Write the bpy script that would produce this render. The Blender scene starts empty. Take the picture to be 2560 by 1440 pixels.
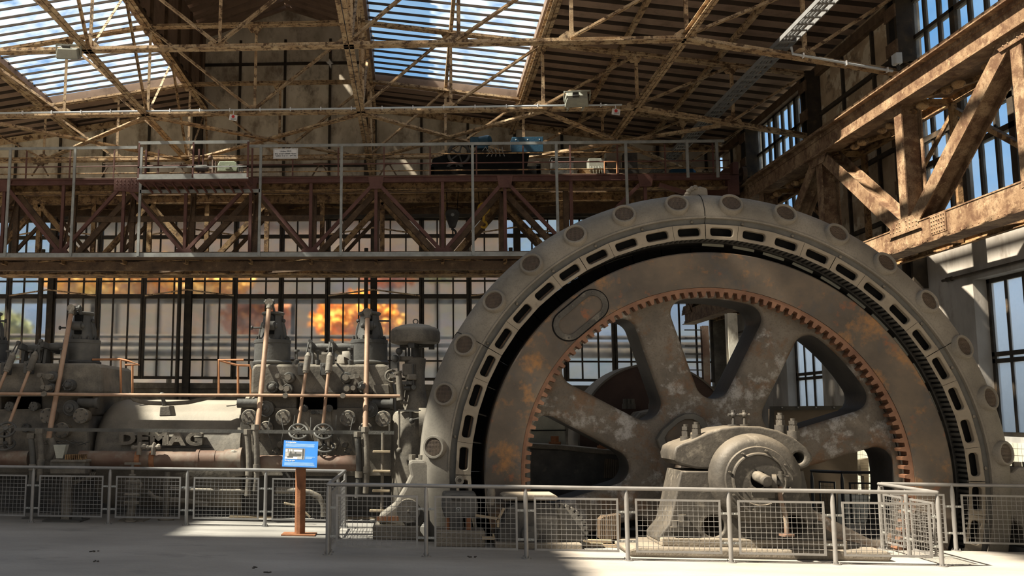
import bpy, math, random
from math import sin, cos, pi, radians, hypot, atan2, sqrt
from mathutils import Vector as V, Matrix
random.seed(7)
scene = bpy.context.scene
COL = scene.collection

# ------------------------------------------------------------------ camera
F = 2400.0; CX = 873.2148; CY = 720.0; HC = 2.15
ROT = Matrix(((0.0, 0, 0), (0, 0, 0), (0, 0, 0)))
def _dir(px, py):
    return V((px - CX, -(py - CY), -F)).normalized()
_yb = _dir(1040, 1035); _xb = -_dir(-33700, 740)
_xb = (_xb - _yb * _xb.dot(_yb)).normalized(); _zb = _xb.cross(_yb)
ROT = Matrix((_xb, _yb, _zb))                      # camera space -> world space
cam = bpy.data.cameras.new('camera'); camo = bpy.data.objects.new('camera', cam); COL.objects.link(camo)
cam.sensor_fit = 'HORIZONTAL'; cam.sensor_width = 36.0; cam.lens = 36.0 * F / 2560.0
cam.shift_x = (1280 - CX) / 2560.0; cam.clip_end = 1000
camo.matrix_world = Matrix.Translation((0, 0, HC)) @ ROT.to_4x4()
scene.camera = camo
def ray(px, py):
    return ROT @ V(((px - CX) / F, -(py - CY) / F, -1.0))
def onY(px, py, Y):
    v = ray(px, py); return V((0, 0, HC)) + v * (Y / v.y)
def onX(px, py, X):
    v = ray(px, py); return V((0, 0, HC)) + v * (X / v.x)
def onZ(px, py, Z):
    v = ray(px, py); return V((0, 0, HC)) + v * ((Z - HC) / v.z)
def pxm(Y):                                        # pixels per metre near depth Y
    return F * 0.992 / Y

# ------------------------------------------------------------------ sky, sun, exposure
scene.view_settings.view_transform = 'Standard'; scene.view_settings.look = 'None'
scene.view_settings.gamma = 1.0; scene.view_settings.use_curve_mapping = False
scene.view_settings.exposure = 0.34
scene.cycles.max_bounces = 7; scene.cycles.diffuse_bounces = 4; scene.cycles.glossy_bounces = 2
scene.cycles.transparent_max_bounces = 12; scene.cycles.transmission_bounces = 4
scene.cycles.caustics_reflective = False; scene.cycles.caustics_refractive = False
scene.cycles.sample_clamp_indirect = 3.0
w = bpy.data.worlds.new('sky'); scene.world = w; w.use_nodes = True
nt = w.node_tree; N = nt.nodes; L = nt.links; N.clear()
out = N.new('ShaderNodeOutputWorld'); bg = N.new('ShaderNodeBackground'); L.new(bg.outputs[0], out.inputs[0])
tc = N.new('ShaderNodeTexCoord'); sep = N.new('ShaderNodeSeparateXYZ'); L.new(tc.outputs['Generated'], sep.inputs[0])
mp = N.new('ShaderNodeMapping'); mp.inputs['Scale'].default_value = (3.0, 3.0, 7.0); L.new(tc.outputs['Generated'], mp.inputs[0])
nz = N.new('ShaderNodeTexNoise'); nz.inputs['Scale'].default_value = 1.6; nz.inputs['Detail'].default_value = 6; L.new(mp.outputs[0], nz.inputs['Vector'])
cr = N.new('ShaderNodeValToRGB'); L.new(nz.outputs['Fac'], cr.inputs[0])
cr.color_ramp.elements[0].position = 0.48; cr.color_ramp.elements[0].color = (0.13, 0.36, 0.66, 1)
cr.color_ramp.elements[1].position = 0.86; cr.color_ramp.elements[1].color = (0.50, 0.66, 0.78, 1)
gr = N.new('ShaderNodeValToRGB'); L.new(sep.outputs['Z'], gr.inputs[0])
gr.color_ramp.elements[0].position = 0.0; gr.color_ramp.elements[0].color = (0.30, 0.25, 0.20, 1)
gr.color_ramp.elements[1].position = 0.10; gr.color_ramp.elements[1].color = (1, 1, 1, 1)
mx = N.new('ShaderNodeMix'); mx.data_type = 'RGBA'; mx.blend_type = 'MULTIPLY'; mx.inputs[0].default_value = 1
# hazier, whiter sky towards the sun and behind the camera
vd = N.new('ShaderNodeVectorMath'); vd.operation = 'DOT_PRODUCT'; vd.inputs[1].default_value = (-0.45, -0.85, 0.28); L.new(tc.outputs['Generated'], vd.inputs[0])
hz = N.new('ShaderNodeMapRange'); hz.inputs[1].default_value = -0.25; hz.inputs[2].default_value = 0.45; L.new(vd.outputs['Value'], hz.inputs[0])
mh = N.new('ShaderNodeMix'); mh.data_type = 'RGBA'; L.new(hz.outputs[0], mh.inputs[0]); L.new(cr.outputs[0], mh.inputs[6]); mh.inputs[7].default_value = (0.40, 0.40, 0.395, 1)
lo = N.new('ShaderNodeMapRange'); lo.inputs[1].default_value = 0.03; lo.inputs[2].default_value = 0.30; lo.inputs[3].default_value = 0.75; lo.inputs[4].default_value = 0.0; L.new(sep.outputs['Z'], lo.inputs[0])
ml = N.new('ShaderNodeMix'); ml.data_type = 'RGBA'; L.new(lo.outputs[0], ml.inputs[0]); L.new(mh.outputs[2], ml.inputs[6]); ml.inputs[7].default_value = (0.50, 0.57, 0.62, 1)
L.new(ml.outputs[2], mx.inputs[6]); L.new(gr.outputs[0], mx.inputs[7]); L.new(mx.outputs[2], bg.inputs[0])
bg.inputs[1].default_value = 1.0
sun = bpy.data.lights.new('sun', 'SUN'); suno = bpy.data.objects.new('sun', sun); COL.objects.link(suno)
sun.energy = 17.0; sun.color = (1.0, 0.87, 0.68); sun.angle = radians(1.2)
SUN_DIR = V((0.56, 0.14, -0.76)).normalized()
suno.rotation_euler = SUN_DIR.to_track_quat('-Z', 'Y').to_euler(); suno.location = (-20, -5, 30)

# ------------------------------------------------------------------ materials
MATS = {}
def mat(name, stops, scale=2.0, rough=0.7, metal=0.0, bump=0.2, detail=7, patch=None, fine=None, stretch=(1, 1, 1), spec=0.35, dust=None):
    """stops: [(pos, rgb)...] over a soft noise; patch: (rgb, threshold, scale) blotches with an edge of their own;
    fine: (rgb, amount) small speckle; stretch scales the pattern along x, y, z."""
    m = bpy.data.materials.new(name); m.use_nodes = True
    t = m.node_tree; n = t.nodes; l = t.links
    b = n['Principled BSDF']; b.inputs['Roughness'].default_value = rough; b.inputs['Metallic'].default_value = metal
    b.inputs['Specular IOR Level'].default_value = spec
    g = n.new('ShaderNodeNewGeometry'); mpn = n.new('ShaderNodeMapping'); l.new(g.outputs['Position'], mpn.inputs[0])
    mpn.inputs['Scale'].default_value = stretch
    a = n.new('ShaderNodeTexNoise'); a.inputs['Scale'].default_value = scale; a.inputs['Detail'].default_value = detail
    a.inputs['Roughness'].default_value = 0.62; l.new(mpn.outputs[0], a.inputs['Vector'])
    r = n.new('ShaderNodeValToRGB'); l.new(a.outputs['Fac'], r.inputs[0])
    els = r.color_ramp.elements
    while len(els) < len(stops): els.new(0.5)
    for e, (p, c) in zip(els, stops): e.position = p; e.color = (*c, 1)
    col = r.outputs[0]
    def blend(col, rgb, fac_socket):
        k = n.new('ShaderNodeMix'); k.data_type = 'RGBA'; l.new(fac_socket, k.inputs[0]); l.new(col, k.inputs[6])
        k.inputs[7].default_value = (*rgb, 1); return k.outputs[2]
    def blot(th, sc, wid=0.05, amt=1.0, off=0.0):
        q = n.new('ShaderNodeTexNoise'); q.inputs['Scale'].default_value = sc; q.inputs['Detail'].default_value = 8
        q.inputs['Roughness'].default_value = 0.68
        ad = n.new('ShaderNodeVectorMath'); ad.operation = 'ADD'; ad.inputs[1].default_value = (off, off * 2, off)
        l.new(mpn.outputs[0], ad.inputs[0]); l.new(ad.outputs[0], q.inputs['Vector'])
        z = n.new('ShaderNodeMapRange'); z.inputs[1].default_value = th - wid; z.inputs[2].default_value = th + wid
        z.inputs[4].default_value = amt; l.new(q.outputs['Fac'], z.inputs[0]); return z.outputs[0]
    for i, p in enumerate(patch or []):
        col = blend(col, p[0], blot(p[1], p[2], p[3] if len(p) > 3 else 0.05, p[4] if len(p) > 4 else 1.0, 11.0 * (i + 1)))
    if fine: col = blend(col, fine[0], blot(0.56, 38.0, 0.05, fine[1], 5.0))
    if dust:                                           # pale dust that has settled on upward faces
        s = n.new('ShaderNodeSeparateXYZ'); l.new(g.outputs['Normal'], s.inputs[0])
        z = n.new('ShaderNodeMapRange'); z.inputs[1].default_value = 0.35; z.inputs[2].default_value = 0.85; z.inputs[4].default_value = dust[1]
        l.new(s.outputs['Z'], z.inputs[0]); col = blend(col, dust[0], z.outputs[0])
    l.new(col, b.inputs['Base Color'])
    if bump:
        bn = n.new('ShaderNodeBump'); bn.inputs['Strength'].default_value = bump; bn.inputs['Distance'].default_value = 0.02
        q = n.new('ShaderNodeTexNoise'); q.inputs['Scale'].default_value = scale * 9; q.inputs['Detail'].default_value = 4
        l.new(mpn.outputs[0], q.inputs['Vector']); l.new(q.outputs['Fac'], bn.inputs['Height']); l.new(bn.outputs[0], b.inputs['Normal'])
    MATS[name] = m; return m
def flat(name, rgb, rough=0.5, metal=0.0): return mat(name, [(0.3, tuple(c * 0.85 for c in rgb)), (0.7, rgb)], 6.0, rough, metal, 0.0)

RUST = (0.17, 0.062, 0.022); DKRUST = (0.050, 0.024, 0.013)
M_STEEL = mat('dusty_cast_iron', [(0.30, (0.075, 0.067, 0.056)), (0.52, (0.15, 0.132, 0.108)), (0.75, (0.24, 0.211, 0.172))], 1.6, 0.68, 0.0, 0.3, dust=((0.32, 0.28, 0.22), 0.7), patch=[((0.045, 0.043, 0.04), 0.60, 2.2, 0.10, 0.7)], fine=((0.05, 0.045, 0.04), 0.35))
M_DARK = mat('oily_dark_iron', [(0.30, (0.022, 0.022, 0.022)), (0.55, (0.055, 0.052, 0.048)), (0.78, (0.105, 0.097, 0.085))], 2.2, 0.6, 0.1, 0.3, patch=[((0.12, 0.10, 0.08), 0.63, 5.0, 0.05, 0.6)])
M_SHELL = mat('dusty_grey_housing', [(0.30, (0.105, 0.094, 0.079)), (0.55, (0.168, 0.151, 0.127)), (0.78, (0.235, 0.212, 0.178))], 1.1, 0.75, 0.0, 0.15, patch=[((0.075, 0.066, 0.056), 0.66, 2.5, 0.07, 0.55)], fine=((0.08, 0.07, 0.06), 0.35))
M_BEAR = mat('worn_bearing_casting', [(0.30, (0.034, 0.031, 0.027)), (0.55, (0.062, 0.056, 0.048)), (0.78, (0.10, 0.09, 0.075))], 1.8, 0.62, 0.05, 0.25, dust=((0.20, 0.17, 0.13), 0.35), patch=[((0.030, 0.028, 0.025), 0.55, 2.2, 0.07, 0.75), ((0.17, 0.155, 0.13), 0.60, 3.5, 0.05, 0.6)], fine=((0.03, 0.028, 0.025), 0.4))
M_FLANK = mat('dark_flank_grey', [(0.3, (0.028, 0.027, 0.026)), (0.7, (0.06, 0.056, 0.052))], 2.0, 0.55, 0.0, 0.15)  # darker grey for the side walls of the spokes
M_BAND = mat('dark_grey_band', [(0.3, (0.055, 0.054, 0.05)), (0.7, (0.10, 0.095, 0.085))], 3.0, 0.6)
M_SLOT = mat('dusty_slotted_plate', [(0.3, (0.15, 0.128, 0.10)), (0.7, (0.245, 0.21, 0.163))], 2.0, 0.7, patch=[((0.09, 0.07, 0.055), 0.64, 4.0, 0.06, 0.6)])
M_ROTOR = mat('rust_stained_rim', [(0.30, (0.048, 0.040, 0.034)), (0.5, (0.082, 0.066, 0.052)), (0.72, (0.13, 0.098, 0.07))], 1.0, 0.62, 0.15, 0.12, patch=[((0.28, 0.135, 0.045), 0.60, 1.6, 0.06, 0.75), ((0.055, 0.055, 0.058), 0.60, 1.9, 0.08, 0.8), ((0.22, 0.075, 0.028), 0.64, 2.6, 0.05, 0.7)])
M_GEAR = mat('reddish_gear_ring', [(0.3, (0.10, 0.046, 0.028)), (0.7, (0.20, 0.105, 0.062))], 3.0, 0.6, 0.1, 0.15)
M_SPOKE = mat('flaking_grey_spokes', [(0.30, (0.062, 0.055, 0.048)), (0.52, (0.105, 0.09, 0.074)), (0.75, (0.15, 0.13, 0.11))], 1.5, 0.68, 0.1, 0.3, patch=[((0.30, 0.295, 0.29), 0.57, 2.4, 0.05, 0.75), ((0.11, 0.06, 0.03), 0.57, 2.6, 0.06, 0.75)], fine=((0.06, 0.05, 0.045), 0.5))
M_TRUSS = mat('flaking_cream_paint_on_rust', [(0.30, (0.25, 0.155, 0.085)), (0.5, (0.42, 0.30, 0.18)), (0.7, (0.56, 0.44, 0.29))], 2.4, 0.75, 0.0, 0.25, patch=[(DKRUST, 0.545, 5.0, 0.03, 0.85)], fine=((0.08, 0.04, 0.02), 0.5))
M_RUNWAY = mat('rusty_girder_paint', [(0.30, (0.12, 0.07, 0.04)), (0.5, (0.21, 0.138, 0.082)), (0.7, (0.34, 0.25, 0.16))], 1.7, 0.68, 0.05, 0.25, patch=[((0.075, 0.036, 0.02), 0.53, 3.2, 0.05, 0.75), ((0.42, 0.31, 0.19), 0.62, 6.0, 0.03, 0.6)], fine=((0.06, 0.03, 0.016), 0.6))  # the girder's own brown paint with rust patches
M_CRANE = mat('crane_rusty_yellow_plate', [(0.30, (0.15, 0.085, 0.04)), (0.5, (0.29, 0.18, 0.085)), (0.72, (0.42, 0.29, 0.15))], 2.0, 0.75, 0.0, 0.3, patch=[(DKRUST, 0.53, 4.0, 0.04, 0.85)], fine=((0.06, 0.03, 0.016), 0.5))
M_DKCRANE = mat('crane_dark_rusty_steel', [(0.30, (0.06, 0.037, 0.024)), (0.6, (0.14, 0.09, 0.055)), (0.8, (0.28, 0.19, 0.11))], 3.0, 0.75, 0.0, 0.25, fine=((0.03, 0.02, 0.014), 0.5))
M_RED = mat('oxide_red_paint', [(0.3, (0.075, 0.03, 0.025)), (0.7, (0.135, 0.062, 0.05))], 2.5, 0.65, patch=[((0.07, 0.03, 0.02), 0.62, 5.0, 0.04, 0.6)])
M_GALV = mat('galvanised_steel', [(0.3, (0.20, 0.205, 0.20)), (0.7, (0.34, 0.345, 0.33))], 3.5, 0.5, 0.35, 0.05)
M_TRAY = mat('weathered_cable_tray', [(0.3, (0.17, 0.18, 0.19)), (0.7, (0.25, 0.26, 0.27))], 3.5, 0.55, 0.3, 0.05)
M_ROOF = mat('brown_roof_sheet', [(0.3, (0.20, 0.135, 0.10)), (0.7, (0.30, 0.215, 0.165))], 0.7, 0.72, 0.0, 0.1, patch=[((0.07, 0.045, 0.032), 0.6, 1.2, 0.1, 0.6)])
M_PLASTER = mat('stained_plaster_panel', [(0.30, (0.36, 0.32, 0.255)), (0.5, (0.58, 0.535, 0.455)), (0.7, (0.72, 0.68, 0.60))], 0.8, 0.9, 0.0, 0.35, patch=[((0.13, 0.09, 0.06), 0.565, 1.0, 0.07, 0.7), ((0.07, 0.055, 0.042), 0.66, 0.9, 0.05, 0.8)], stretch=(1, 1, 0.6))
M_PEEL = mat('peeling_plaster_panel', [(0.30, (0.22, 0.155, 0.10)), (0.5, (0.35, 0.265, 0.18)), (0.7, (0.46, 0.36, 0.25))], 1.0, 0.9, 0.0, 0.35, patch=[((0.55, 0.48, 0.37), 0.53, 1.1, 0.03, 0.85), ((0.07, 0.05, 0.036), 0.6, 1.4, 0.05, 0.8)])
M_LOWPL = mat('grey_cracked_plaster', [(0.30, (0.20, 0.185, 0.165)), (0.5, (0.33, 0.31, 0.285)), (0.72, (0.43, 0.41, 0.385))], 0.8, 0.9, 0.0, 0.35, patch=[((0.13, 0.105, 0.08), 0.62, 1.2, 0.07, 0.7)], stretch=(1, 1, 0.5))
M_BASEWALL = mat('sooty_concrete_plinth', [(0.3, (0.05, 0.043, 0.035)), (0.55, (0.12, 0.105, 0.085)), (0.75, (0.24, 0.215, 0.17))], 1.6, 0.9, 0.0, 0.4)
M_RIBSHADE_BAR = mat('rib_shade_and_bar_brown', [(0.3, (0.035, 0.026, 0.02)), (0.7, (0.07, 0.05, 0.038))], 1.5, 0.8, 0.0, 0.1)  # shade of the rib recesses put in as dark colour; also the skylight bars
M_WINST = mat('dark_window_steel', [(0.3, (0.016, 0.014, 0.012)), (0.6, (0.042, 0.032, 0.022)), (0.8, (0.12, 0.075, 0.04))], 3.0, 0.7)
M_RAIL = mat('grey_railing_paint', [(0.3, (0.19, 0.187, 0.183)), (0.7, (0.25, 0.245, 0.24))], 5.0, 0.42, 0.35, 0.0)
M_DRAIL = mat('anthracite_railing_paint', [(0.3, (0.055, 0.06, 0.068)), (0.7, (0.085, 0.09, 0.10))], 5.0, 0.4, 0.3, 0.0)
M_ROD = mat('brown_push_rod', [(0.3, (0.26, 0.155, 0.10)), (0.7, (0.42, 0.285, 0.195))], 3.0, 0.55, 0.1, 0.05)
M_PIPE = mat('red_brown_pipe', [(0.3, (0.095, 0.048, 0.034)), (0.55, (0.14, 0.088, 0.063)), (0.75, (0.20, 0.16, 0.12))], 1.6, 0.65, 0.0, 0.1, patch=[((0.20, 0.175, 0.14), 0.56, 1.5, 0.06, 0.8)])
M_ORANGE = mat('rusty_orange_tube', [(0.3, (0.25, 0.10, 0.04)), (0.7, (0.40, 0.19, 0.09))], 4.0, 0.6)
M_CORTEN = mat('weathering_steel', [(0.3, (0.13, 0.05, 0.022)), (0.5, (0.22, 0.09, 0.04)), (0.7, (0.30, 0.14, 0.07))], 4.0, 0.75, 0.0, 0.2)
M_BLUE = mat('blue_machine_paint', [(0.3, (0.012, 0.045, 0.085)), (0.7, (0.022, 0.075, 0.125))], 3.0, 0.5)
M_GREEN = mat('faded_green_paint', [(0.3, (0.16, 0.19, 0.13)), (0.7, (0.27, 0.30, 0.21))], 4.0, 0.6)
M_YELLOW = mat('yellow_hook_paint', [(0.3, (0.62, 0.36, 0.04)), (0.7, (0.85, 0.55, 0.08))], 3.0, 0.55)
M_BLACK = mat('black_and_slot_shade', [(0.3, (0.006, 0.006, 0.006)), (0.7, (0.011, 0.011, 0.011))], 6.0, 0.8, 0.0, 0.0, spec=0.08)  # real black parts, plus shade coloured into slots and gaps
M_WHITE = flat('white_enamel', (0.72, 0.72, 0.74), 0.45)
M_SIGNRED = flat('sign_red', (0.55, 0.04, 0.04), 0.5)
M_INK = flat('sign_ink', (0.04, 0.045, 0.06), 0.6)
M_SIGNBLUE = flat('sign_blue', (0.035, 0.20, 0.62), 0.45)
M_SIGNPALE = flat('sign_pale_lettering', (0.33, 0.55, 0.85), 0.5)
M_GREYBOX = flat('light_grey_plastic', (0.48, 0.52, 0.56), 0.5)
M_LAMP = mat('grey_green_lamp_housing', [(0.3, (0.24, 0.245, 0.21)), (0.7, (0.36, 0.355, 0.30))], 4.0, 0.55)
M_LAMPGLASS = flat('dull_lamp_glass', (0.16, 0.19, 0.18), 0.15)
M_CONC = mat('dusty_concrete_block', [(0.3, (0.11, 0.096, 0.078)), (0.7, (0.21, 0.185, 0.15))], 2.0, 0.9, 0.0, 0.4, fine=((0.09, 0.08, 0.065), 0.5))
M_WOOD = mat('dusty_board', [(0.3, (0.20, 0.155, 0.10)), (0.7, (0.36, 0.29, 0.20))], 2.0, 0.8, stretch=(1, 8, 8))
M_FLOOR = mat('worn_concrete_floor', [(0.28, (0.20, 0.188, 0.173)), (0.5, (0.27, 0.254, 0.233)), (0.72, (0.345, 0.325, 0.30))], 0.55, 0.62, 0.0, 0.12, patch=[((0.12, 0.116, 0.11), 0.64, 1.3, 0.06, 0.55)], fine=((0.15, 0.145, 0.14), 0.25), stretch=(0.6, 1.2, 1))
def tile_mat():
    m = mat('cream_wall_tiles', [(0.3, (0.50, 0.46, 0.36)), (0.7, (0.60, 0.56, 0.45))], 2.0, 0.35, 0, 0)
    t = m.node_tree; n = t.nodes; l = t.links; b = n['Principled BSDF']
    src = b.inputs['Base Color'].links[0].from_socket
    g = n.new('ShaderNodeNewGeometry'); s = n.new('ShaderNodeSeparateXYZ'); l.new(g.outputs['Position'], s.inputs[0])
    c = n.new('ShaderNodeCombineXYZ'); l.new(s.outputs['Y'], c.inputs[0]); l.new(s.outputs['Z'], c.inputs[1])
    br = n.new('ShaderNodeTexBrick'); br.offset = 0; br.inputs['Scale'].default_value = 1; br.inputs['Brick Width'].default_value = 0.15
    br.inputs['Row Height'].default_value = 0.15; br.inputs['Mortar Size'].default_value = 0.006
    l.new(c.outputs[0], br.inputs['Vector']); k = n.new('ShaderNodeMix'); k.data_type = 'RGBA'
    l.new(br.outputs['Fac'], k.inputs[0]); l.new(src, k.inputs[6]); k.inputs[7].default_value = (0.12, 0.10, 0.08, 1)
    l.new(k.outputs[2], b.inputs['Base Color']); return m
M_TILE = tile_mat()
def checker_plate_mat():
    m = mat('ribbed_tread_plate', [(0.3, (0.06, 0.045, 0.032)), (0.7, (0.115, 0.085, 0.06))], 3.0, 0.6, 0.2, 0)
    t = m.node_tree; n = t.nodes; l = t.links; b = n['Principled BSDF']
    wv = n.new('ShaderNodeTexWave'); wv.inputs['Scale'].default_value = 9; g = n.new('ShaderNodeNewGeometry'); l.new(g.outputs['Position'], wv.inputs['Vector'])
    bn = n.new('ShaderNodeBump'); bn.inputs['Strength'].default_value = 0.8; bn.inputs['Distance'].default_value = 0.01
    l.new(wv.outputs['Fac'], bn.inputs['Height']); l.new(bn.outputs[0], b.inputs['Normal']); return m
M_TREAD = checker_plate_mat()
def glass_mat(name, tint, trans, rough=0.0, ior=1.1, frost=(0.8, 0.82, 0.85), clear=False, hues=None):
    m = bpy.data.materials.new(name); m.use_nodes = True; t = m.node_tree; n = t.nodes; l = t.links; n.clear()
    o = n.new('ShaderNodeOutputMaterial'); mixn = n.new('ShaderNodeMixShader')
    if clear:
        a = n.new('ShaderNodeBsdfTransparent'); a.inputs[0].default_value = (*tint, 1)
    else:
        a = n.new('ShaderNodeBsdfRefraction'); a.inputs['Color'].default_value = (*tint, 1); a.inputs['Roughness'].default_value = rough; a.inputs['IOR'].default_value = ior
    b = n.new('ShaderNodeBsdfTranslucent'); b.inputs[0].default_value = (*frost, 1)
    g = n.new('ShaderNodeNewGeometry'); nz = n.new('ShaderNodeTexNoise'); nz.inputs['Scale'].default_value = 1.4; nz.inputs['Detail'].default_value = 5
    l.new(g.outputs['Position'], nz.inputs['Vector'])
    mr = n.new('ShaderNodeMapRange'); mr.inputs[1].default_value = 0.3; mr.inputs[2].default_value = 0.7
    mr.inputs[3].default_value = max(0, trans - 0.12); mr.inputs[4].default_value = trans + 0.12
    l.new(nz.outputs['Fac'], mr.inputs[0]); l.new(mr.outputs[0], mixn.inputs[0])
    if hues:                                           # old panes differ faintly in tint
        mpn = n.new('ShaderNodeMapping'); mpn.inputs['Scale'].default_value = (0.5, 0.5, 0.9); l.new(g.outputs['Position'], mpn.inputs[0])
        q = n.new('ShaderNodeTexNoise'); q.inputs['Scale'].default_value = 0.8; q.inputs['Detail'].default_value = 5; l.new(mpn.outputs[0], q.inputs['Vector'])
        rp = n.new('ShaderNodeValToRGB'); l.new(q.outputs['Fac'], rp.inputs[0]); els = rp.color_ramp.elements
        while len(els) < len(hues): els.new(0.5)
        for k, (e, c) in enumerate(zip(els, hues)): e.position = 0.32 + 0.36 * k / (len(hues) - 1); e.color = (*c, 1)
        l.new(rp.outputs[0], a.inputs['Color'])
    l.new(a.outputs[0], mixn.inputs[1]); l.new(b.outputs[0], mixn.inputs[2])
    gl = n.new('ShaderNodeBsdfGlossy'); gl.inputs['Roughness'].default_value = 0.12; m2 = n.new('ShaderNodeMixShader'); m2.inputs[0].default_value = 0.04
    l.new(mixn.outputs[0], m2.inputs[1]); l.new(gl.outputs[0], m2.inputs[2]); l.new(m2.outputs[0], o.inputs[0])
    MATS[name] = m; return m
M_PANE = glass_mat('wired_frosted_glass', (0.74, 0.73, 0.72), 0.18, 0.20, 1.20, frost=(0.55, 0.54, 0.53), hues=[(0.60, 0.62, 0.74), (0.62, 0.66, 0.62), (0.72, 0.70, 0.68), (0.76, 0.70, 0.60), (0.69, 0.66, 0.69), (0.56, 0.58, 0.62)])
M_VMESH = mat('brown_vent_mesh', [(0.3, (0.065, 0.048, 0.037)), (0.7, (0.12, 0.088, 0.064))], 4.0, 0.6)
M_SKYGL = glass_mat('corrugated_skylight_sheet', (0.80, 0.88, 0.95), 0.16, clear=True)
M_SIDEGL = glass_mat('dusty_side_window_glass', (0.82, 0.90, 0.98), 0.10, clear=True)
M_LOWGL = glass_mat('ribbed_low_window_glass', (0.8, 0.85, 0.9), 0.55, clear=True, frost=(0.9, 0.92, 0.95))

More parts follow.
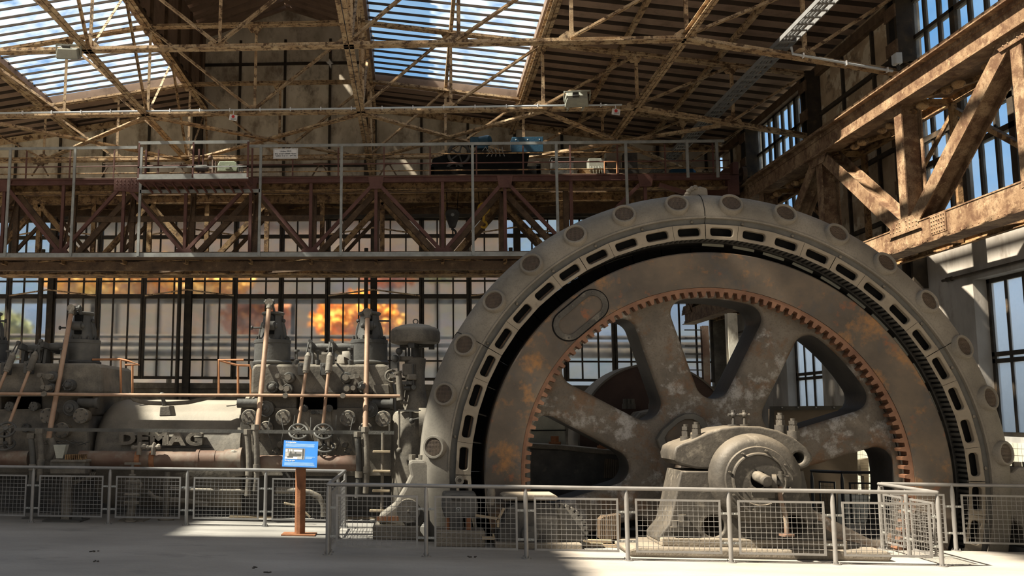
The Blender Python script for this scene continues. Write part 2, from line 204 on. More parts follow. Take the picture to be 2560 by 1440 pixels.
# ------------------------------------------------------------------ mesh builder
class MB:
    def __init__(s): s.v = []; s.f = []; s.c = []
    def cut(s): s.c.append((len(s.v), len(s.f))); return s          # end of one separate piece
    def each(s, name, m, parent=None, **k):                          # every piece becomes an object of its own
        v0 = f0 = 0; out_ = []
        for v1, f1 in s.c:
            q = MB(); q.v = s.v[v0:v1]; q.f = [tuple(i - v0 for i in f) for f in s.f[f0:f1]]; out_.append(q.build(name, m, parent, **k)); v0, f0 = v1, f1
        return out_
    def add(s, vs, fs):
        o = len(s.v); s.v += [tuple(a) for a in vs]; s.f += [tuple(i + o for i in q) for q in fs]; return s
    def box(s, c, d, R=None):
        c = V(c); h = [(x * d[0] / 2, y * d[1] / 2, z * d[2] / 2) for x in (-1, 1) for y in (-1, 1) for z in (-1, 1)]
        vs = [c + (R @ V(q) if R else V(q)) for q in h]
        return s.add(vs, [(0, 1, 3, 2), (4, 6, 7, 5), (0, 4, 5, 1), (2, 3, 7, 6), (0, 2, 6, 4), (1, 5, 7, 3)])
    def box2(s, a, b):
        a = V(a); b = V(b); return s.box((a + b) / 2, [abs(k) for k in (b - a)])
    def frame(s, d, up=(0, 0, 1)):
        d = V(d).normalized(); up = V(up)
        if abs(d.dot(up)) > 0.98: up = V((1, 0, 0)) if abs(d.x) < 0.9 else V((0, 1, 0))
        x = d.cross(up).normalized(); return x, x.cross(d).normalized(), d
    def bar(s, p, q, w_, h, up=(0, 0, 1)):
        p = V(p); q = V(q); x, y, d = s.frame(q - p, up); vs = []
        for e in (p, q):
            for i, j in ((-1, -1), (1, -1), (1, 1), (-1, 1)): vs.append(e + x * (i * w_ / 2) + y * (j * h / 2))
        return s.add(vs, [(3, 2, 1, 0), (4, 5, 6, 7), (0, 1, 5, 4), (1, 2, 6, 5), (2, 3, 7, 6), (3, 0, 4, 7)])
    def ibar(s, p, q, w_, h, t=0.02, up=(0, 0, 1)):
        p = V(p); q = V(q); x, y, d = s.frame(q - p, up)
        s.bar(p + y * (h / 2 - t / 2), q + y * (h / 2 - t / 2), w_, t, y); s.bar(p - y * (h / 2 - t / 2), q - y * (h / 2 - t / 2), w_, t, y)
        return s.bar(p, q, t, h - 2 * t, y)
    def chan(s, p, q, w_, h, t=0.02, up=(0, 0, 1), side=1):          # channel: web on one side, two flanges
        p = V(p); q = V(q); x, y, d = s.frame(q - p, up)
        for k in (-1, 1): s.bar(p + y * k * (h / 2 - t / 2), q + y * k * (h / 2 - t / 2), w_, t, y)
        return s.bar(p + x * side * (w_ / 2 - t / 2), q + x * side * (w_ / 2 - t / 2), t, h - 2 * t, y)
    def ell(s, p, q, a, t=0.012, up=(0, 0, 1), sx=1, sy=1):           # angle section
        p = V(p); q = V(q); x, y, d = s.frame(q - p, up)
        s.bar(p + y * sy * (t / 2) + x * sx * a / 2, q + y * sy * (t / 2) + x * sx * a / 2, a, t, y)
        return s.bar(p + x * sx * (t / 2) + y * sy * (a / 2 + t / 2), q + x * sx * (t / 2) + y * sy * (a / 2 + t / 2), t, a - t, y)
    def tube(s, p, q, r, n=12, r2=None, caps=True):
        p = V(p); q = V(q); r2 = r if r2 is None else r2; x, y, d = s.frame(q - p); vs = []
        for e, rr in ((p, r), (q, r2)):
            for k in range(n): a = 2 * pi * k / n; vs.append(e + x * rr * cos(a) + y * rr * sin(a))
        fs = [(k, (k + 1) % n, n + (k + 1) % n, n + k) for k in range(n)]
        if caps: fs += [tuple(range(n - 1, -1, -1)), tuple(range(n, 2 * n))]
        return s.add(vs, fs)
    def path(s, pts, r, n=10, closed=False):
        pts = [V(p) for p in pts]; m = len(pts); vs = []; last = None
        for i, p in enumerate(pts):
            a = pts[(i - 1) % m] if (closed or i) else p; b = pts[(i + 1) % m] if (closed or i < m - 1) else p
            d = (b - a).normalized()
            if last is None: x, y, _ = s.frame(d)
            else:
                x = (last - d * last.dot(d)).normalized(); y = x.cross(d)
            last = x
            for k in range(n): t = 2 * pi * k / n; vs.append(p + x * r * cos(t) + y * r * sin(t))
        fs = []
        for i in range(m if closed else m - 1):
            for k in range(n):
                j = (i + 1) % m; fs.append((i * n + k, i * n + (k + 1) % n, j * n + (k + 1) % n, j * n + k))
        if not closed: fs += [tuple(range(n - 1, -1, -1)), tuple((m - 1) * n + k for k in range(n))]
        return s.add(vs, fs)
    def lathe(s, prof, o, axis=(0, 0, 1), n=32, a0=0.0, a1=None, up=(0, 0, 1), cap=True):
        o = V(o); x, y, d = s.frame(axis, up); full = a1 is None; a1 = 2 * pi if full else a1
        m = n if full else n + 1; vs = []
        for r, h in prof:
            for k in range(m):
                a = a0 + (a1 - a0) * k / n; vs.append(o + d * h + x * r * cos(a) + y * r * sin(a))
        fs = []
        for i in range(len(prof) - 1):
            for k in range(n):
                k2 = (k + 1) % m; fs.append((i * m + k, i * m + k2, (i + 1) * m + k2, (i + 1) * m + k))
        if full and cap:
            if prof[0][0] > 1e-5: fs.append(tuple(range(m - 1, -1, -1)))
            if prof[-1][0] > 1e-5: fs.append(tuple((len(prof) - 1) * m + k for k in range(m)))
        return s.add(vs, fs)
    def torus(s, o, axis, R, r, n=32, k=8):
        return s.lathe([(R + r * cos(2 * pi * j / k), r * sin(2 * pi * j / k)) for j in range(k + 1)], o, axis, n, cap=False)
    def sphere(s, o, r, n=12, sc=(1, 1, 1)):
        m = n // 2; vs = []; o = V(o)
        prof = [(sin(pi * j / m), -cos(pi * j / m)) for j in range(m + 1)]
        b = MB().lathe([(max(a, 1e-6), h) for a, h in prof], (0, 0, 0), (0, 0, 1), n)
        return s.add([o + V((q[0] * r * sc[0], q[1] * r * sc[1], q[2] * r * sc[2])) for q in b.v], b.f)
    def prism(s, poly, o, ex, ey, ez):
        """polygon of (u, v) in plane o + u*ex + v*ey, thickened by vector ez"""
        o = V(o); ex = V(ex); ey = V(ey); ez = V(ez); n = len(poly)
        a = [o + ex * u + ey * v for u, v in poly]; vs = a + [p + ez for p in a]
        return s.add(vs, [tuple(range(n - 1, -1, -1)), tuple(range(n, 2 * n))] + [(k, (k + 1) % n, n + (k + 1) % n, n + k) for k in range(n)])
    def bolt(s, o, axis, r, h=None):
        h = h or r; x, y, d = s.frame(axis); o = V(o); vs = []
        for t in (0, 1):
            for k in range(6): a = pi * k / 3; vs.append(o + d * h * t + x * r * cos(a) + y * r * sin(a))
        return s.add(vs, [(0, 1, 2, 3, 4, 5), (11, 10, 9, 8, 7, 6)] + [(k, (k + 1) % 6, 6 + (k + 1) % 6, 6 + k) for k in range(6)])
    def stud(s, o, axis, r, h):
        d = V(axis).normalized(); s.bolt(o, axis, r, h * 0.55); return s.tube(V(o) + d * h * 0.5, V(o) + d * h, r * 0.55, 8)
    def build(s, name, m, parent=None, smooth=35, bevel=None, kind=None, label=None, seg=2):
        me = bpy.data.meshes.new(name); o = bpy.data.objects.new(name, me); COL.objects.link(o)
        base = V((0, 0, 0)); q = parent
        while q is not None: base = base + q.location; q = q.parent
        cen = V((0, 0, 0))
        if s.v:
            lo = [min(a[i] for a in s.v) for i in range(3)]; hi = [max(a[i] for a in s.v) for i in range(3)]
            cen = V(((lo[0] + hi[0]) / 2, (lo[1] + hi[1]) / 2, lo[2]))
        off = cen
        me.from_pydata([(a[0] - off.x, a[1] - off.y, a[2] - off.z) for a in s.v], [], s.f)
        import bmesh
        bm = bmesh.new(); bm.from_mesh(me); bmesh.ops.recalc_face_normals(bm, faces=bm.faces); bm.to_mesh(me); bm.free()
        me.materials.append(m)
        if smooth:
            for p in me.polygons: p.use_smooth = True
            me.set_sharp_from_angle(angle=radians(smooth))
        if parent is not None: o.parent = parent
        o.location = off - base
        if bevel:
            b = o.modifiers.new('bevel', 'BEVEL'); b.width = bevel; b.segments = seg; b.limit_method = 'ANGLE'; b.angle_limit = radians(40)
            b.harden_normals = False
        if kind: o['kind'] = kind
        if label: o['label'] = label
        return o
def thing(name, label, cat, loc=(0, 0, 0), group=None):
    o = bpy.data.objects.new(name, None); COL.objects.link(o); o.location = loc; o.empty_display_size = 0.2
    o['label'] = label; o['category'] = cat
    if group: o['group'] = group
    return o
def tag(o, label, cat, group=None):
    o['label'] = label; o['category'] = cat
    if group: o['group'] = group
    return o
def struct(name, b, m, **k):
    return b.build(name, m, kind='structure', **k)
def text_mesh(body, size, depth, name, m, parent, o, ex, ey, align='LEFT', bold=0.0, width=None, spacing=1.0):
    """lettering as real raised mesh: laid out along ex (reading direction) and ey (up) from point o"""
    cu = bpy.data.curves.new('lettering', 'FONT'); cu.body = body; cu.size = size; cu.extrude = depth; cu.offset = bold; cu.align_x = align
    cu.space_character = spacing; cu.resolution_u = 3
    tmp = bpy.data.objects.new('lettering', cu); COL.objects.link(tmp)
    dg = bpy.context.evaluated_depsgraph_get(); dg.update(); ev = tmp.evaluated_get(dg); me = ev.to_mesh()
    vs = [tuple(q.co) for q in me.vertices]; fs = [tuple(p.vertices) for p in me.polygons]; ev.to_mesh_clear()
    bpy.data.objects.remove(tmp); bpy.data.curves.remove(cu)
    if width and vs:
        x0 = min(q[0] for q in vs); x1 = max(q[0] for q in vs); k = width / (x1 - x0)
        vs = [((q[0] - x0) * k if align == 'LEFT' else q[0] * k, q[1], q[2]) for q in vs]
    ex = V(ex); ey = V(ey); ez = ex.cross(ey)
    b = MB(); b.add([V(o) + ex * q[0] + ey * q[1] + ez * q[2] for q in vs], fs)
    return b.build(name, m, parent, smooth=0)
# ================================================================== building shell
YB = 42.0; XR = 13.3
def zroof(x):
    if x >= -1.9: return 16.0 - 0.137 * (x + 1.9)
    return 16.05 - 0.147 * (-9.6 - x) if x < -9.6 else 16.05
XBAY = [-18.40 + 2.072 * k for k in range(-1, 16)]

# ---- floor and ground
PX0, PX1, PY0, PY1 = 0.02, 10.2, 16.80, 18.95      # the wheel pit
b = MB(); b.box2((-26, -8, -0.3), (XR + 0.5, PY0, 0)); b.box2((-26, PY1, -0.3), (XR + 0.5, YB + 0.3, 0)); b.box2((-26, PY0, -0.3), (PX0, PY1, 0)); b.box2((PX1, PY0, -0.3), (XR + 0.5, PY1, 0))
struct('floor', b, M_FLOOR, smooth=0)
b = MB(); b.box2((PX0 - 0.2, PY0 - 0.2, -4.3), (PX1 + 0.2, PY1 + 0.2, -4.1)); b.box2((PX0 - 0.2, PY0 - 0.2, -4.1), (PX0, PY1 + 0.2, -0.3)); b.box2((PX1, PY0 - 0.2, -4.1), (PX1 + 0.2, PY1 + 0.2, -0.3)); b.box2((PX0, PY0 - 0.2, -4.1), (PX1, PY0, -0.3)); b.box2((PX0, PY1, -4.1), (PX1, PY1 + 0.2, -0.3))
struct('floor_pit', b, M_BASEWALL, smooth=0)
b = MB(); b.box2((-120, YB + 0.3, -0.5), (120, 160, -0.15)); b.box2((-120, -40, -0.5), (-26, YB + 0.3, -0.15)); b.box2((XR + 0.5, -40, -0.5), (120, YB + 0.3, -0.15))
struct('outdoor_ground', b, mat('outdoor_gravel', [(0.3, (0.16, 0.15, 0.12)), (0.7, (0.30, 0.28, 0.22))], 0.5, 0.95, 0, 0), smooth=0)

# ---- gable end wall
b = MB()
out_poly = [(-24, 10.95), (XR, 10.95), (XR, zroof(XR)), (-1.9, 16.0), (-1.9, 19.3), (-6.0, 20.7), (-10.1, 19.3), (-10.1, 15.9), (-24, zroof(-24))]
b.prism(out_poly, (0, YB, 0), (1, 0, 0), (0, 0, 1), (0, 0.35, 0)); struct('wall_back', b, M_PLASTER, smooth=0)
b = MB(); b.box2((-24, YB - 0.1, 0), (XR, YB + 0.35, 3.42)); b.box2((-24, YB - 0.25, 3.18), (XR, YB - 0.1, 3.42)); b.box2((-24, YB - 0.16, 2.2), (XR, YB - 0.1, 2.3))
struct('wall_back_plinth', b, M_BASEWALL, smooth=0)
tn = 1
def trim(b, m=None, **k):
    global tn
    o = struct('trim_%d' % tn, b, m or M_WINST, smooth=0, **k); tn += 1; return o
for x in XBAY:
    zt = zroof(x) if (x > -1.9 or x < -9.6) else 19.2
    b = MB(); b.bar((x, YB - 0.04, 10.9), (x, YB - 0.04, zt - 0.05), 0.11, 0.10, (0, 1, 0)); trim(b)
for x in (-9.85, -2.15):
    b = MB(); b.box2((x - 0.16, YB - 0.2, 10.9), (x + 0.16, YB, 19.3)); trim(b)
for z, x0, x1 in ((18.0, -9.8, -2.2), (15.75, -9.8, -2.2), (13.2, -9.8, -2.2)):
    b = MB(); b.box2((x0, YB - 0.09, z - 0.06), (x1, YB, z + 0.06)); trim(b)
b = MB(); b.box2((-24, YB - 0.3, 10.75), (XR, YB + 0.1, 11.25)); trim(b)
for xa, xb in ((-24, -9.7), (-1.9, XR)):      # rafter against the gable
    b = MB(); b.bar((xa, YB - 0.15, zroof(xa) - 0.22), (xb, YB - 0.15, zroof(xb) - 0.22), 0.2, 0.25, (0, 0, 1)); trim(b, M_TRUSS)

# ---- big end windows, one per bay
z741 = 8.30; Z = lambda y: onY(600, y, YB).z
Z0, Z1 = Z(948), 10.80
for i in range(len(XBAY) - 1):
    x0, x1 = XBAY[i], XBAY[i + 1]
    r = bpy.data.objects.new('window_%d' % (i + 1), None); COL.objects.link(r); r.location = ((x0 + x1) / 2, YB, Z0); r['kind'] = 'structure'
    fr = MB()
    for x in (x0 + 0.05, x1 - 0.05): fr.box2((x - 0.06, YB - 0.08, Z0), (x + 0.06, YB + 0.12, Z1))
    for z, h in ((Z0 + 0.05, 0.12), (Z(741), 0.20), (Z(592), 0.16), (Z(703), 0.07), (Z(900), 0.07), (Z1 - 0.06, 0.12)):
        fr.box2((x0, YB - 0.06, z - h / 2), (x1, YB + 0.10, z + h / 2))
    fr.build('window_frame', M_WINST, r, smooth=0)
    for k in (1, 2):
        x = x0 + (x1 - x0) * k / 3; g = MB(); g.box2((x - 0.032, YB - 0.03, Z0), (x + 0.032, YB + 0.07, Z1)); g.build('glazing_bar', M_WINST, r, smooth=0)
    g = MB()
    g.add([(x0, YB + 0.03, Z0), (x1, YB + 0.03, Z0), (x1, YB + 0.03, Z1), (x0, YB + 0.03, Z1)], [(0, 1, 2, 3)])
    g.build('pane', M_PANE, r, smooth=0)
b = MB(); b.box2((XBAY[-1], YB - 0.1, 3.4), (XR + 0.1, YB + 0.35, 11.0)); struct('wall_back_corner', b, M_BASEWALL, smooth=0)
# ---- wind columns standing just inside the end windows
for k, (x, wd, name) in enumerate(((-16.28, 0.26, 'behind the dark leftmost valve tower'), (-10.04, 0.30, 'behind the name casting of the engine'), (-1.84, 0.28, 'behind the right-hand valve tower'), (4.4, 0.26, 'seen through the flywheel spokes'))):
    t = thing('wind_column', 'dark steel column inside the end window ' + name, 'column', (x, YB - 0.45, 0), 'wind columns of the end wall')
    b = MB(); b.ibar((x, YB - 0.40, 0), (x, YB - 0.40, 11.0), wd, 0.30, 0.03, (0, 1, 0)); b.build('column_shaft', M_WINST, t, smooth=0)
    b = MB(); b.tube((x - 0.32, YB - 0.75, 0), (x - 0.32, YB - 0.75, 9.3), 0.09, 10); b.build('slender_post', M_WINST, t)
    b = MB(); zz = Z(741)
    for s in (-1, 1): b.bar((x, YB - 0.8, zz + 0.20), (x + s * 2.0, YB - 0.25, zz), 0.05, 0.06)
    for s in (-1, 1): b.bar((x, YB - 0.8, Z(590) + 0.20), (x + s * 2.0, YB - 0.25, Z(590)), 0.05, 0.06)
    b.build('wind_tie', M_TRUSS, t, smooth=0)

b = MB(); b.box2((-24.4, -8, 0), (-24, YB, 6.3))
for y in (2, 8, 14, 20, 26, 32, 38): b.box2((-24.4, y - 0.2, 6.3), (-24, y + 0.2, zroof(-24)))
struct('wall_left', b, M_LOWPL, smooth=0)
# ---- right side wall
b = MB(); WT = 0.45
def wallx(y0, y1, z0, z1, x=XR): b.box2((x, y0, z0), (x + WT, y1, z1))
LOWWIN = [(20.3, 23.75), (26.6, 29.6), (32.6, 35.6), (38.4, 41.2)]
ys = -8.0
for y0, y1 in LOWWIN:
    wallx(ys, y0, 1.62, 6.5); wallx(y0, y1, 1.62, 1.75); wallx(y0, y1, 5.45, 6.5); ys = y1
wallx(ys, YB, 1.62, 6.5)
struct('wall_right', b, M_LOWPL, smooth=0)
b = MB(); wallx(-8, YB, 0, 1.62, XR - 0.02); struct('wall_right_tiles', b, M_TILE, smooth=0)
n = len(XBAY)
for i, (y0, y1) in enumerate(LOWWIN):
    r = bpy.data.objects.new('window_%d' % (n + i), None); COL.objects.link(r); r.location = (XR + 0.4, (y0 + y1) / 2, 1.75); r['kind'] = 'structure'
    fr = MB(); xw = XR + 0.36
    for z, h in ((1.80, 0.10), (3.50, 0.10), (3.66, 0.10), (5.40, 0.10)): fr.box2((xw - 0.05, y0, z - h / 2), (xw + 0.05, y1, z + h / 2))
    for y in (y0 + 0.04, y1 - 0.05): fr.box2((xw - 0.05, y - 0.06, 1.75), (xw + 0.05, y + 0.06, 5.45))
    fr.build('window_frame', M_WINST, r, smooth=0)
    m = int((y1 - y0) / 0.62)
    for k in range(1, m):
        y = y1 - (y1 - y0) * k / m; g = MB(); wd = 0.035 if k % 2 else 0.06
        g.box2((xw - 0.03, y - wd, 1.75), (xw + 0.03, y + wd, 5.45)); g.build('glazing_bar', M_WINST, r, smooth=0)
    g = MB(); g.add([(xw, y0, 1.75), (xw, y1, 1.75), (xw, y1, 5.45), (xw, y0, 5.45)], [(0, 1, 2, 3)]); g.build('pane', M_LOWGL, r, smooth=0)
    b = MB(); b.tube((XR - 0.08, y0 - 0.5, 5.58), (XR - 0.08, y1 + 1.15, 5.58), 0.035, 8); b.tube((XR - 0.08, y1 + 0.72, 5.58), (XR - 0.08, y1 + 0.95, 5.58), 0.06, 8); trim(b)
UPB = [(8, 14, 'w'), (14, 20, 'p'), (20, 26, 'w'), (26, 32, 'p'), (32, 38, 'w'), (38, YB, 'p')]
pm = MB(); wi = n + len(LOWWIN)
for y0, y1, kd in UPB:
    if kd == 'p':
        pm.box2((XR + 0.1, y0, 6.5), (XR + 0.4, y1, zroof(XR)))
        for k in (1, 2):
            y = y0 + (y1 - y0) * k / 3; b = MB(); b.box2((XR + 0.02, y - 0.05, 6.5), (XR + 0.1, y + 0.05, 13.7)); trim(b)
        for z in (7.7, 9.6, 11.0, 12.1):
            b = MB(); b.box2((XR + 0.0, y0, z - 0.06), (XR + 0.1, y1, z + 0.06)); trim(b)
    else:
        r = bpy.data.objects.new('window_%d' % wi, None); COL.objects.link(r); r.location = (XR + 0.2, (y0 + y1) / 2, 6.7); r['kind'] = 'structure'; wi += 1
        fr = MB(); xw = XR + 0.2
        for z, h in ((6.6, 0.2), (8.75, 0.14), (9.45, 0.14), (11.55, 0.12), (12.35, 0.10), (13.5, 0.3)): fr.box2((xw - 0.08, y0, z - h / 2), (xw + 0.08, y1, z + h / 2))
        for k in range(4):
            y = y0 + (y1 - y0) * k / 3; fr.box2((xw - 0.08, y - 0.11, 6.5), (xw + 0.08, y + 0.11, 13.7))
        fr.build('window_frame', M_WINST, r, smooth=0)
        for k in range(9):
            if k % 3 == 0: continue
            y = y0 + (y1 - y0) * k / 9; g = MB(); g.box2((xw - 0.05, y - 0.045, 6.5), (xw + 0.05, y + 0.045, 13.5)); g.build('glazing_bar', M_WINST, r, smooth=0)
        g = MB(); g.add([(xw, y0, 6.5), (xw, y1, 6.5), (xw, y1, 13.6), (xw, y0, 13.6)], [(0, 1, 2, 3)]); g.build('pane', M_SIDEGL, r, smooth=0)
struct('wall_right_upper', pm, M_PEEL, smooth=0)
b = MB(); b.bar((XR + 0.05, -4, 13.55), (XR + 0.05, YB, 13.55), 0.25, 0.3); trim(b, M_DKCRANE)
for y, nm in ((20.0, 'nearest of the row, partly behind the crane girder'), (26.0, 'with a pale switch box beside it'), (32.0, 'between the peeling panel and the far windows'), (38.0, 'farthest of the row, near the crane walkway')):
    t = thing('wall_column', 'dark riveted steel column of the side wall, ' + nm, 'column', (XR - 0.15, y, 0), 'steel columns of the side wall')
    b = MB()
    for s in (-1, 1): b.chan((XR - 0.15, y + s * 0.22, 5.5), (XR - 0.15, y + s * 0.22, 13.6), 0.12, 0.42, 0.025, (1, 0, 0), s)
    b.build('column_shaft', M_WINST, t, smooth=0)
    for z in (7.0, 8.3, 9.6, 10.9, 12.1, 13.1):
        b = MB(); b.box2((XR - 0.40, y - 0.30, z - 0.18), (XR - 0.36, y + 0.30, z + 0.18))
        for a in (-0.2, 0.2):
            for c in (-0.12, 0.12): b.sphere((XR - 0.405, y + a, z + c), 0.025, 6)
        b.build('batten_plate', M_DKCRANE, t, smooth=30)

# ---- roof: ribbed sheets with skylight strips
PER = 0.78
OPEN = [(-1.75, 4.2, 12.0, 38.3), (-15.6, -9.8, 14.0, 38.3), (4.6, 9.8, 10.0, 25.0)]  # last opening has no glass, added out of view to sun the runway girder
def ribs(b, xs, zf, y0, y1, opens, b2=None):
    y = y0
    while y < y1 - 0.05:
        ym = y + PER / 2; cuts = sorted((o[0], o[1]) for o in opens if o[2] <= ym < o[3] and o[1] > xs[0] and o[0] < xs[1])
        segs = []; a = xs[0]
        for c0, c1 in cuts:
            if c0 > a: segs.append((a, min(c0, xs[1])))
            a = max(a, c1)
        if a < xs[1]: segs.append((a, xs[1]))
        pr = [(0, 0.0), (0.46, 0.0), (0.48, 0.30), (0.76, 0.30), (0.78, 0.0)]
        for x0, x1 in segs:
            vs = []
            for dy, dz in pr: vs += [(x0, y + dy, zf(x0) + dz), (x1, y + dy, zf(x1) + dz)]
            b.add(vs[:4], [(0, 1, 3, 2)]); (b2 or b).add(vs[2:], [(2 * k, 2 * k + 1, 2 * k + 3, 2 * k + 2) for k in range(len(pr) - 2)])
        y += PER
b = MB(); b2 = MB(); ribs(b, (-1.9, XR + 0.5), zroof, 8, YB, OPEN, b2)  # roof stops short of the unseen near end, left open for fill light
ribs(b, (-24, -9.6), zroof, 8, YB, OPEN, b2); struct('ceiling', b, M_ROOF, smooth=0); struct('ceiling_shaded_ribs', b2, M_RIBSHADE_BAR, smooth=0)  # second mesh: rib recesses, coloured dark for their shade
# raised lantern along the ridge: its unseen near part is cut open to shape the sun patches
b = MB()
for x, y0 in ((-9.75, 14.0), (-2.1, 8.0)): b.box2((x - 0.06, y0, 15.95), (x + 0.06, YB, 19.3))
def zl(x): return 20.6 - 0.35 * abs(x + 5.95)
ribs(b, (-9.9, -5.95), zl, 2, YB, [(-9.9, -5.95, 2.0, 13.8)]); ribs(b, (-5.95, -2.0), zl, 8, YB, [])
struct('ceiling_lantern', b, M_ROOF, smooth=0)
for k in range(8):
    y = 27 + 2 * k
    for x in (-9.66, -2.2):
        b = MB(); b.box2((x - 0.05, y - 0.12, 16), (x + 0.05, y + 0.12, 19.25)); trim(b, M_DKCRANE)
for x in (-9.62, -2.0):
    b = MB(); b.bar((x, 8, 15.95), (x, YB, 15.95), 0.22, 0.3); trim(b, M_DKCRANE)
# skylights
for nm, x0, x1, yn in (('right', -1.75, 4.2, 12.0), ('left', -15.6, -9.8, 14.0)):
    r = bpy.data.objects.new('window_%d' % wi, None); COL.objects.link(r); r.location = ((x0 + x1) / 2, 26, zroof((x0 + x1) / 2)); r['kind'] = 'structure'; wi += 1
    g = MB(); e = 0.17
    g.add([(x0, yn, zroof(x0) + e), (x1, yn, zroof(x1) + e), (x1, 38.3, zroof(x1) + e), (x0, 38.3, zroof(x0) + e)], [(0, 1, 2, 3)])
    g.build('skylight_sheet', M_SKYGL, r, smooth=0)
    g = MB(); y = 38.0
    while y > yn + 0.3:
        g.bar((x0 - 0.1, y, zroof(x0) + 0.10), (x1 + 0.1, y, zroof(x1) + 0.10), 0.04, 0.08); y -= 0.62
    g.build('glazing_bars', M_RIBSHADE_BAR, r, smooth=0)
    g = MB(); g.bar((x0, 38.45, zroof(x0) - 0.1), (x1, 38.45, zroof(x1) - 0.1), 0.35, 0.5); g.bar((x0, 38.9, zroof(x0) - 0.12), (x1, 38.9, zroof(x1) - 0.12), 0.3, 0.3)
    for x in (x0, x1): g.bar((x, yn, zroof(x) + 0.02), (x, 38.6, zroof(x) + 0.02), 0.16, 0.26)
    g.build('skylight_kerb', M_ROOF, r, smooth=0)
b = MB(); x = (-1.75 + 4.2) / 2; b.bar((x, 12, zroof(x) - 0.05), (x, 38.4, zroof(x) - 0.05), 0.12, 0.22); trim(b, M_TRUSS)
for k in range(30):                     # small blocks along the right skylight edge
    y = 38 - k * PER; b = MB()
    b.box((4.32, y - 0.1, zroof(4.3) - 0.03), (0.24, 0.2, 0.14)); trim(b, M_TRUSS)
    if k > 16: break

# ================================================================== roof trusses
XN = [-18.7, -15.5, -12.4, -9.4, -5.63, -1.88, 1.15, 4.28, 7.42, 10.56, 12.95]
def zb(x):
    if x > 7.42: return 12.45 - (x - 7.42) * 0.19
    if x < -18.7: return 12.45
    return 12.45
def ztop(x): return 15.6 if -9.5 <= x <= -1.85 else (15.6 - 0.145 * (-9.5 - x) if x < -9.5 else 15.6 - 0.142 * (x + 1.85))
def dbl(b, p, q, a, up=(0, 0, 1), gap=0.012):
    p = V(p); q = V(q); x, y, d = b.frame(q - p, up)
    b.ell(p + x * gap, q + x * gap, a, 0.014, up, 1, 1); b.ell(p - x * gap, q - x * gap, a, 0.014, up, -1, 1)
def truss(Y, label):
    t = thing('roof_truss', label, 'roof truss', (-2.8, Y, 12.4), 'rusty roof trusses')
    b = MB(); dbl(b, (-20, Y, 12.40), (7.42, Y, 12.40), 0.15); dbl(b, (7.42, Y, 12.40), (12.95, Y, zb(12.95) - 0.05), 0.15)
    b.build('bottom_chord', M_TRUSS, t, smooth=0)
    b = MB(); pts = [(-20, ztop(-20)), (-9.5, 15.6), (-1.85, 15.6), (13.0, ztop(13.0))]
    for (xa, za), (xb, zb2) in zip(pts, pts[1:]): dbl(b, (xa, Y, za), (xb, Y, zb2), 0.14)
    b.build('top_chord', M_TRUSS, t, smooth=0)
    for i, x in enumerate(XN):
        if i < len(XN) - 1:
            b = MB(); b.ell((x, Y + 0.02, zb(x)), (x, Y + 0.02, ztop(x)), 0.10, 0.014, (0, 1, 0), -1, 1); b.build('post', M_TRUSS, t, smooth=0)
            b = MB(); z = zb(x); b.prism([(-0.34, -0.03), (0.34, -0.03), (0.30, 0.16), (0.10, 0.30), (-0.10, 0.30), (-0.30, 0.16)], (x, Y + 0.03, z), (1, 0, 0), (0, 0, 1), (0, 0.015, 0))
            b.build('gusset_plate', M_TRUSS, t, smooth=0)
    for i in range(len(XN) - 1):
        xa, xb = XN[i], XN[i + 1]; b = MB()
        if xa >= -5.7: p, q = (xa, Y - 0.02, zb(xa) + 0.05), (xb, Y - 0.02, ztop(xb) - 0.05)
        else: p, q = (xb, Y - 0.02, zb(xb) + 0.05), (xa, Y - 0.02, ztop(xa) - 0.05)
        dbl(b, p, q, 0.085); b.build('diagonal', M_TRUSS, t, smooth=0)
    for x in XN[1:-1]:
        b = MB(); z = ztop(x); b.prism([(-0.28, 0.0), (0.28, 0.0), (0.14, -0.24), (-0.14, -0.24)], (x, Y + 0.03, z), (1, 0, 0), (0, 0, 1), (0, 0.015, 0)); b.build('top_gusset', M_TRUSS, t, smooth=0)
    return t
truss(25.9, 'nearest rusty roof truss, carrying the left-hand floodlight')
truss(31.9, 'middle rusty roof truss with the pale conduit along its chord')
truss(37.9, 'farthest rusty roof truss, just behind the crane handrail')
# lattice beams along the hall between the trusses
def longbeam(x, z0, z1, label, web=True, a=0.13):
    t = thing('longitudinal_beam', label, 'roof beam', (x, 32, z0), 'lattice beams running the length of the hall')
    b = MB(); dbl(b, (x, 16, z0), (x, YB, z0), a); b.build('lower_chord', M_TRUSS, t, smooth=0)
    b = MB(); dbl(b, (x, 16, z1), (x, YB, z1), a); b.build('upper_chord', M_TRUSS, t, smooth=0)
    if web:
        for k in range(4):
            y0 = 19.9 + 6 * k
            for ya, za, yb, zb_ in ((y0, z0, y0 + 3, z1), (y0 + 3, z1, y0 + 6, z0)):
                if ya < YB - 0.5:
                    b = MB(); b.ell((x, ya, za + 0.05), (x, min(yb, YB), zb_ - 0.05 if zb_ == z1 else zb_ + 0.05), 0.085, 0.014, (1, 0, 0)); b.build('web_bar', M_TRUSS, t, smooth=0)
longbeam(-9.4, 12.4, 15.55, 'deep lattice beam under the left edge of the roof lantern')
longbeam(-1.88, 12.4, 15.55, 'deep lattice beam under the right edge of the roof lantern')
longbeam(-15.6, 14.7, 15.0, 'shallow beam along the outer edge of the blue left skylight', False, 0.16)
longbeam(7.42, 12.4, 12.6, 'single rusty beam under the plain brown roof sheets', False, 0.08)
longbeam(4.28, 14.55, 14.85, 'shallow beam along the outer edge of the pale right skylight', False, 0.12)
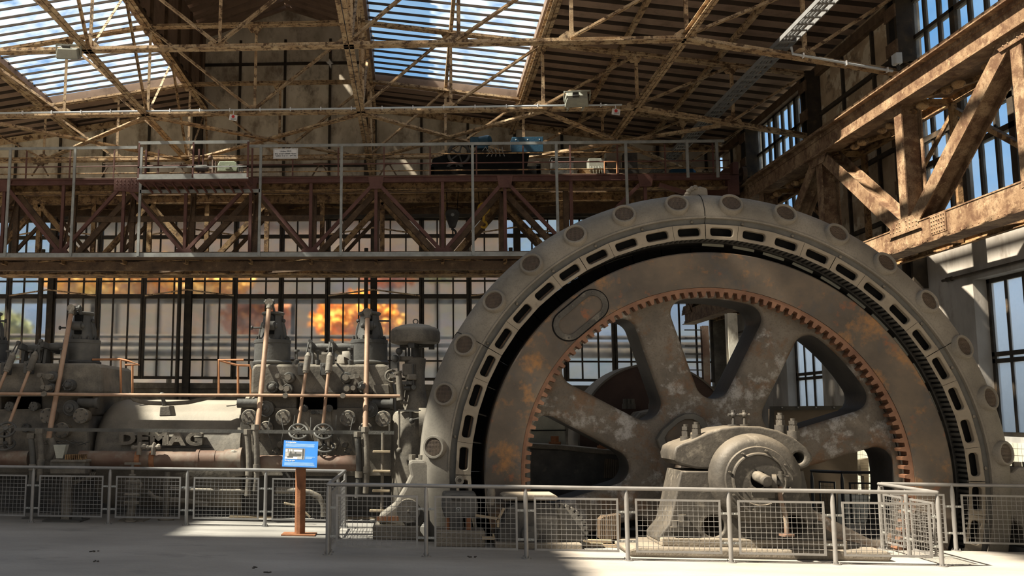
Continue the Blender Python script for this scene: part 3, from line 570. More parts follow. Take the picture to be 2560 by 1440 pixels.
# crossing braces in the plane of the bottom chords
BN = [-15.7, -9.4, -1.88, 4.28, 10.56]
wb = ['beside the dark roof at far left', 'over the left end of the crane handrail', 'over the white enamel crane sign', 'over the blue crane motor', 'over the crane switch cabinets']
for i in range(len(BN) - 1):
    for j, (ya, yb) in enumerate(((31.9, 37.9), (37.9, 31.9))):
        b = MB(); p = V((BN[i], ya, 12.36 - 0.03 * j if BN[i] < 8 else 11.8)); q = V((BN[i + 1], yb, 12.36 - 0.03 * j if BN[i + 1] < 8 else 11.85 - 0.03 * j))
        dbl(b, p, q, 0.11)
        tag(b.build('wind_brace', M_TRUSS, None, smooth=0), ('flat rusty brace running away from the camera ' if j == 0 else 'flat rusty brace running towards the camera ') + wb[i] if i else ('rusty flat brace, ' + ('receding' if j == 0 else 'approaching') + ' ' + wb[0]), 'brace', 'flat braces between the truss chords')
# ---- purlins crossing the plain roof on the right
for k, x in enumerate((7.0, 10.2)):
    b = MB(); b.ibar((x, 18, zroof(x) - 0.16), (x, YB, zroof(x) - 0.16), 0.12, 0.2, 0.02)
    tag(b.build('purlin', M_TRUSS, None, smooth=0), ('purlin under the brown roof sheets, nearer the skylight', 'purlin under the brown roof sheets, nearer the side wall')[k], 'purlin', 'purlins under the brown roof')

# ---- cable tray, conduits, lamps on the trusses
t = thing('cable_tray', 'pale galvanised cable ladder hanging under the roof beside the purlins', 'cable tray', (10.2, 30, 12.2))
X0, Z0_ = 10.05, 12.28
for s in (-1, 1):
    b = MB(); b.bar((X0 + s * 0.22, 18, Z0_), (X0 + s * 0.22, YB - 0.3, Z0_), 0.03, 0.12); b.build('side_rail', M_TRAY, t, smooth=0)
y = 18.2
while y < YB - 0.4: b = MB(); b.bar((X0 - 0.22, y, Z0_ - 0.03), (X0 + 0.22, y, Z0_ - 0.03), 0.10, 0.03); y += 0.42; b.build('rung', M_TRAY, t, smooth=0)
for dx in (-0.1, -0.02, 0.07): b = MB(); b.tube((X0 + dx, 18, Z0_ + 0.0), (X0 + dx, YB - 0.4, Z0_ + 0.0), 0.03, 6); b.build('cable', M_TRAY, t)
t = thing('conduit', 'thin pale conduit pipe clipped along the middle truss chord', 'pipe', (-4, 31.7, 12.5))
b = MB(); b.tube((-20, 31.70, 12.50), (6.9, 31.70, 12.50), 0.032, 8); b.build('conduit_pipe', M_GREYBOX, t)
x = -19
while x < 6.8:
    b = MB(); b.box((x, 31.69, 12.50), (0.03, 0.09, 0.12)); b.build('pipe_clip', M_WHITE, t, smooth=0); x += 1.05
t = thing('conduit', 'short pale conduit on the truss end above the crane girder', 'pipe', (11.5, 25.7, 11.7))
b = MB(); b.path([onY(1978, 118, 25.75), onY(1982, 135, 25.72), onY(2030, 143, 25.72), onY(2232, 178, 25.72)], 0.035, 8); b.build('conduit_pipe', M_GREYBOX, t)
for px_, py_ in ((2008, 139), (2115, 158), (2218, 175)):
    b = MB(); b.box(onY(px_, py_, 25.72), (0.03, 0.1, 0.13)); b.build('pipe_clip', M_WHITE, t, smooth=0)
for px_, py_, nm in ((583, 294, 'near the wall panels'), (1540, 280, 'at the right end of the conduit')):
    c = onY(px_, py_, 31.62); t = thing('warning_tag', 'white tag with a red symbol on the conduit ' + nm, 'sign', c, 'white tags on the conduit')
    b = MB(); b.box(c, (0.27, 0.02, 0.20), Matrix.Rotation(0.15, 3, 'Y')); b.build('tag_plate', M_WHITE, t, smooth=0)
    b = MB(); b.lathe([(0.0, 0), (0.055, 0), (0.055, 0.006), (0.0, 0.006)], c + V((0, -0.011, 0.035)), (0, -1, 0), 16); b.build('red_symbol', M_SIGNRED, t)
    b = MB()
    for k in range(3): b.box(c + V((0.01, -0.013, -0.03 - 0.025 * k)), (0.17, 0.004, 0.008))
    b.build('print_lines', M_INK, t, smooth=0)
    b = MB(); b.tube(c + V((0, 0, 0.08)), (c.x, 31.69, 12.52), 0.012, 6); b.tube((c.x, 31.66, 12.44), (c.x, 31.86, 12.44), 0.012, 6); b.build('hanger', M_WHITE, t)
def floodlight(c, lab, yaw, tilt, sx, sy, sz):
    c = V(c); t = thing('floodlight', lab, 'lamp', c, 'floodlights on the roof trusses'); R = Matrix.Rotation(yaw, 3, 'Z') @ Matrix.Rotation(tilt, 3, 'X')
    b = MB(); poly = [(-0.5, -0.5), (0.5, -0.5), (0.42, 0.5), (-0.42, 0.5)]
    vs = []
    for k, zz in ((1.0, -0.5), (0.86, 0.5)):
        for i, j in ((-1, -1), (1, -1), (1, 1), (-1, 1)): vs.append(c + R @ V((i * k * sx / 2, j * k * sy / 2, zz * sz)))
    b.add(vs, [(0, 3, 2, 1), (4, 5, 6, 7), (0, 1, 5, 4), (1, 2, 6, 5), (2, 3, 7, 6), (3, 0, 4, 7)]); b.build('lamp_housing', M_LAMP, t, smooth=0, bevel=0.02)
    b = MB(); b.box(c + R @ V((0, 0, -sz * 0.5 - 0.01)), (sx * 0.92, sy * 0.9, 0.03), R); b.build('lamp_glass', M_LAMPGLASS, t, smooth=0)
    b = MB()
    for s in (-1, 1): b.bar(c + R @ V((s * (sx / 2 + 0.03), 0, -sz * 0.2)), c + R @ V((s * (sx / 2 + 0.03), 0.05, sz * 0.8)), 0.03, 0.10, R @ V((0, 1, 0)))
    b.bar(c + R @ V((-sx / 2 - 0.03, 0.05, sz * 0.8)), c + R @ V((sx / 2 + 0.03, 0.05, sz * 0.8)), 0.10, 0.03); b.build('mounting_bracket', M_LAMP, t, smooth=0)
    if tilt > 1:
        b = MB()
        for s in (-0.25, 0.25): b.box2((c.x + s - 0.03, c.y, 12.38), (c.x + s + 0.03, c.y + 0.55, 12.44 if c.z - sz < 12.44 else c.z - sz * 0.4)); b.cut()
        b.each('support_leg', M_LAMP, t, smooth=0)
    b = MB(); b.box(c + R @ V((-0.05, -sy * 0.1, sz * 0.62)), (0.2, 0.14, 0.1), R); b.build('terminal_box', M_DARK, t, smooth=0)
floodlight(onY(172, 132, 25.5), 'grey floodlight hanging from the nearest truss before the blue skylight', 0.15, 0.45, 0.62, 0.62, 0.26)
floodlight(onY(1442, 247, 31.4), 'beige floodlight standing on the middle truss under brown roof', -0.1, 1.2, 0.78, 0.40, 0.40)
for px_, py_, Y, nm in ((2243, 148, 25.4, 'on the column above the crane girder'), (1856, 436, 37.0, 'on the farthest side wall column')):
    c = onY(px_, py_, Y); t = thing('switch_box', 'small pale grey switch box ' + nm, 'box', c, 'switch boxes on the side wall')
    b = MB(); b.box(c, (0.16, 0.24, 0.30)); b.build('box_body', M_GREYBOX, t, smooth=0, bevel=0.015)
    b = MB(); b.box(c + V((-0.09, 0, 0)), (0.02, 0.20, 0.26)); b.build('box_lid', M_GREYBOX, t, smooth=0)
    b = MB()
    for k in (-0.05, 0, 0.05): b.tube(c + V((0, k, -0.15)), c + V((0.03, k, -0.3)), 0.015, 6)
    b.build('cable_entry', M_DARK, t)
    b = MB(); b.box2((c.x + 0.05, c.y - 0.05, c.z - 0.06), (13.2, c.y + 0.12, c.z + 0.06)); b.box2((13.05, c.y, c.z - 0.06), (13.2, (25.9 if Y < 30 else 37.9), c.z + 0.06)); b.build('mounting_arm', M_WINST, t, smooth=0)

# ================================================================== what stands outside the end windows
M_OUTW = mat('weathered_works_wall', [(0.3, (0.13, 0.118, 0.108)), (0.5, (0.19, 0.175, 0.165)), (0.7, (0.26, 0.245, 0.235))], 0.22, 0.9, 0, 0, patch=[((0.25, 0.15, 0.10), 0.57, 0.3, 0.1, 0.8), ((0.13, 0.15, 0.19), 0.58, 0.25, 0.08, 0.8)], stretch=(0.6, 1, 1.4))
t = thing('works_building', 'blurred brownish works building beyond the end windows', 'building', (-3, 66, 0))
b = MB(); b.box2((-24, 66, 0), (5.5, 76, 16.2)); b.build('outer_wall', M_OUTW, t, smooth=0)
b = MB(); b.box2((-24.4, 65.6, 16.2), (5.9, 76, 16.7)); b.build('roof_edge', M_DARK, t, smooth=0)
M_LEAF = [mat('autumn_leaves_orange', [(0.35, (0.90, 0.40, 0.04)), (0.65, (1.0, 0.64, 0.14))], 0.8, 0.8, 0, 0), mat('autumn_leaves_gold', [(0.35, (0.95, 0.56, 0.10)), (0.65, (1.0, 0.80, 0.34))], 0.8, 0.8, 0, 0), mat('autumn_leaves_russet', [(0.35, (0.55, 0.22, 0.10)), (0.65, (0.78, 0.42, 0.25))], 0.8, 0.8, 0, 0), mat('late_green_leaves', [(0.35, (0.30, 0.36, 0.12)), (0.65, (0.48, 0.52, 0.25))], 0.8, 0.8, 0, 0)]
rt = random.Random(3)
def tree(x, y, h, r, k, lab, flatn=0.7, zb_=None):
    t = thing('autumn_tree', lab, 'tree', (x, y, 0), 'trees outside the end windows'); zc = zb_ or h - r * flatn
    b = MB(); b.tube((x, y, 0), (x, y, zc), 0.22, 8, 0.1); b.build('trunk', M_DARK, t)
    b = MB(); n = int(900 * min(1.6, r * r / 4))
    for _ in range(n):
        d = V((rt.gauss(0, 1), rt.gauss(0, 1), rt.gauss(0, 1))).normalized() * (rt.random() ** 0.4)
        c = V((x, y, zc)) + V((d.x * r, d.y * r * 0.8, d.z * r * flatn)); s = rt.uniform(0.16, 0.34)
        u = V((rt.gauss(0, 1), rt.gauss(0, 1), rt.gauss(0, 1))).normalized() * s; v = u.cross(V((rt.gauss(0, 1), rt.gauss(0, 1), rt.gauss(0, 1)))).normalized() * s
        b.add([c - u, c - v * 0.6, c + u, c + v * 0.6], [(0, 1, 2, 3)])
    b.build('foliage', M_LEAF[k], t, smooth=0)
def tp(px_, py_, Y): return onY(px_, py_, Y)
for px_, py_, Y, r, fl, k, lab in (
    (240, 716, 58, 2.4, 0.5, 1, 'golden tree crown beyond the windows left of the dark valve tower rods'), (330, 716, 57, 2.7, 0.5, 1, 'bright golden tree crown beyond the windows, just left of the tall wind column'), (430, 718, 58, 2.7, 0.5, 0, 'orange tree crown beyond the windows, behind the tall wind column'),
    (545, 720, 57, 2.7, 0.5, 1, 'golden tree crown beyond the windows, right of the tall wind column'), (900, 812, 56, 2.7, 0.65, 0, 'glowing orange tree low behind the right-hand valve tower'), (980, 700, 58, 2.0, 0.5, 2, 'russet tree crown beyond the windows above the governor'),
    (660, 806, 58, 2.2, 0.6, 2, 'russet tree low behind the left lit valve tower'), (1090, 690, 57, 1.8, 0.5, 3, 'greenish tree crown beyond the windows beside the ring housing'), (40, 850, 56, 2.2, 0.7, 3, 'greenish tree low behind the darkest valve tower')):
    c = tp(px_, py_ - 8 if py_ < 730 else py_, Y); tree(c.x, Y, c.z + r * fl, r, k, lab, fl, c.z)
for k, (yy, rr, lab) in enumerate(((753, 0.24, 'thick grey pipeline high outside the end windows'), (845, 0.10, 'thin grey pipeline outside, upper of the lower three'), (862, 0.14, 'grey pipeline outside, middle of the lower three'), (882, 0.25, 'thick dull pipeline outside, lowest of the lower three'))):
    z = onY(700, yy, 47).z; t = thing('pipeline', lab, 'pipe', (-4, 47, z), 'pipelines outside the end windows')
    b = MB(); b.tube((-26, 47, z), (14, 47, z), rr, 12); b.build('pipe_run', M_DARK, t)


t = thing('pipe_rack', 'row of dark posts carrying the grey pipelines outside the end windows', 'rack', (-4, 47.4, -0.15))
zt = onY(700, 753, 47).z
for x in (-16, -6, 4):
    b = MB(); b.box2((x - 0.1, 47.30, -0.15), (x + 0.1, 47.5, zt)); b.build('rack_post', M_DARK, t, smooth=0)
    for yy in (753, 845, 862, 882): b = MB(); z = onY(700, yy, 47).z; b.box2((x - 0.08, 46.95, z - 0.06), (x + 0.08, 47.3, z + 0.02)); b.build('rack_arm', M_DARK, t, smooth=0)
# ================================================================== crane runway girder along the side wall
XG = 11.5
def rivets(b, pts, r=0.022, ax=(-1, 0, 0)):
    for p in pts: b.lathe([(0.0, r * 0.7), (r * 0.8, r * 0.45), (r, 0)], p, ax, 6)
t = thing('crane_runway_girder', 'massive rusty riveted girder running along the side wall above the generator', 'girder', (XG, 28, 5.98))
YA, YZ = 10.0, YB - 0.2
b = MB(); b.bar((XG, YA, 10.25), (XG, YZ, 10.25), 0.07, 0.15); b.bar((XG, YA, 10.165), (XG, YZ, 10.165), 0.16, 0.03); b.build('crane_rail', M_RUNWAY, t, smooth=0)
b = MB(); b.bar((XG + 0.05, YA, 10.135), (XG + 0.05, YZ, 10.135), 0.50, 0.03); b.bar((XG, YA, 9.83), (XG, YZ, 9.83), 0.03, 0.60); b.bar((XG + 0.05, YA, 9.53), (XG + 0.05, YZ, 9.53), 0.44, 0.03)
b.bar((XG - 0.03, YA, 10.07), (XG - 0.03, YZ, 10.07), 0.03, 0.11); b.bar((XG - 0.03, YA, 9.60), (XG - 0.03, YZ, 9.60), 0.03, 0.11)
y = 17.0
while y < 34: rivets(b, [(XG - 0.045, y, 10.07), (XG - 0.045, y, 9.60)], 0.02); y += 0.22
b.build('top_chord', M_RUNWAY, t, smooth=0)
b = MB(); b.bar((XG, YA, 6.34), (XG, YZ, 6.34), 0.03, 0.56); b.bar((XG + 0.15, YA, 6.63), (XG + 0.15, YZ, 6.63), 0.36, 0.03); b.bar((XG + 0.12, YA, 6.045), (XG + 0.12, YZ, 6.045), 0.50, 0.03)
b.bar((XG + 0.35, YA, 6.34), (XG + 0.35, YZ, 6.34), 0.03, 0.5); b.bar((XG - 0.03, YA, 6.115), (XG - 0.03, YZ, 6.115), 0.03, 0.11)
y = 17.0
while y < 34: rivets(b, [(XG - 0.045, y, 6.115)], 0.02); y += 0.22
b.build('bottom_chord', M_RUNWAY, t, smooth=0)
YP = [13.9, 18.5, 23.05, 27.6, 32.2, 36.8, 41.4]
for i, y in enumerate(YP):
    b = MB(); b.bar((XG - 0.01, y, 6.5), (XG - 0.01, y, 9.55), 0.34, 0.03, (1, 0, 0)); b.bar((XG + 0.22, y, 6.5), (XG + 0.22, y, 9.55), 0.03, 0.44, (1, 0, 0)); b.bar((XG + 0.44, y, 6.5), (XG + 0.44, y, 9.55), 0.34, 0.03, (1, 0, 0)); b.build('post', M_RUNWAY, t, smooth=0)
    bot = i % 2 == 0
    b = MB(); z = 6.55 if bot else 9.55; s = 1 if bot else -1
    b.prism([(-0.75, 0), (0.75, 0), (0.42, s * 0.36), (-0.42, s * 0.36)], (XG - 0.045, y, z - s * 0.1), (0, 1, 0), (0, 0, 1), (-0.02, 0, 0)); rivets(b, [(XG - 0.066, y + dy, z + s * dz) for dy in (-0.6, -0.45, -0.3, -0.15, 0.15, 0.3, 0.45, 0.6) for dz in (0.0, 0.09)] + [(XG - 0.066, y + dy, z + s * 0.18) for dy in (-0.3, -0.15, 0.15, 0.3)], 0.024); b.build('gusset_plate', M_RUNWAY, t, smooth=50)
    if i < len(YP) - 1:
        y2 = YP[i + 1]; za, zb_ = (6.62, 9.45) if bot else (9.45, 6.62)
        b = MB(); o = 0.30 if True else 0
        p = V((XG + 0.2, y + o, za)); q = V((XG + 0.2, y2 - o, zb_)); x_, y_, d_ = b.frame(q - p, (1, 0, 0))
        b.bar(p + V((-0.21, 0, 0)), q + V((-0.21, 0, 0)), 0.36, 0.03, (1, 0, 0)); b.bar(p + V((0.21, 0, 0)), q + V((0.21, 0, 0)), 0.36, 0.03, (1, 0, 0))
        b.bar(p, q, 0.03, 0.40, (1, 0, 0)); b.build('diagonal', M_RUNWAY, t, smooth=0)
b = MB()                                # splice plate with its rivet field
b.box((XG - 0.03, 21.6, 6.40), (0.02, 0.62, 0.42)); rivets(b, [(XG - 0.045, 21.36 + 0.1 * k, 6.24 + 0.085 * j) for k in range(6) for j in range(5)], 0.022); b.build('splice_plate', M_RUNWAY, t, smooth=60)
y = 17
while y < 36:                            # rail clips seen along the upper edge
    b = MB(); b.box((XG + 0.10, y, 10.19), (0.10, 0.12, 0.07)); b.tube((XG + 0.10, y, 10.2), (XG + 0.10, y, 10.27), 0.025, 6); y += 0.9; b.build('rail_clip', M_WINST, t, smooth=0)
# inner lattice and lateral bracing towards the wall
XH = 12.75
for z, nm in ((9.7, 'rear_top_chord'), (6.3, 'rear_bottom_chord')):
    b = MB(); b.chan((XH, YA, z), (XH, YZ, z), 0.12, 0.25, 0.02); b.build(nm, M_CRANE, t, smooth=0)
for i, y in enumerate(YP):
    for z in (9.62, 6.3):
        b = MB(); b.chan((XG + 0.2, y, z), (XH, y, z), 0.10, 0.16, 0.015); b.build('cross_strut', M_CRANE, t, smooth=0)
    b = MB(); b.chan((XH, y, 6.4), (XH, y, 9.6), 0.12, 0.16, 0.015, (0, 1, 0)); b.build('rear_post', M_CRANE, t, smooth=0)
    if i < len(YP) - 1:
        y2 = YP[i + 1]
        for z in (9.60, 6.26):
            for k in range(2):
                ya = y + (y2 - y) * k / 2; yb = y + (y2 - y) * (k + 1) / 2; b = MB()
                b.ell((XG + 0.2 if k == 0 else XH, ya, z), (XH if k == 0 else XG + 0.2, yb, z), 0.11, 0.014); b.build('lateral_brace', M_CRANE, t, smooth=0)
        b = MB(); b.ell((XH, y, 6.5 if i % 2 else 9.5), (XH, y2, 9.5 if i % 2 else 6.5), 0.12, 0.014, (1, 0, 0)); b.build('rear_diagonal', M_CRANE, t, smooth=0)
b = MB(); b.box2((XG + 0.55, YA, 9.72), (XH - 0.1, 23.0, 9.76)).cut(); b.box2((XG + 0.55, 24.2, 9.72), (XH - 0.1, YZ, 9.76)).cut(); b.each('walkway_plate', M_DKCRANE, t, smooth=0)
y = 19.6
while y < 33:                            # rounded brackets under the top chord
    for dy, r in ((0, 0.12), (0.45, 0.10)): b = MB(); b.sphere((XG + 0.35, y + dy, 9.41), r, 10, (1.2, 1.2, 0.8)); b.build('support_bracket', M_CRANE, t, smooth=60)
    y += 1.52

# ================================================================== overhead travelling crane
YC = 33.0
def cp(x, y, dY=0.0): return onY(x, y, YC + dY)
ct = thing('overhead_crane', 'long lattice overhead travelling crane spanning the hall before the end windows', 'crane', (-3, YC + 2, 7.5))
XL, XE = -16.5, 10.75
ZT = cp(600, 448).z; ZB = cp(600, 645).z
def chord(name, Y, z, m, h=0.22, w_=0.2, x1=XE):
    b = MB(); b.ibar((XL, Y, z), (x1, Y, z), w_, h, 0.025); b.build(name, m, ct, smooth=0)
NB = [cp(x, 632).x for x in (151, 460, 775, 1107, 1431)]; NT = [cp(x, 470).x for x in (310, 627, 940, 1262, 1613)]
NB = [NB[0] - 4.42] + NB; NT = [NT[0] - 4.4] + NT
def trussface(Y, m, z0, z1, a, posts, tag_, dx=0.0):
    for i in range(len(NB)):
        for xa, xb in ((NB[i], NT[i]), (NT[i], NB[i + 1] if i + 1 < len(NB) else None)):
            if xb is None: continue
            b = MB(); p = (xa + dx, Y, z0 if xa == NB[i] else z1); q = (xb + dx, Y, z1 if xa == NB[i] else z0)
            b.chan(p, q, a, a, 0.014, (0, 1, 0)); b.build(tag_ + '_diagonal', m, ct, smooth=0)
        if posts:
            for x in (NB[i], NT[i]):
                b = MB(); b.chan((x + dx, Y + 0.03, z0), (x + dx, Y + 0.03, z1), a * 0.9, a * 0.9, 0.014, (0, 1, 0)); b.build(tag_ + '_post', m, ct, smooth=0)
        b = MB(); b.prism([(-0.36, -0.12), (0.36, -0.12), (0.26, 0.12), (-0.26, 0.12)], (NB[i] + dx, Y - 0.07, z0 + 0.02), (1, 0, 0), (0, 0, 1), (0, -0.015, 0)); b.build(tag_ + '_gusset', m, ct, smooth=0)
        b = MB(); b.prism([(-0.28, 0.16), (0.28, 0.16), (0.20, -0.28), (-0.20, -0.28)], (NT[i] + dx, Y - 0.07, z1), (1, 0, 0), (0, 0, 1), (0, -0.015, 0)); b.build(tag_ + '_gusset', m, ct, smooth=0)
# front auxiliary truss (oxide red), main girders, rear auxiliary truss
chord('front_top_chord', YC, ZT - 0.06, M_RED, 0.20, 0.16); chord('front_bottom_chord', YC, ZB + 0.13, M_DKCRANE, 0.16, 0.16)
trussface(YC, M_RED, ZB + 0.18, ZT - 0.12, 0.12, True, 'front')
for k, (dY, m, a) in enumerate(((1.15, M_DKCRANE, 0.20), (3.0, M_CRANE, 0.19), (4.1, M_DKCRANE, 0.13))):
    nm = ('main_girder_front', 'main_girder_rear', 'rear_auxiliary')[k]
    chord(nm + '_top_chord', YC + dY, ZT - 0.05, m if k else M_CRANE, 0.34 if k < 2 else 0.2, 0.26, 11.0 if k < 2 else XE); chord(nm + '_bottom_chord', YC + dY, ZB - 0.02, m, 0.28 if k < 2 else 0.18, 0.24)
    trussface(YC + dY, m, ZB + 0.1, ZT - 0.2, a, k < 2, nm, 0.12 * k)
# decks and wind bracing between the trusses
b = MB(); b.box2((XL, YC + 0.1, ZT + 0.02), (XE, YC + 1.05, ZT + 0.06)).cut(); b.box2((XL, YC + 3.1, ZT + 0.02), (XE, YC + 4.05, ZT + 0.06)).cut(); b.each('upper_deck', M_CRANE, ct, smooth=0)
b = MB(); b.bar((XL, YC + 0.55, ZT - 0.16), (XE, YC + 0.55, ZT - 0.16), 0.03, 0.40); b.bar((XL, YC + 0.4, ZT - 0.36), (XE, YC + 0.4, ZT - 0.36), 0.36, 0.03); b.build('deck_edge_plate', M_CRANE, ct, smooth=0)
b = MB(); b.bar((XL, YC + 3.6, ZT - 0.30), (XE, YC + 3.6, ZT - 0.30), 0.03, 0.5); b.build('rear_edge_plate', M_DKCRANE, ct, smooth=0)
b = MB(); b.box2((XL, YC - 0.55, ZB - 0.04), (XE, YC + 0.1, ZB)); b.build('lower_walkway', M_DKCRANE, ct, smooth=0)
b = MB(); b.box2((XL, YC - 0.58, ZB - 0.05), (XE, YC - 0.55, ZB + 0.10)); b.build('walkway_edge_strip', M_GALV, ct, smooth=0)
b = MB(); b.chan((XL, YC + 0.6, ZB - 0.20), (XE, YC + 0.6, ZB - 0.20), 0.2, 0.3, 0.02); b.build('lower_side_beam', M_DKCRANE, ct, smooth=0)
b = MB(); b.box2((XL, YC + 3.1, ZB - 0.12), (XE, YC + 4.1, ZB - 0.08)); b.build('lower_rear_deck', M_CRANE, ct, smooth=0)
for i in range(len(NB) - 1):
    for xa, xb, ya, yb in ((NB[i], NT[i], 0.1, 1.1), (NT[i], NB[i + 1], 1.1, 0.1)):
        b = MB(); b.ell((xa, YC + ya, ZB - 0.06), (xb, YC + yb, ZB - 0.06), 0.09, 0.012); b.build('lower_brace', M_CRANE, ct, smooth=0)
        b = MB(); b.ell((xa, YC + 2 + ya, ZB - 0.12), (xb, YC + 2 + yb + (1 if yb > 1 else 0), ZB - 0.12), 0.09, 0.012); b.build('lower_brace', M_DKCRANE, ct, smooth=0)
        b = MB(); b.ell((xa, YC + 3 + ya, ZT - 0.35), (xb, YC + 3 + yb, ZT - 0.35), 0.09, 0.012); b.build('upper_brace', M_CRANE, ct, smooth=0)
    for x in (NB[i], NT[i]):
        b = MB(); b.chan((x, YC + 0.05, ZB - 0.1), (x, YC + 1.15, ZB - 0.1), 0.1, 0.14, 0.014); b.build('cross_beam', M_CRANE, ct, smooth=0)
        b = MB(); b.chan((x, YC + 0.05, ZT - 0.15), (x, YC + 1.15, ZT - 0.15), 0.1, 0.2, 0.014); b.build('cross_beam', M_CRANE, ct, smooth=0)
        b = MB(); b.ell((x, YC + 0.1, ZB + 0.2), (x, YC + 1.1, ZT - 0.4), 0.08, 0.012); b.build('sway_brace', M_DKCRANE, ct, smooth=0)
b = MB(); b.box2((XL + 4, YC + 0.98, ZT - 1.32), (cp(800, 560).x, YC + 1.05, ZT - 1.12)); b.build('wooden_side_board', M_DKCRANE, ct, smooth=0)
# end carriage on the runway rail
b = MB(); b.box2((10.8, YC + 0.4, ZT - 0.60), (11.20, YC + 4.2, ZT + 0.10)); b.box2((11.0, YC + 0.4, 10.50), (11.2, YC + 4.2, 10.95)); b.build('end_carriage', M_RED, ct, smooth=0, bevel=0.02)
for dy in (0.9, 3.6):
    b = MB(); b.tube((11.43, YC + dy, 10.61), (11.57, YC + dy, 10.61), 0.28, 20); b.tube((11.1, YC + dy, 10.61), (11.65, YC + dy, 10.61), 0.07, 12); b.build('travel_wheel', M_DKCRANE, ct)
b = MB(); b.bar(cp(1647, 462), cp(1770, 500, 0.2), 0.12, 0.14); b.build('end_brace', M_RED, ct, smooth=0)
# handrails
zr = cp(600, 377).z
b = MB(); b.box2((XL, YC - 0.60, zr - 0.05), (cp(355, 380).x, YC - 0.57, zr + 0.05)); b.cut(); b.box2((cp(630, 372).x, YC - 0.60, zr - 0.05), (cp(1797, 362).x, YC - 0.57, zr + 0.05)); b.cut(); b.each('top_handrail', M_GALV, ct, smooth=0)
for x in (-130, 20, 183, 350, 650, 853, 1182, 1393, 1568, 1722, 1797):
    X = cp(x, 500, -0.58).x; b = MB(); zl_ = ZB if x < 1500 else (ZT - 1.2 if x < 1600 else ZT - 0.2)
    b.box2((X - 0.045, YC - 0.62, zl_ - 0.02), (X + 0.045, YC - 0.56, zr)); b.build('tall_post', M_GALV, ct, smooth=0)
for dz, m in ((0.86, M_CRANE), (0.52, M_RED), (0.26, M_CRANE), (0.08, M_DKCRANE)):
    for dY in (0.02, 4.1):
        b = MB(); b.tube((XL, YC + dY, ZT + dz), (XE, YC + dY, ZT + dz), 0.024, 6); b.build('mid_rail', m, ct)
for k in range(17):
    x = XL + 0.8 + 1.62 * k
    for dY in (0.02, 4.1):
        b = MB(); b.bar((x, YC + dY, ZT), (x, YC + dY, ZT + 1.12), 0.05, 0.04, (0, 1, 0)); b.build('rail_stanchion', M_RED if dY < 1 else M_CRANE, ct, smooth=0)
for x in (100, 275, 445, 802, 970):      # trestles carrying the trolley wires
    c = cp(x, 440, 3.35); b = MB()
    for s in (-1, 1): b.bar(c + V((s * 0.34, 0, 0)), c + V((s * 0.06, 0, 0.46)), 0.05, 0.05)
    b.box(c + V((0, 0, 0.48)), (0.26, 0.12, 0.08)); b.bar(c + V((-0.3, 0, 0.5)), c + V((0.3, 0, 0.5)), 0.05, 0.04); b.build('wire_trestle', M_DKCRANE, ct, smooth=0)
for z in (0.62, 0.9):
    b = MB(); b.tube((XL, YC + 3.35, ZT + z), (8.2, YC + 3.35, ZT + z), 0.04, 8); b.build('conductor_tube', M_CRANE, ct)
b = MB(); b.bar((XL, YC + 1.15, ZT + 0.16), (XE, YC + 1.15, ZT + 0.16), 0.07, 0.10).cut(); b.bar((XL, YC + 3.0, ZT + 0.16), (XE, YC + 3.0, ZT + 0.16), 0.07, 0.10).cut(); b.each('trolley_rail', M_DKCRANE, ct, smooth=0)
b = MB(); b.tube(cp(35, 452, 0.8), cp(70, 452, 0.8), 0.09, 10); b.build('cable_drum', M_GALV, ct)
# inspection cage in front of the handrail
g0 = cp(355, 365, -1.1); g1 = cp(628, 362, -1.1); zf = cp(490, 452, -1.1).z; zt_ = cp(490, 364, -1.1).z
ins = 'inspection_cage'
b = MB(); b.box2((g0.x, YC - 1.5, zf - 0.08), (g1.x, YC - 0.62, zf)); b.build('cage_floor', M_RED, ct, smooth=0)
b = MB(); b.box2((g0.x, YC - 1.53, zf - 0.04), (g1.x, YC - 1.50, zf + 0.14)).cut(); b.box2((g0.x, YC - 1.53, zt_ - 0.06), (g1.x, YC - 1.50, zt_ + 0.05)).cut(); b.box2((g0.x, YC - 1.53, zf + 0.36), (g1.x, YC - 1.51, zf + 0.41)).cut(); b.each('cage_rail', M_GALV, ct, smooth=0)
for x in (g0.x + 0.03, (g0.x + g1.x) / 2, g1.x - 0.03):
    for Y in (YC - 1.50, YC - 0.66):
        b = MB(); b.box2((x - 0.03, Y - 0.03, zf), (x + 0.03, Y + 0.03, zt_)); b.build('cage_post', M_RED, ct, smooth=0)
b = MB(); zz = cp(490, 478, -0.6).z; b.box2((cp(350, 478, -0.6).x, YC - 0.62, zz - 0.06), (cp(650, 478, -0.6).x, YC - 0.56, zz + 0.06)); b.build('cage_carrier', M_GALV, ct, smooth=0)
b = MB()
for k in range(12):
    x = g0.x + 0.2 + (g1.x - g0.x - 0.3) * k / 11; b.bar((x, YC - 1.3, zf - 0.12), (x + 0.1, YC - 0.6, zf - 0.30), 0.05, 0.07).cut()
b.each('cage_rib', M_RED, ct, smooth=0)
b = MB(); c = cp(310, 460, -0.05); b.prism([(-0.36, 0.2), (0.62, 0.2), (0.62, -0.30), (0.3, -0.30), (-0.36, -0.24)], c, (1, 0, 0), (0, 0, 1), (0, -0.03, 0)); rivets(b, [c + V((-0.25 + 0.14 * i, -0.03, 0.12 - 0.13 * j)) for i in range(6) for j in range(3)], 0.03, (0, -1, 0)); b.build('riveted_node_plate', M_RED, ct, smooth=50)

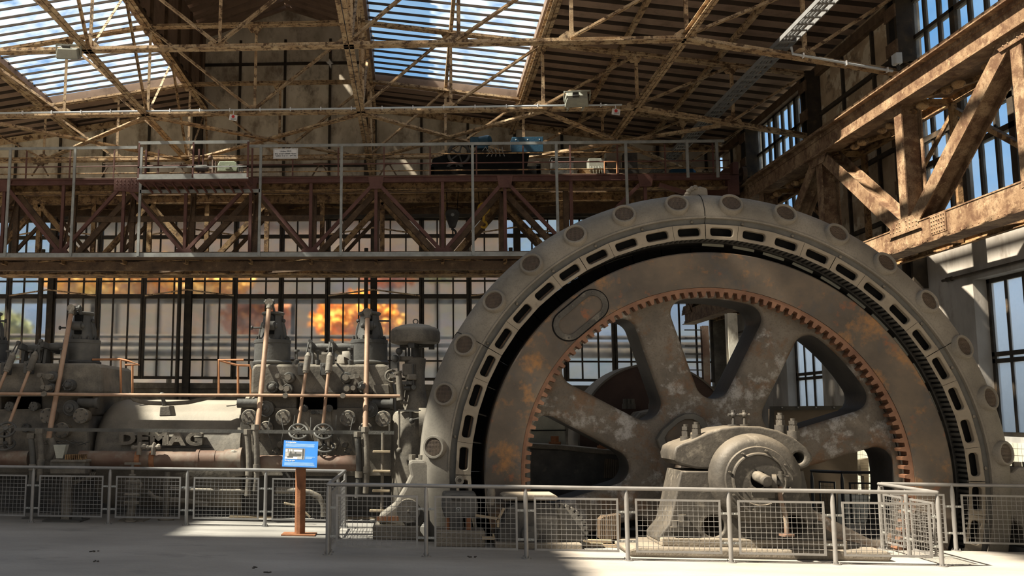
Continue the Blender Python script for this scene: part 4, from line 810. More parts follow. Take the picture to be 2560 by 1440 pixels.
# ---- machinery on the crane deck
def deck(px_, dY): return V((cp(px_, 440, dY).x, YC + dY, ZT + 0.06))
t = thing('crane_trolley', 'black hoisting trolley standing on the crane rails', 'hoist', deck(1215, 2.1))
xa, xb = cp(1075, 440, 1.0).x, cp(1352, 440, 1.0).x
zt0 = ZT + 0.22
b = MB(); b.box2((xa, YC + 1.0, zt0 + 0.12), (xb, YC + 1.15, zt0 + 0.42)); b.box2((xa, YC + 2.95, zt0 + 0.12), (xb, YC + 3.1, zt0 + 0.42)); b.box2((xa, YC + 1.0, zt0 + 0.12), (xa + 0.15, YC + 3.1, zt0 + 0.5)); b.box2((xb - 0.15, YC + 1.0, zt0 + 0.12), (xb, YC + 3.1, zt0 + 0.5)); b.build('trolley_frame', M_BLACK, t, smooth=0)
b = MB(); b.prism([(0.0, 0.2), (3.3, 0.2), (3.5, 0.45), (3.62, 1.02), (2.7, 1.05), (0.6, 0.95), (0.1, 0.8)], (xa, YC + 1.2, zt0), (1, 0, 0), (0, 0, 1), (0, 1.5, 0)); b.build('hoist_body', M_BLACK, t, smooth=0, bevel=0.04)
for dx, r in ((0.7, 0.18), (3.1, 0.18)):
    for dy in (1.08, 3.02):
        b = MB(); b.tube((xa + dx, YC + dy - 0.06, zt0 + 0.16), (xa + dx, YC + dy + 0.06, zt0 + 0.16), 0.2, 20); b.build('trolley_wheel', M_DARK, t)
for dx, z, r in ((1.05, 0.92, 0.40), (0.9, 0.28, 0.32)):
    b = MB(); c = V((xa + dx, YC + 1.12, zt0 + z)); b.lathe([(r, -0.08), (r + 0.03, -0.05), (r + 0.03, 0.05), (r, 0.08), (r - 0.07, 0.06), (r - 0.07, -0.06), (r, -0.08)], c, (0, 1, 0), 28, cap=False); b.tube(c + V((0, -0.1, 0)), c + V((0, 0.1, 0)), 0.08, 12)
    for k in range(5): a = 2 * pi * k / 5; b.bar(c, c + V((cos(a), 0, sin(a))) * (r - 0.05), 0.05, 0.04, (0, 1, 0))
    b.build('brake_wheel', M_DARK, t)
b = MB(); b.tube((xa + 1.9, YC + 1.4, zt0 + 0.9), (xa + 1.9, YC + 2.6, zt0 + 0.9), 0.34, 20); b.build('rope_drum', M_DARK, t)
b = MB()
for k in range(5): b.path([V((xa + 1.9 + 0.16 * k, YC + 1.1, zt0 + 1.02)), V((xa + 2.0 + 0.15 * k, YC + 1.05, zt0 + 1.16)), V((xa + 2.15 + 0.12 * k, YC + 1.08, zt0 + 0.95)), V((xa + 2.05 + 0.16 * k, YC + 1.1, zt0 + 0.82))], 0.018, 6).cut()
b.each('cable_loop', M_GALV, t)
c = cp(1205, 354, 1.3); b = MB(); b.lathe([(0.0, -0.34), (0.13, -0.34), (0.2, -0.27), (0.2, 0.22), (0.16, 0.3), (0.0, 0.34)], c + V((0.03, 0, 0)), (0.8, -0.6, 0), 20); b.box(c + V((-0.28, 0, -0.02)), (0.3, 0.3, 0.3)); b.box(c + V((0, 0.0, -0.24)), (0.42, 0.3, 0.1))
b.build('blue_motor', M_BLUE, t, label='blue electric motor')
c = cp(1317, 359, 1.3); b = MB(); b.box(c + V((0, 0, -0.10)), (1.12, 0.5, 0.56)); b.build('blue_cabinet', M_BLUE, t, smooth=0, bevel=0.015, label='blue metal cabinet')
b = MB()
for dx in (-0.42, 0, 0.42): b.tube(c + V((dx, -0.26, 0.08)), c + V((dx, -0.25, 0.08)), 0.02, 8).cut()
b.each('cabinet_screw', M_WHITE, t)
t = thing('switch_cabinet', 'dark grey cabinet on legs at the crane deck, right of the trolley', 'cabinet', deck(1405, 0.8))
c = deck(1405, 0.8); b = MB(); b.box(c + V((0, 0, 0.42)), (0.76, 0.5, 0.62)); b.box(c + V((0, 0, 0.76)), (0.82, 0.55, 0.05)); b.build('cabinet_body', M_DARK, t, smooth=0, bevel=0.01)
for s in (-1, 1):
    b = MB(); b.bar(c + V((s * 0.34, 0, 0)), c + V((s * 0.34, 0, 0.15)), 0.08, 0.4, (0, 1, 0)); b.build('leg', M_GALV, t, smooth=0)
t = thing('control_gear', 'cluster of open grey-beige contactor boxes at the crane deck end', 'switchgear', deck(1520, 0.9))
for px_, w_, h, zo, m in ((1490, 0.56, 0.42, 0.34, M_LAMP), (1532, 0.5, 0.66, 0.34, M_STEEL), (1575, 0.46, 0.62, 0.34, M_DARK), (1460, 0.4, 0.3, 0.1, M_CRANE), (1548, 1.3, 0.34, 0.0, M_DARK)):
    c = deck(px_, 0.9); b = MB(); b.box(c + V((0, 0, zo + h / 2)), (w_, 0.42, h)); b.build('contactor_box', m, t, smooth=0, bevel=0.015)
b = MB(); rr = random.Random(5); c = deck(1495, 0.6)
for k in range(7): b.path([c + V((-0.25 + 0.09 * k, 0, 0.45)), c + V((-0.3 + 0.1 * k + rr.uniform(-0.06, 0.06), -0.06, 0.28)), c + V((-0.2 + 0.08 * k, 0, 0.12))], 0.012, 6).cut()
b.each('loose_wire', M_LAMP, t)
c = deck(1512, -0.1); b = MB(); b.path([c, c + V((0, 0, 0.42)), c + V((0.42, 0, 0.42)), c + V((0.42, 0, 0))], 0.03, 8); b.build('bent_guard_rail', M_ORANGE, t)
t = thing('hoist_motor', 'small blue motor at the far right end of the crane deck', 'motor', deck(1708, 1.2)); c = deck(1708, 1.2) + V((0, 0, 0.28))
b = MB(); b.lathe([(0.0, -0.5), (0.16, -0.48), (0.22, -0.3), (0.22, 0.3), (0.12, 0.42), (0.0, 0.46)], c, (1, 0, 0), 18); b.build('motor_body', M_BLUE, t); b = MB(); b.box(c + V((0, 0, -0.24)), (0.7, 0.36, 0.1)); b.build('motor_foot', M_DARK, t, smooth=0)
zw = cp(570, 436, -1).z
t = thing('winch', 'pale green winch unit in the inspection cage of the crane', 'winch', V((cp(560, 430, -1).x, YC - 1.0, zf)))
c = V((cp(572, 430, -1).x, YC - 1.0, zf)); b = MB(); b.box2((c.x - 1.15, YC - 1.25, zf), (c.x + 0.5, YC - 0.75, zw)); b.build('winch_plinth', M_RED, t, smooth=0); c.z = zw; b = MB(); b.prism([(-0.36, 0.05), (0.32, 0.05), (0.36, 0.2), (0.30, 0.36), (0.22, 0.42), (-0.30, 0.42), (-0.36, 0.30)], c + V((0, -0.2, 0)), (1, 0, 0), (0, 0, 1), (0, 0.4, 0)); b.build('gear_case', M_GREEN, t, smooth=0, bevel=0.03)
b = MB(); b.box(c + V((0, -0.22, 0.2)), (0.16, 0.05, 0.14)); b.build('case_lid', M_GREEN, t, smooth=0, bevel=0.01)
b = MB(); b.lathe([(0.0, -0.22), (0.12, -0.2), (0.12, 0.2), (0.0, 0.22)], c + V((-0.95, 0, 0.22)), (1, 0, 0), 14); b.build('winch_motor', M_DARK, t)
b = MB(); b.tube(c + V((-0.75, 0, 0.2)), c + V((-0.3, 0, 0.2)), 0.05, 8); b.tube(c + V((-0.55, -0.05, 0.0)), c + V((-0.55, -0.05, 0.5)), 0.04, 8); b.tube(c + V((-0.45, -0.05, 0.0)), c + V((-0.45, -0.05, 0.45)), 0.03, 8); b.sphere(c + V((-0.66, 0, 0.6)), 0.09, 10); b.bar(c + V((-0.62, 0, 0.55)), c + V((-0.4, 0, 0.35)), 0.05, 0.05); b.build('lever_gear', M_PIPE, t)
b = MB()
for k in (0.42, 0.48, 0.54): b.path([c + V((0.3, -0.2, 0.3)), c + V((k - 0.05, -0.22, 0.2)), c + V((k, -0.22, 0.0))], 0.018, 6).cut()
b.each('hose', M_DARK, t)

# ---- hooks hanging between the girders
for px_, py0, py1, m, nm, s in ((1131, 524, 592, M_DARK, 'black hook block hanging in front of the end windows', 1.0), (1209, 508, 570, M_YELLOW, 'yellow hook block hanging beside the black one', 0.82)):
    c0 = cp(px_, py0, 2.0); c1 = cp(px_, py1, 2.0); hgt = c0.z - c1.z; t = thing('hook_block', nm, 'crane hook', (c0.x, c0.y, c1.z), 'crane hook blocks')
    k = hgt
    b = MB()
    if m is M_DARK: poly = [(-0.10, 0.34), (0.10, 0.34), (0.22, 0.70), (0.25, 0.86), (0.16, 0.98), (0.0, 1.0), (-0.16, 0.98), (-0.25, 0.86), (-0.22, 0.70)]
    else: poly = [(0.24 * cos(2 * pi * j / 20), 0.78 + 0.24 * sin(2 * pi * j / 20)) for j in range(20)]
    b.prism([(u * k * 1.05, v * k) for u, v in poly], (c0.x, c0.y - 0.12, c1.z), (1, 0, 0), (0, 0, 1), (0, 0.24, 0)); b.build('sheave_block', m, t, smooth=0, bevel=0.02)
    if m is M_DARK:
        b = MB(); b.lathe([(0.0, 0), (0.06, 0), (0.06, 0.06), (0.0, 0.06)], (c0.x, c0.y - 0.12, c1.z + 0.78 * k), (0, -1, 0), 14); b.build('sheave_pin', M_GALV, t)
    b = MB(); b.tube((c0.x, c0.y, c1.z + 0.25 * k), (c0.x, c0.y, c1.z + 0.56 * k), 0.05, 10)
    R = 0.12 * k; cz = c1.z + 0.14 * k; pts = [V((c0.x, c0.y, c1.z + 0.3 * k))] + [V((c0.x + R * sin(a), c0.y, cz + R * cos(a))) for a in [0.2 + 0.36 * j for j in range(12)]]
    b.path(pts, 0.042, 8); b.build('hook', m if m is M_YELLOW else M_DARK, t)
    for s_ in (-0.16, 0.16):
        b = MB(); b.tube((c0.x + s_ * k, c0.y, c1.z + 0.85 * k), (c0.x + s_ * 1.5 * k, c0.y, ZT + 0.3), 0.014, 6); b.build('hoist_rope', M_BLACK, t)
# ---- enamel sign on the handrail
c = cp(714, 384, -0.64); t = thing('crane_sign', 'white enamel sign with three lines of lettering on the crane handrail', 'sign', c)
wd, ht = 62 / pxm(YC), 26 / pxm(YC)
b = MB(); b.box(c, (wd, 0.02, ht)); b.build('sign_plate', M_WHITE, t, smooth=0)
b = MB(); e = 0.025
for z in (-1, 1): b.box(c + V((0, -0.012, z * (ht / 2 - e))), (wd - 2 * e, 0.004, 0.006))
for x in (-1, 1): b.box(c + V((x * (wd / 2 - e), -0.012, 0)), (0.006, 0.004, ht - 2 * e))
b.build('sign_border', M_INK, t, smooth=0)
for body, z, wl in (('Umbau 2010', 0.055, 0.40), ('Bitz GmbH 58089 Hagen', -0.03, 0.74), ('Telefon: 0 23 31 / 304 180', -0.105, 0.74)):
    text_mesh(body, 0.075, 0.002, 'sign_lettering', M_INK, t, c + V((-wl / 2, -0.013, z)), (1, 0, 0), (0, 0, 1), 'LEFT', 0.0015, wl)
# ================================================================== ring generator with its spoked rotor
GX, GZ, GY = 5.08, 1.11, 17.0
def gp(r, a, y): return V((GX + r * cos(a), y, GZ + r * sin(a)))
def ringlathe(b, prof, n=160): # prof: (radius, Y)
    return b.lathe([(r, y - GY) for r, y in prof], (GX, GY, GZ), (0, 1, 0), n, cap=False)
gt = thing('ring_generator', 'huge ring-shaped dusty grey generator housing with round vent covers around the rotor', 'generator', (GX, 17.9, 0))
arc = [(4.535 + 0.475 * sin(k * pi / 20), 17.0 + 0.44 * (1 - cos(k * pi / 20))) for k in range(11)]
b = MB(); ringlathe(b, [(4.50, 17.03), (4.505, 16.985), (4.535, 16.985)] + arc + [(5.02, 18.4), (4.95, 18.65), (4.7, 18.80), (4.3, 18.82), (4.2, 18.75), (4.2, 18.5), (4.50, 18.3), (4.50, 17.03)])
b.build('ring_shell', M_SHELL, gt, smooth=40)
b = MB(); ringlathe(b, [(4.39, 17.12), (4.39, 17.06), (4.50, 17.05), (4.50, 17.12)]); b.build('dark_band', M_BAND, gt, smooth=30, label='darker grey band')
for k in range(32):
    a = radians(2.8 + 11.25 * k)
    if sin(a) < -0.15: continue
    p = gp(4.45, a, 17.05); b = MB(); b.sphere(p, 0.032, 8); b.build('band_bolt', M_STEEL, gt)
# slotted front plates, twelve segments
def rrect(hw, hh, r, n):
    pts = []
    for cx_, cy_, s in ((hw - r, hh - r, 0), (-hw + r, hh - r, 1), (-hw + r, -hh + r, 2), (hw - r, -hh + r, 3)):
        for k in range(n): a = pi / 2 * (s + k / (n - 1)); pts.append((cx_ + r * cos(a), cy_ + r * sin(a)))
    return pts
R0, HC2 = 4.265, 0.132
def slotplate(a0, cells, cw):
    b = MB(); Hh = rrect(0.193, 0.076, 0.052, 6); n = len(Hh)
    for c in range(cells):
        ac = a0 + cw * (c + 0.5); hw = cw * R0 / 2 - (0.006 if c in (0, cells - 1) else 0.0)
        def m(u, v, y): return gp(R0 + v, ac + u / R0, y)
        B = []
        for u, v in Hh:
            s = max(abs(u) / hw, abs(v) / HC2); B.append((u / s, v / s))
        for u in (-1, 1):                      # keep the corners square
            for v in (-1, 1):
                i = min(range(n), key=lambda k: (B[k][0] - u * hw) ** 2 + (B[k][1] - v * HC2) ** 2); B[i] = (u * hw, v * HC2)
        def ring(P, y): return [m(u, v, y) for u, v in P]
        grow = [(u * 1.0 + (0.012 if u > 0 else -0.012), v * 1.0 + (0.012 if v > 0 else -0.012)) for u, v in Hh]
        vs = ring(B, 17.0) + ring(grow, 17.0) + ring(Hh, 17.014) + ring(Hh, 17.10)
        fs = []
        for q in range(3):
            for k in range(n): k2 = (k + 1) % n; fs.append((q * n + k, q * n + k2, (q + 1) * n + k2, (q + 1) * n + k))
        b.add(vs, fs)
    return b
for k in range(12):
    a0 = radians(30 * k)
    slotplate(a0, 4, radians(7.5)).build('slotted_plate', M_SLOT, gt, smooth=30)
b = MB(); ringlathe(b, [(4.19, 17.20), (4.42, 17.20), (4.42, 17.26), (4.19, 17.26), (4.19, 17.20)], 96); b.build('core_backing', M_BLACK, gt)
b = MB()
for k in range(48):
    a = radians(7.5 * k + 3.75)
    if sin(a) < -0.3: continue
    b.bar(gp(4.215, a - 0.05, 17.185), gp(4.215, a + 0.05, 17.185), 0.03, 0.03, (0, 1, 0)).cut()
b.each('core_bar', M_DKCRANE, gt, smooth=0)
b = MB(); ringlathe(b, [(4.18, 17.08), (4.20, 17.08), (4.20, 17.9), (4.14, 17.9), (4.14, 17.40), (4.18, 17.38), (4.18, 17.08)], 120); b.build('core_ring', M_DARK, gt)
b = MB()
for k in range(300):
    a = 2 * pi * k / 300
    if sin(a) < -0.3: continue
    b.bar(gp(4.158, a, 17.04), gp(4.158, a, 17.34), 0.045, 0.05, V((cos(a), 0, sin(a))))
b.build('core_teeth', M_BAND, gt, smooth=0)
b = MB()
for k in range(48):
    a0 = radians(7.5 * k) + 0.0035; a1 = radians(7.5 * (k + 1)) - 0.0035
    vs = []
    for y in (17.95, 18.25):
        for a in (a0, (a0 + a1) / 2, a1): vs += [gp(3.85, a, y), gp(4.14, a, y)]
    b.add(vs, [(0, 2, 3, 1), (2, 4, 5, 3), (6, 7, 9, 8), (8, 9, 11, 10), (0, 1, 7, 6), (4, 10, 11, 5), (0, 6, 8, 2), (2, 8, 10, 4), (1, 3, 9, 7), (3, 5, 11, 9)])
b.build('winding_blocks', M_BLACK, gt, smooth=0)
b = MB()
for k in range(48):
    a = radians(7.5 * k + 3.75)
    if sin(a) < -0.3 or cos(a) < 0.05: continue
    b.bar(gp(4.125, a - 0.046, 17.50), gp(4.125, a + 0.046, 17.50), 0.02, 0.06, V((cos(a), 0, sin(a)))).cut()
b.each('pale_wedge', M_LAMP, gt, smooth=0)
# round vent covers on the curved shell
sa = 0.525; pr, py_ = 4.535 + 0.475 * sin(sa), 17.0 + 0.44 * (1 - cos(sa))
for k in range(32):
    a = radians(5.625 + 11.25 * k)
    if sin(a) < -0.02: continue
    c = gp(pr, a, py_); nrm = (V((cos(a), 0, sin(a))) * 0.475 * sin(sa) * 0.9 - V((0, 1, 0)) * 0.44 * cos(sa) * 1.0).normalized()
    b = MB(); b.lathe([(0.21, -0.06), (0.21, 0.05), (0.195, 0.07), (0.165, 0.07), (0.155, 0.05), (0.155, 0.03), (0.21, -0.06)], c, nrm, 28, cap=False)
    cov = b.build('vent_cover', M_SHELL, gt, smooth=40)
    b = MB(); b.lathe([(0.0, 0.025), (0.165, 0.025)], c, nrm, 24, cap=False); b.build('vent_backing', M_DARK, cov)
    b = MB(); x, y, d = b.frame(nrm); e = 0.023; q = -7
    for q in range(-7, 8):
        l = sqrt(max(0, 0.16 ** 2 - (q * e) ** 2))
        if l < 0.02: continue
        for u_, v_ in ((x, y), (y, x)):
            b.bar(c + d * 0.045 + u_ * q * e - v_ * l, c + d * 0.045 + u_ * q * e + v_ * l, 0.008, 0.008, d)
    b.build('vent_mesh', M_VMESH, cov, smooth=0)
for a in (90.0, 30.0, 150.0):                 # joints of the shell castings
    a = radians(a); b = MB()
    b.path([gp(r + 0.004, a, y - 0.002) for r, y in [(4.39, 17.04), (4.51, 16.982)] + arc + [(5.02, 18.2)]], 0.006, 6); b.build('shell_joint', M_BLACK, gt)
P = lambda pts, Y: [(onY(x, y, Y).x, onY(x, y, Y).z) for x, y in pts]
def pxprism(b, pts, Y, dep): return b.prism(P(pts, Y), (0, Y, 0), (1, 0, 0), (0, 0, 1), (0, dep, 0))
b = MB(); pxprism(b, [(1712, 500), (1716, 484), (1733, 468), (1752, 465), (1769, 470), (1772, 502)], 17.35, 0.35); b.build('lifting_lug', M_SHELL, gt, smooth=0, bevel=0.03)
b = MB()
for x, y in ((1722, 478), (1730, 472), (1738, 469), (1718, 486)): b.sphere(onY(x, y, 17.35), 0.05, 8).cut()
b.each('lug_bolt', M_STEEL, gt)
# feet carrying the housing
FT = [(1020, 1156), (1030, 1150), (1062, 1150), (1076, 1162), (1104, 1166), (1112, 1174), (1112, 1240), (1070, 1290), (1045, 1326), (942, 1306), (948, 1292), (985, 1264), (1010, 1222), (1026, 1188), (1022, 1170)]
fl = P(FT, 17.2)
for s in (0, 1):
    b = MB(); pts = fl if not s else [(2 * GX - u + 0.12, v) for u, v in fl][::-1]
    b.prism(pts, (0, 17.15, 0), (1, 0, 0), (0, 0, 1), (0, 0.85, 0)); ft = b.build('support_foot', M_SHELL, gt, smooth=0, bevel=0.05)
    xs = onY(1040, 1150, 17.3).x if not s else 2 * GX - onY(1040, 1150, 17.3).x + 0.12
    for dx in (-0.07, 0.10):
        b = MB(); b.bolt((xs + dx, 17.35, fl[2][1] - 0.01), (0, 0, 1), 0.07, 0.09); b.build('foot_nut', M_STEEL, ft, smooth=0)
c = onY(1021, 1278, 16.98); b = MB(); b.tube(c, c + V((0, 0.3, 0)), 0.20, 32); b.sphere(c, 0.025, 8); b.build('foot_disc', M_STEEL, gt)
b = MB()
for k in range(6): b.box(onY(945 + 9.5 * k, 1297, 17.0) + V((0, 0.05, 0)), (0.055, 0.10, 0.075)).cut()
b.each('foot_packer', M_CORTEN, gt, smooth=0)
c = onY(1149, 1201, 16.93); b = MB(); b.lathe([(0.0, 0.03), (0.035, 0.03), (0.035, -0.02), (0.075, -0.02), (0.075, 0.09), (0.0, 0.09)], c, (0, 1, 0), 20); b.build('pipe_stub', M_SHELL, gt)

t = thing('concrete_block', 'dusty concrete footing under the left foot of the ring housing', 'block', onZ(990, 1340, 0), 'footings of the ring housing')
x0, x1 = onY(932, 1320, 17.0).x, onY(1050, 1320, 17.0).x
b = MB(); b.box2((x0, 16.95, 0), (x1, 18.0, 0.235)); b.build('block_body', M_CONC, t, smooth=0, bevel=0.02)
t = thing('concrete_block', 'dusty concrete footing under the right foot of the ring housing', 'block', (2 * GX - x0 + 0.1, 17.5, 0), 'footings of the ring housing')
b = MB(); b.box2((2 * GX - x1 + 0.1, 17.02, 0), (2 * GX - x0 + 0.1, 18.0, 0.235)); b.build('block_body', M_CONC, t, smooth=0, bevel=0.02)

# ------------------------------------------------------------------ rotor
rt_ = thing('spoked_rotor', 'rust-stained spoked rotor wheel with an inward toothed ring inside the housing', 'flywheel', (GX, 17.6, GZ))
b = MB(); ringlathe(b, [(3.275, 17.02), (3.275, 17.0), (3.88, 17.0), (3.90, 17.02), (3.90, 18.5), (3.60, 18.55), (3.28, 18.55), (3.24, 17.6), (3.24, 17.25), (3.275, 17.2), (3.275, 17.02)]); b.build('rotor_rim', M_ROTOR, rt_, smooth=35)
NT_ = 132; b = MB(); ro, rr_, ri = 3.27, 3.205, 3.115; y0, y1 = 17.012, 17.22
for k in range(NT_):
    a = 2 * pi * k / NT_; w_ = 2 * pi / NT_; cr_ = [(ro, a), (ro, a + w_), (rr_, a + w_), (rr_, a + 0.72 * w_), (ri, a + 0.60 * w_), (ri, a + 0.28 * w_), (rr_, a + 0.16 * w_), (rr_, a)]
    vs = [gp(r, t_, y0) for r, t_ in cr_] + [gp(r, t_, y1) for r, t_ in cr_]
    b.add(vs, [(0, 1, 2, 3, 6, 7), (3, 4, 5, 6), (15, 14, 11, 10, 9, 8), (14, 13, 12, 11)] + [(q, q + 8, (q + 1) % 8 + 8, (q + 1) % 8) for q in (2, 3, 4, 5, 6)])
b.build('gear_ring', M_GEAR, rt_, smooth=0)
# spider: hub and eight rounded spokes as one casting
HA = radians(22.5); ROUT = 3.24
def hole(dl, wd=0.335, rho=0.30, rho2=0.26, R=3.13):
    h = wd - dl; r1 = rho + dl; r2 = rho2 + dl; R = R + dl * 0.6; out_ = []
    c = (h + r1) / sin(HA); n_up = (sin(HA), -cos(HA)); d_up = (cos(HA), sin(HA))
    s = sqrt((R - r2) ** 2 - (h + r2) ** 2); cu = (s * d_up[0] + (h + r2) * n_up[0], s * d_up[1] + (h + r2) * n_up[1])
    aA = atan2(-n_up[1], -n_up[0])                       # direction of the tangent point on the upper side line
    inner = [(c + r1 * cos(t), r1 * sin(t), 'i') for t in [2 * pi - aA - (2 * pi - 2 * aA) * k / 12 for k in range(13)]]
    inner = [(c + r1 * cos(t), r1 * sin(t), 'i') for t in [(-aA) + (2 * aA - 2 * pi) * k / 12 for k in range(13)]]
    e = inner[-1]; aO = atan2(cu[1], cu[0])
    f0 = (cu[0] - n_up[0] * r2, cu[1] - n_up[1] * r2)
    side = [(e[0] + (f0[0] - e[0]) * k / 8, e[1] + (f0[1] - e[1]) * k / 8, 's') for k in range(1, 8)]
    a0 = atan2(-n_up[1], -n_up[0]); fil = [(cu[0] + r2 * cos(a0 + (aO - a0) * k / 8), cu[1] + r2 * sin(a0 + (aO - a0) * k / 8), 'f') for k in range(9)]
    top = [(R * cos(aO * (1 - 2 * k / 14)), R * sin(aO * (1 - 2 * k / 14)), 'o') for k in range(1, 14)]
    low = [(u, -v, q) for u, v, q in (side + fil)][::-1]
    return inner + side + fil + top + low
def wedge(p):
    u, v, q = p; r = hypot(u, v); f = atan2(v, u); sg = 1 if v >= 0 else -1
    if q == 'i':
        k = min(1.0, abs(f) / 0.19) if r > 0 else 0; return (0.80 + (max(r, 0.80) - 0.80) * (k ** 3) * 0.9, sg * HA * min(1, abs(f) / 0.045))
    if q == 's': return (r, sg * HA)
    if q == 'f': return (min(ROUT, r + 0.22), sg * HA)
    return (ROUT, f)
b = MB(); bf = MB(); PROFL = [(0.12, 17.355), (0.09, 17.36), (0.05, 17.372), (0.02, 17.395), (0.004, 17.43), (0.0, 17.47), (0.0, 17.56), (0.0, 18.20), (0.02, 18.32), (0.06, 18.38), (0.12, 18.40)]
ANG0 = 17.5
for k in range(8):
    be = radians(ANG0 + 45 * k + 22.5); H0 = hole(0); n = len(H0); vs = []
    W = [wedge(p) for p in H0]
    vs += [gp(r, be + f, 17.355) for r, f in W]
    for dl, y in PROFL: vs += [gp(hypot(u, v), be + atan2(v, u), y) for u, v, q in hole(dl)]
    vs += [gp(r, be + f, 18.4) for r, f in W]
    m = len(PROFL) + 2; K = 5
    quad = lambda q0, q1: [(q * n + i, q * n + (i + 1) % n, (q + 1) * n + (i + 1) % n, (q + 1) * n + i) for q in range(q0, q1) for i in range(n)]
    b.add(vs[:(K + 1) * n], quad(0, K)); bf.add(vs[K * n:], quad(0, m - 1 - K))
b.lathe([(0.0, 0.30), (0.72, 0.30), (0.86, 0.33), (0.95, 0.40), (0.95, 1.0), (0.0, 1.05)], (GX, 17.0, GZ), (0, 1, 0), 64)
sp_ = b.build('spider', M_SPOKE, rt_, smooth=50); bf.build('spoke_flanks', M_FLANK, sp_, smooth=50, label='dark grey flanks of the spokes')
b = MB(); b.tube((GX, 15.55, GZ), (GX, 19.6, GZ), 0.40, 32); b.build('shaft', M_STEEL, rt_)
b = MB(); b.lathe([(0.42, 0.0), (0.60, 0.0), (0.63, 0.03), (0.63, 0.33), (0.42, 0.33)], (GX, 16.98, GZ), (0, 1, 0), 40); b.build('hub_collar', M_ROTOR, rt_)
# oval cover on the rim face, framed opening at the hub
oc = onY(1451, 788, 17.0); th = radians(40)
ex = V((cos(th), 0, sin(th))); ey = V((-sin(th), 0, cos(th)))
def stadium(L_, r, n=14): return [(L_ / 2 + r * cos(a), r * sin(a)) for a in [-pi / 2 + pi * k / n for k in range(n + 1)]] + [(-L_ / 2 + r * cos(a), r * sin(a)) for a in [pi / 2 + pi * k / n for k in range(n + 1)]]
b = MB(); b.prism(stadium(0.56, 0.285), oc + V((0, -0.005, 0)), ex, ey, V((0, 0.03, 0))); b.build('cover_shadow_gap', M_BLACK, rt_, smooth=0)
b = MB(); A = stadium(0.56, 0.262); B = stadium(0.56, 0.165); n = len(A); vs = []
for pts, y in ((A, 0.0), (A, -0.035), (B, -0.035), (B, 0.0)): vs += [oc + ex * u + ey * v + V((0, y, 0)) for u, v in pts]
b.add(vs, [(q * n + i, q * n + (i + 1) % n, (q + 1) * n + (i + 1) % n, (q + 1) * n + i) for q in range(3) for i in range(n)])
oval = b.build('oval_cover', M_BEAR, rt_, smooth=30)
b = MB(); b.prism(stadium(0.56, 0.163), oc + V((0, -0.012, 0)), ex, ey, V((0, 0.02, 0))); b.build('cover_plate', M_ROTOR, oval, smooth=0)
for u, v in ((0.42, 0.17), (-0.42, -0.17), (0.3, -0.215), (-0.3, 0.215), (0.0, 0.215), (0.0, -0.215)):
    b = MB(); b.lathe([(0.0, 0.012), (0.016, 0.008), (0.02, 0)], oc + ex * u + ey * v + V((0, -0.035, 0)), (0, -1, 0), 8); b.build('cover_screw', M_DARK, oval)
hp = [onY(x, y, 17.22) for x, y in ((1648, 1118), (1642, 1098), (1655, 1076), (1690, 1045), (1712, 1034), (1738, 1034), (1758, 1044), (1768, 1062), (1770, 1085), (1762, 1110), (1740, 1130), (1705, 1142), (1670, 1138))]
hc_ = sum(hp, V((0, 0, 0))) / len(hp); n = len(hp); vs = []
for kk, y in ((1.0, 0.12), (1.0, 0.0), (0.97, -0.025), (0.74, -0.025), (0.71, 0.0), (0.71, 0.08)): vs += [hc_ + (p - hc_) * kk + V((0, y, 0)) for p in hp]
b = MB(); b.add(vs, [(q * n + i, q * n + (i + 1) % n, (q + 1) * n + (i + 1) % n, (q + 1) * n + i) for q in range(5) for i in range(n)])
hf = b.build('hub_opening_frame', M_BAND, rt_, smooth=30)
b = MB(); b.add([hc_ + (p - hc_) * 0.75 + V((0, 0.03, 0)) for p in hp], [tuple(range(n))]); b.build('hub_opening_back', M_ROTOR, hf, smooth=0)

# ------------------------------------------------------------------ outboard bearing in front of the wheel
BY = 15.72
bt = thing('outboard_bearing', 'massive grey pedestal bearing carrying the rotor shaft in front of the wheel', 'bearing', onZ(1880, 1385, 0))
def keyhole(outer, holes):
    """one outline that also runs around each hole, joined by a slit at its nearest point"""
    o = list(outer)
    for h in holes:
        bi, bj = min(((i, j) for i in range(len(o)) for j in range(len(h))), key=lambda ij: (o[ij[0]][0] - h[ij[1]][0]) ** 2 + (o[ij[0]][1] - h[ij[1]][1]) ** 2)
        hh = h[bj:] + h[:bj + 1]; o = o[:bi + 1] + hh + o[bi:]
    return o
def solid_with_holes(name, outer, holes, Y, dep, m, parent, bevel, label=None):
    cu = bpy.data.curves.new('outline', 'CURVE'); cu.dimensions = '2D'; cu.fill_mode = 'BOTH'
    for pts in [outer] + holes:
        s = cu.splines.new('POLY'); s.points.add(len(pts) - 1); s.use_cyclic_u = True
        for q, (u, v) in zip(s.points, pts): q.co = (u, v, 0, 1)
    cu.extrude = dep / 2; cu.bevel_depth = bevel; cu.bevel_resolution = 2; cu.offset = -bevel
    tmp = bpy.data.objects.new('outline', cu); COL.objects.link(tmp); dg = bpy.context.evaluated_depsgraph_get(); dg.update()
    me = tmp.evaluated_get(dg).to_mesh(); vs = [(q.co.x, Y + dep / 2 + bevel - q.co.z, q.co.y) for q in me.vertices]; fs = [tuple(p.vertices) for p in me.polygons]
    tmp.evaluated_get(dg).to_mesh_clear(); bpy.data.objects.remove(tmp); bpy.data.curves.remove(cu)
    b = MB(); b.add(vs, fs); return b.build(name, m, parent, smooth=40, label=label)
def ell_px(cx_, cy_, rx, ry, Y, n=24): return P([(cx_ + rx * cos(2 * pi * k / n), cy_ - ry * sin(2 * pi * k / n)) for k in range(n)], Y)
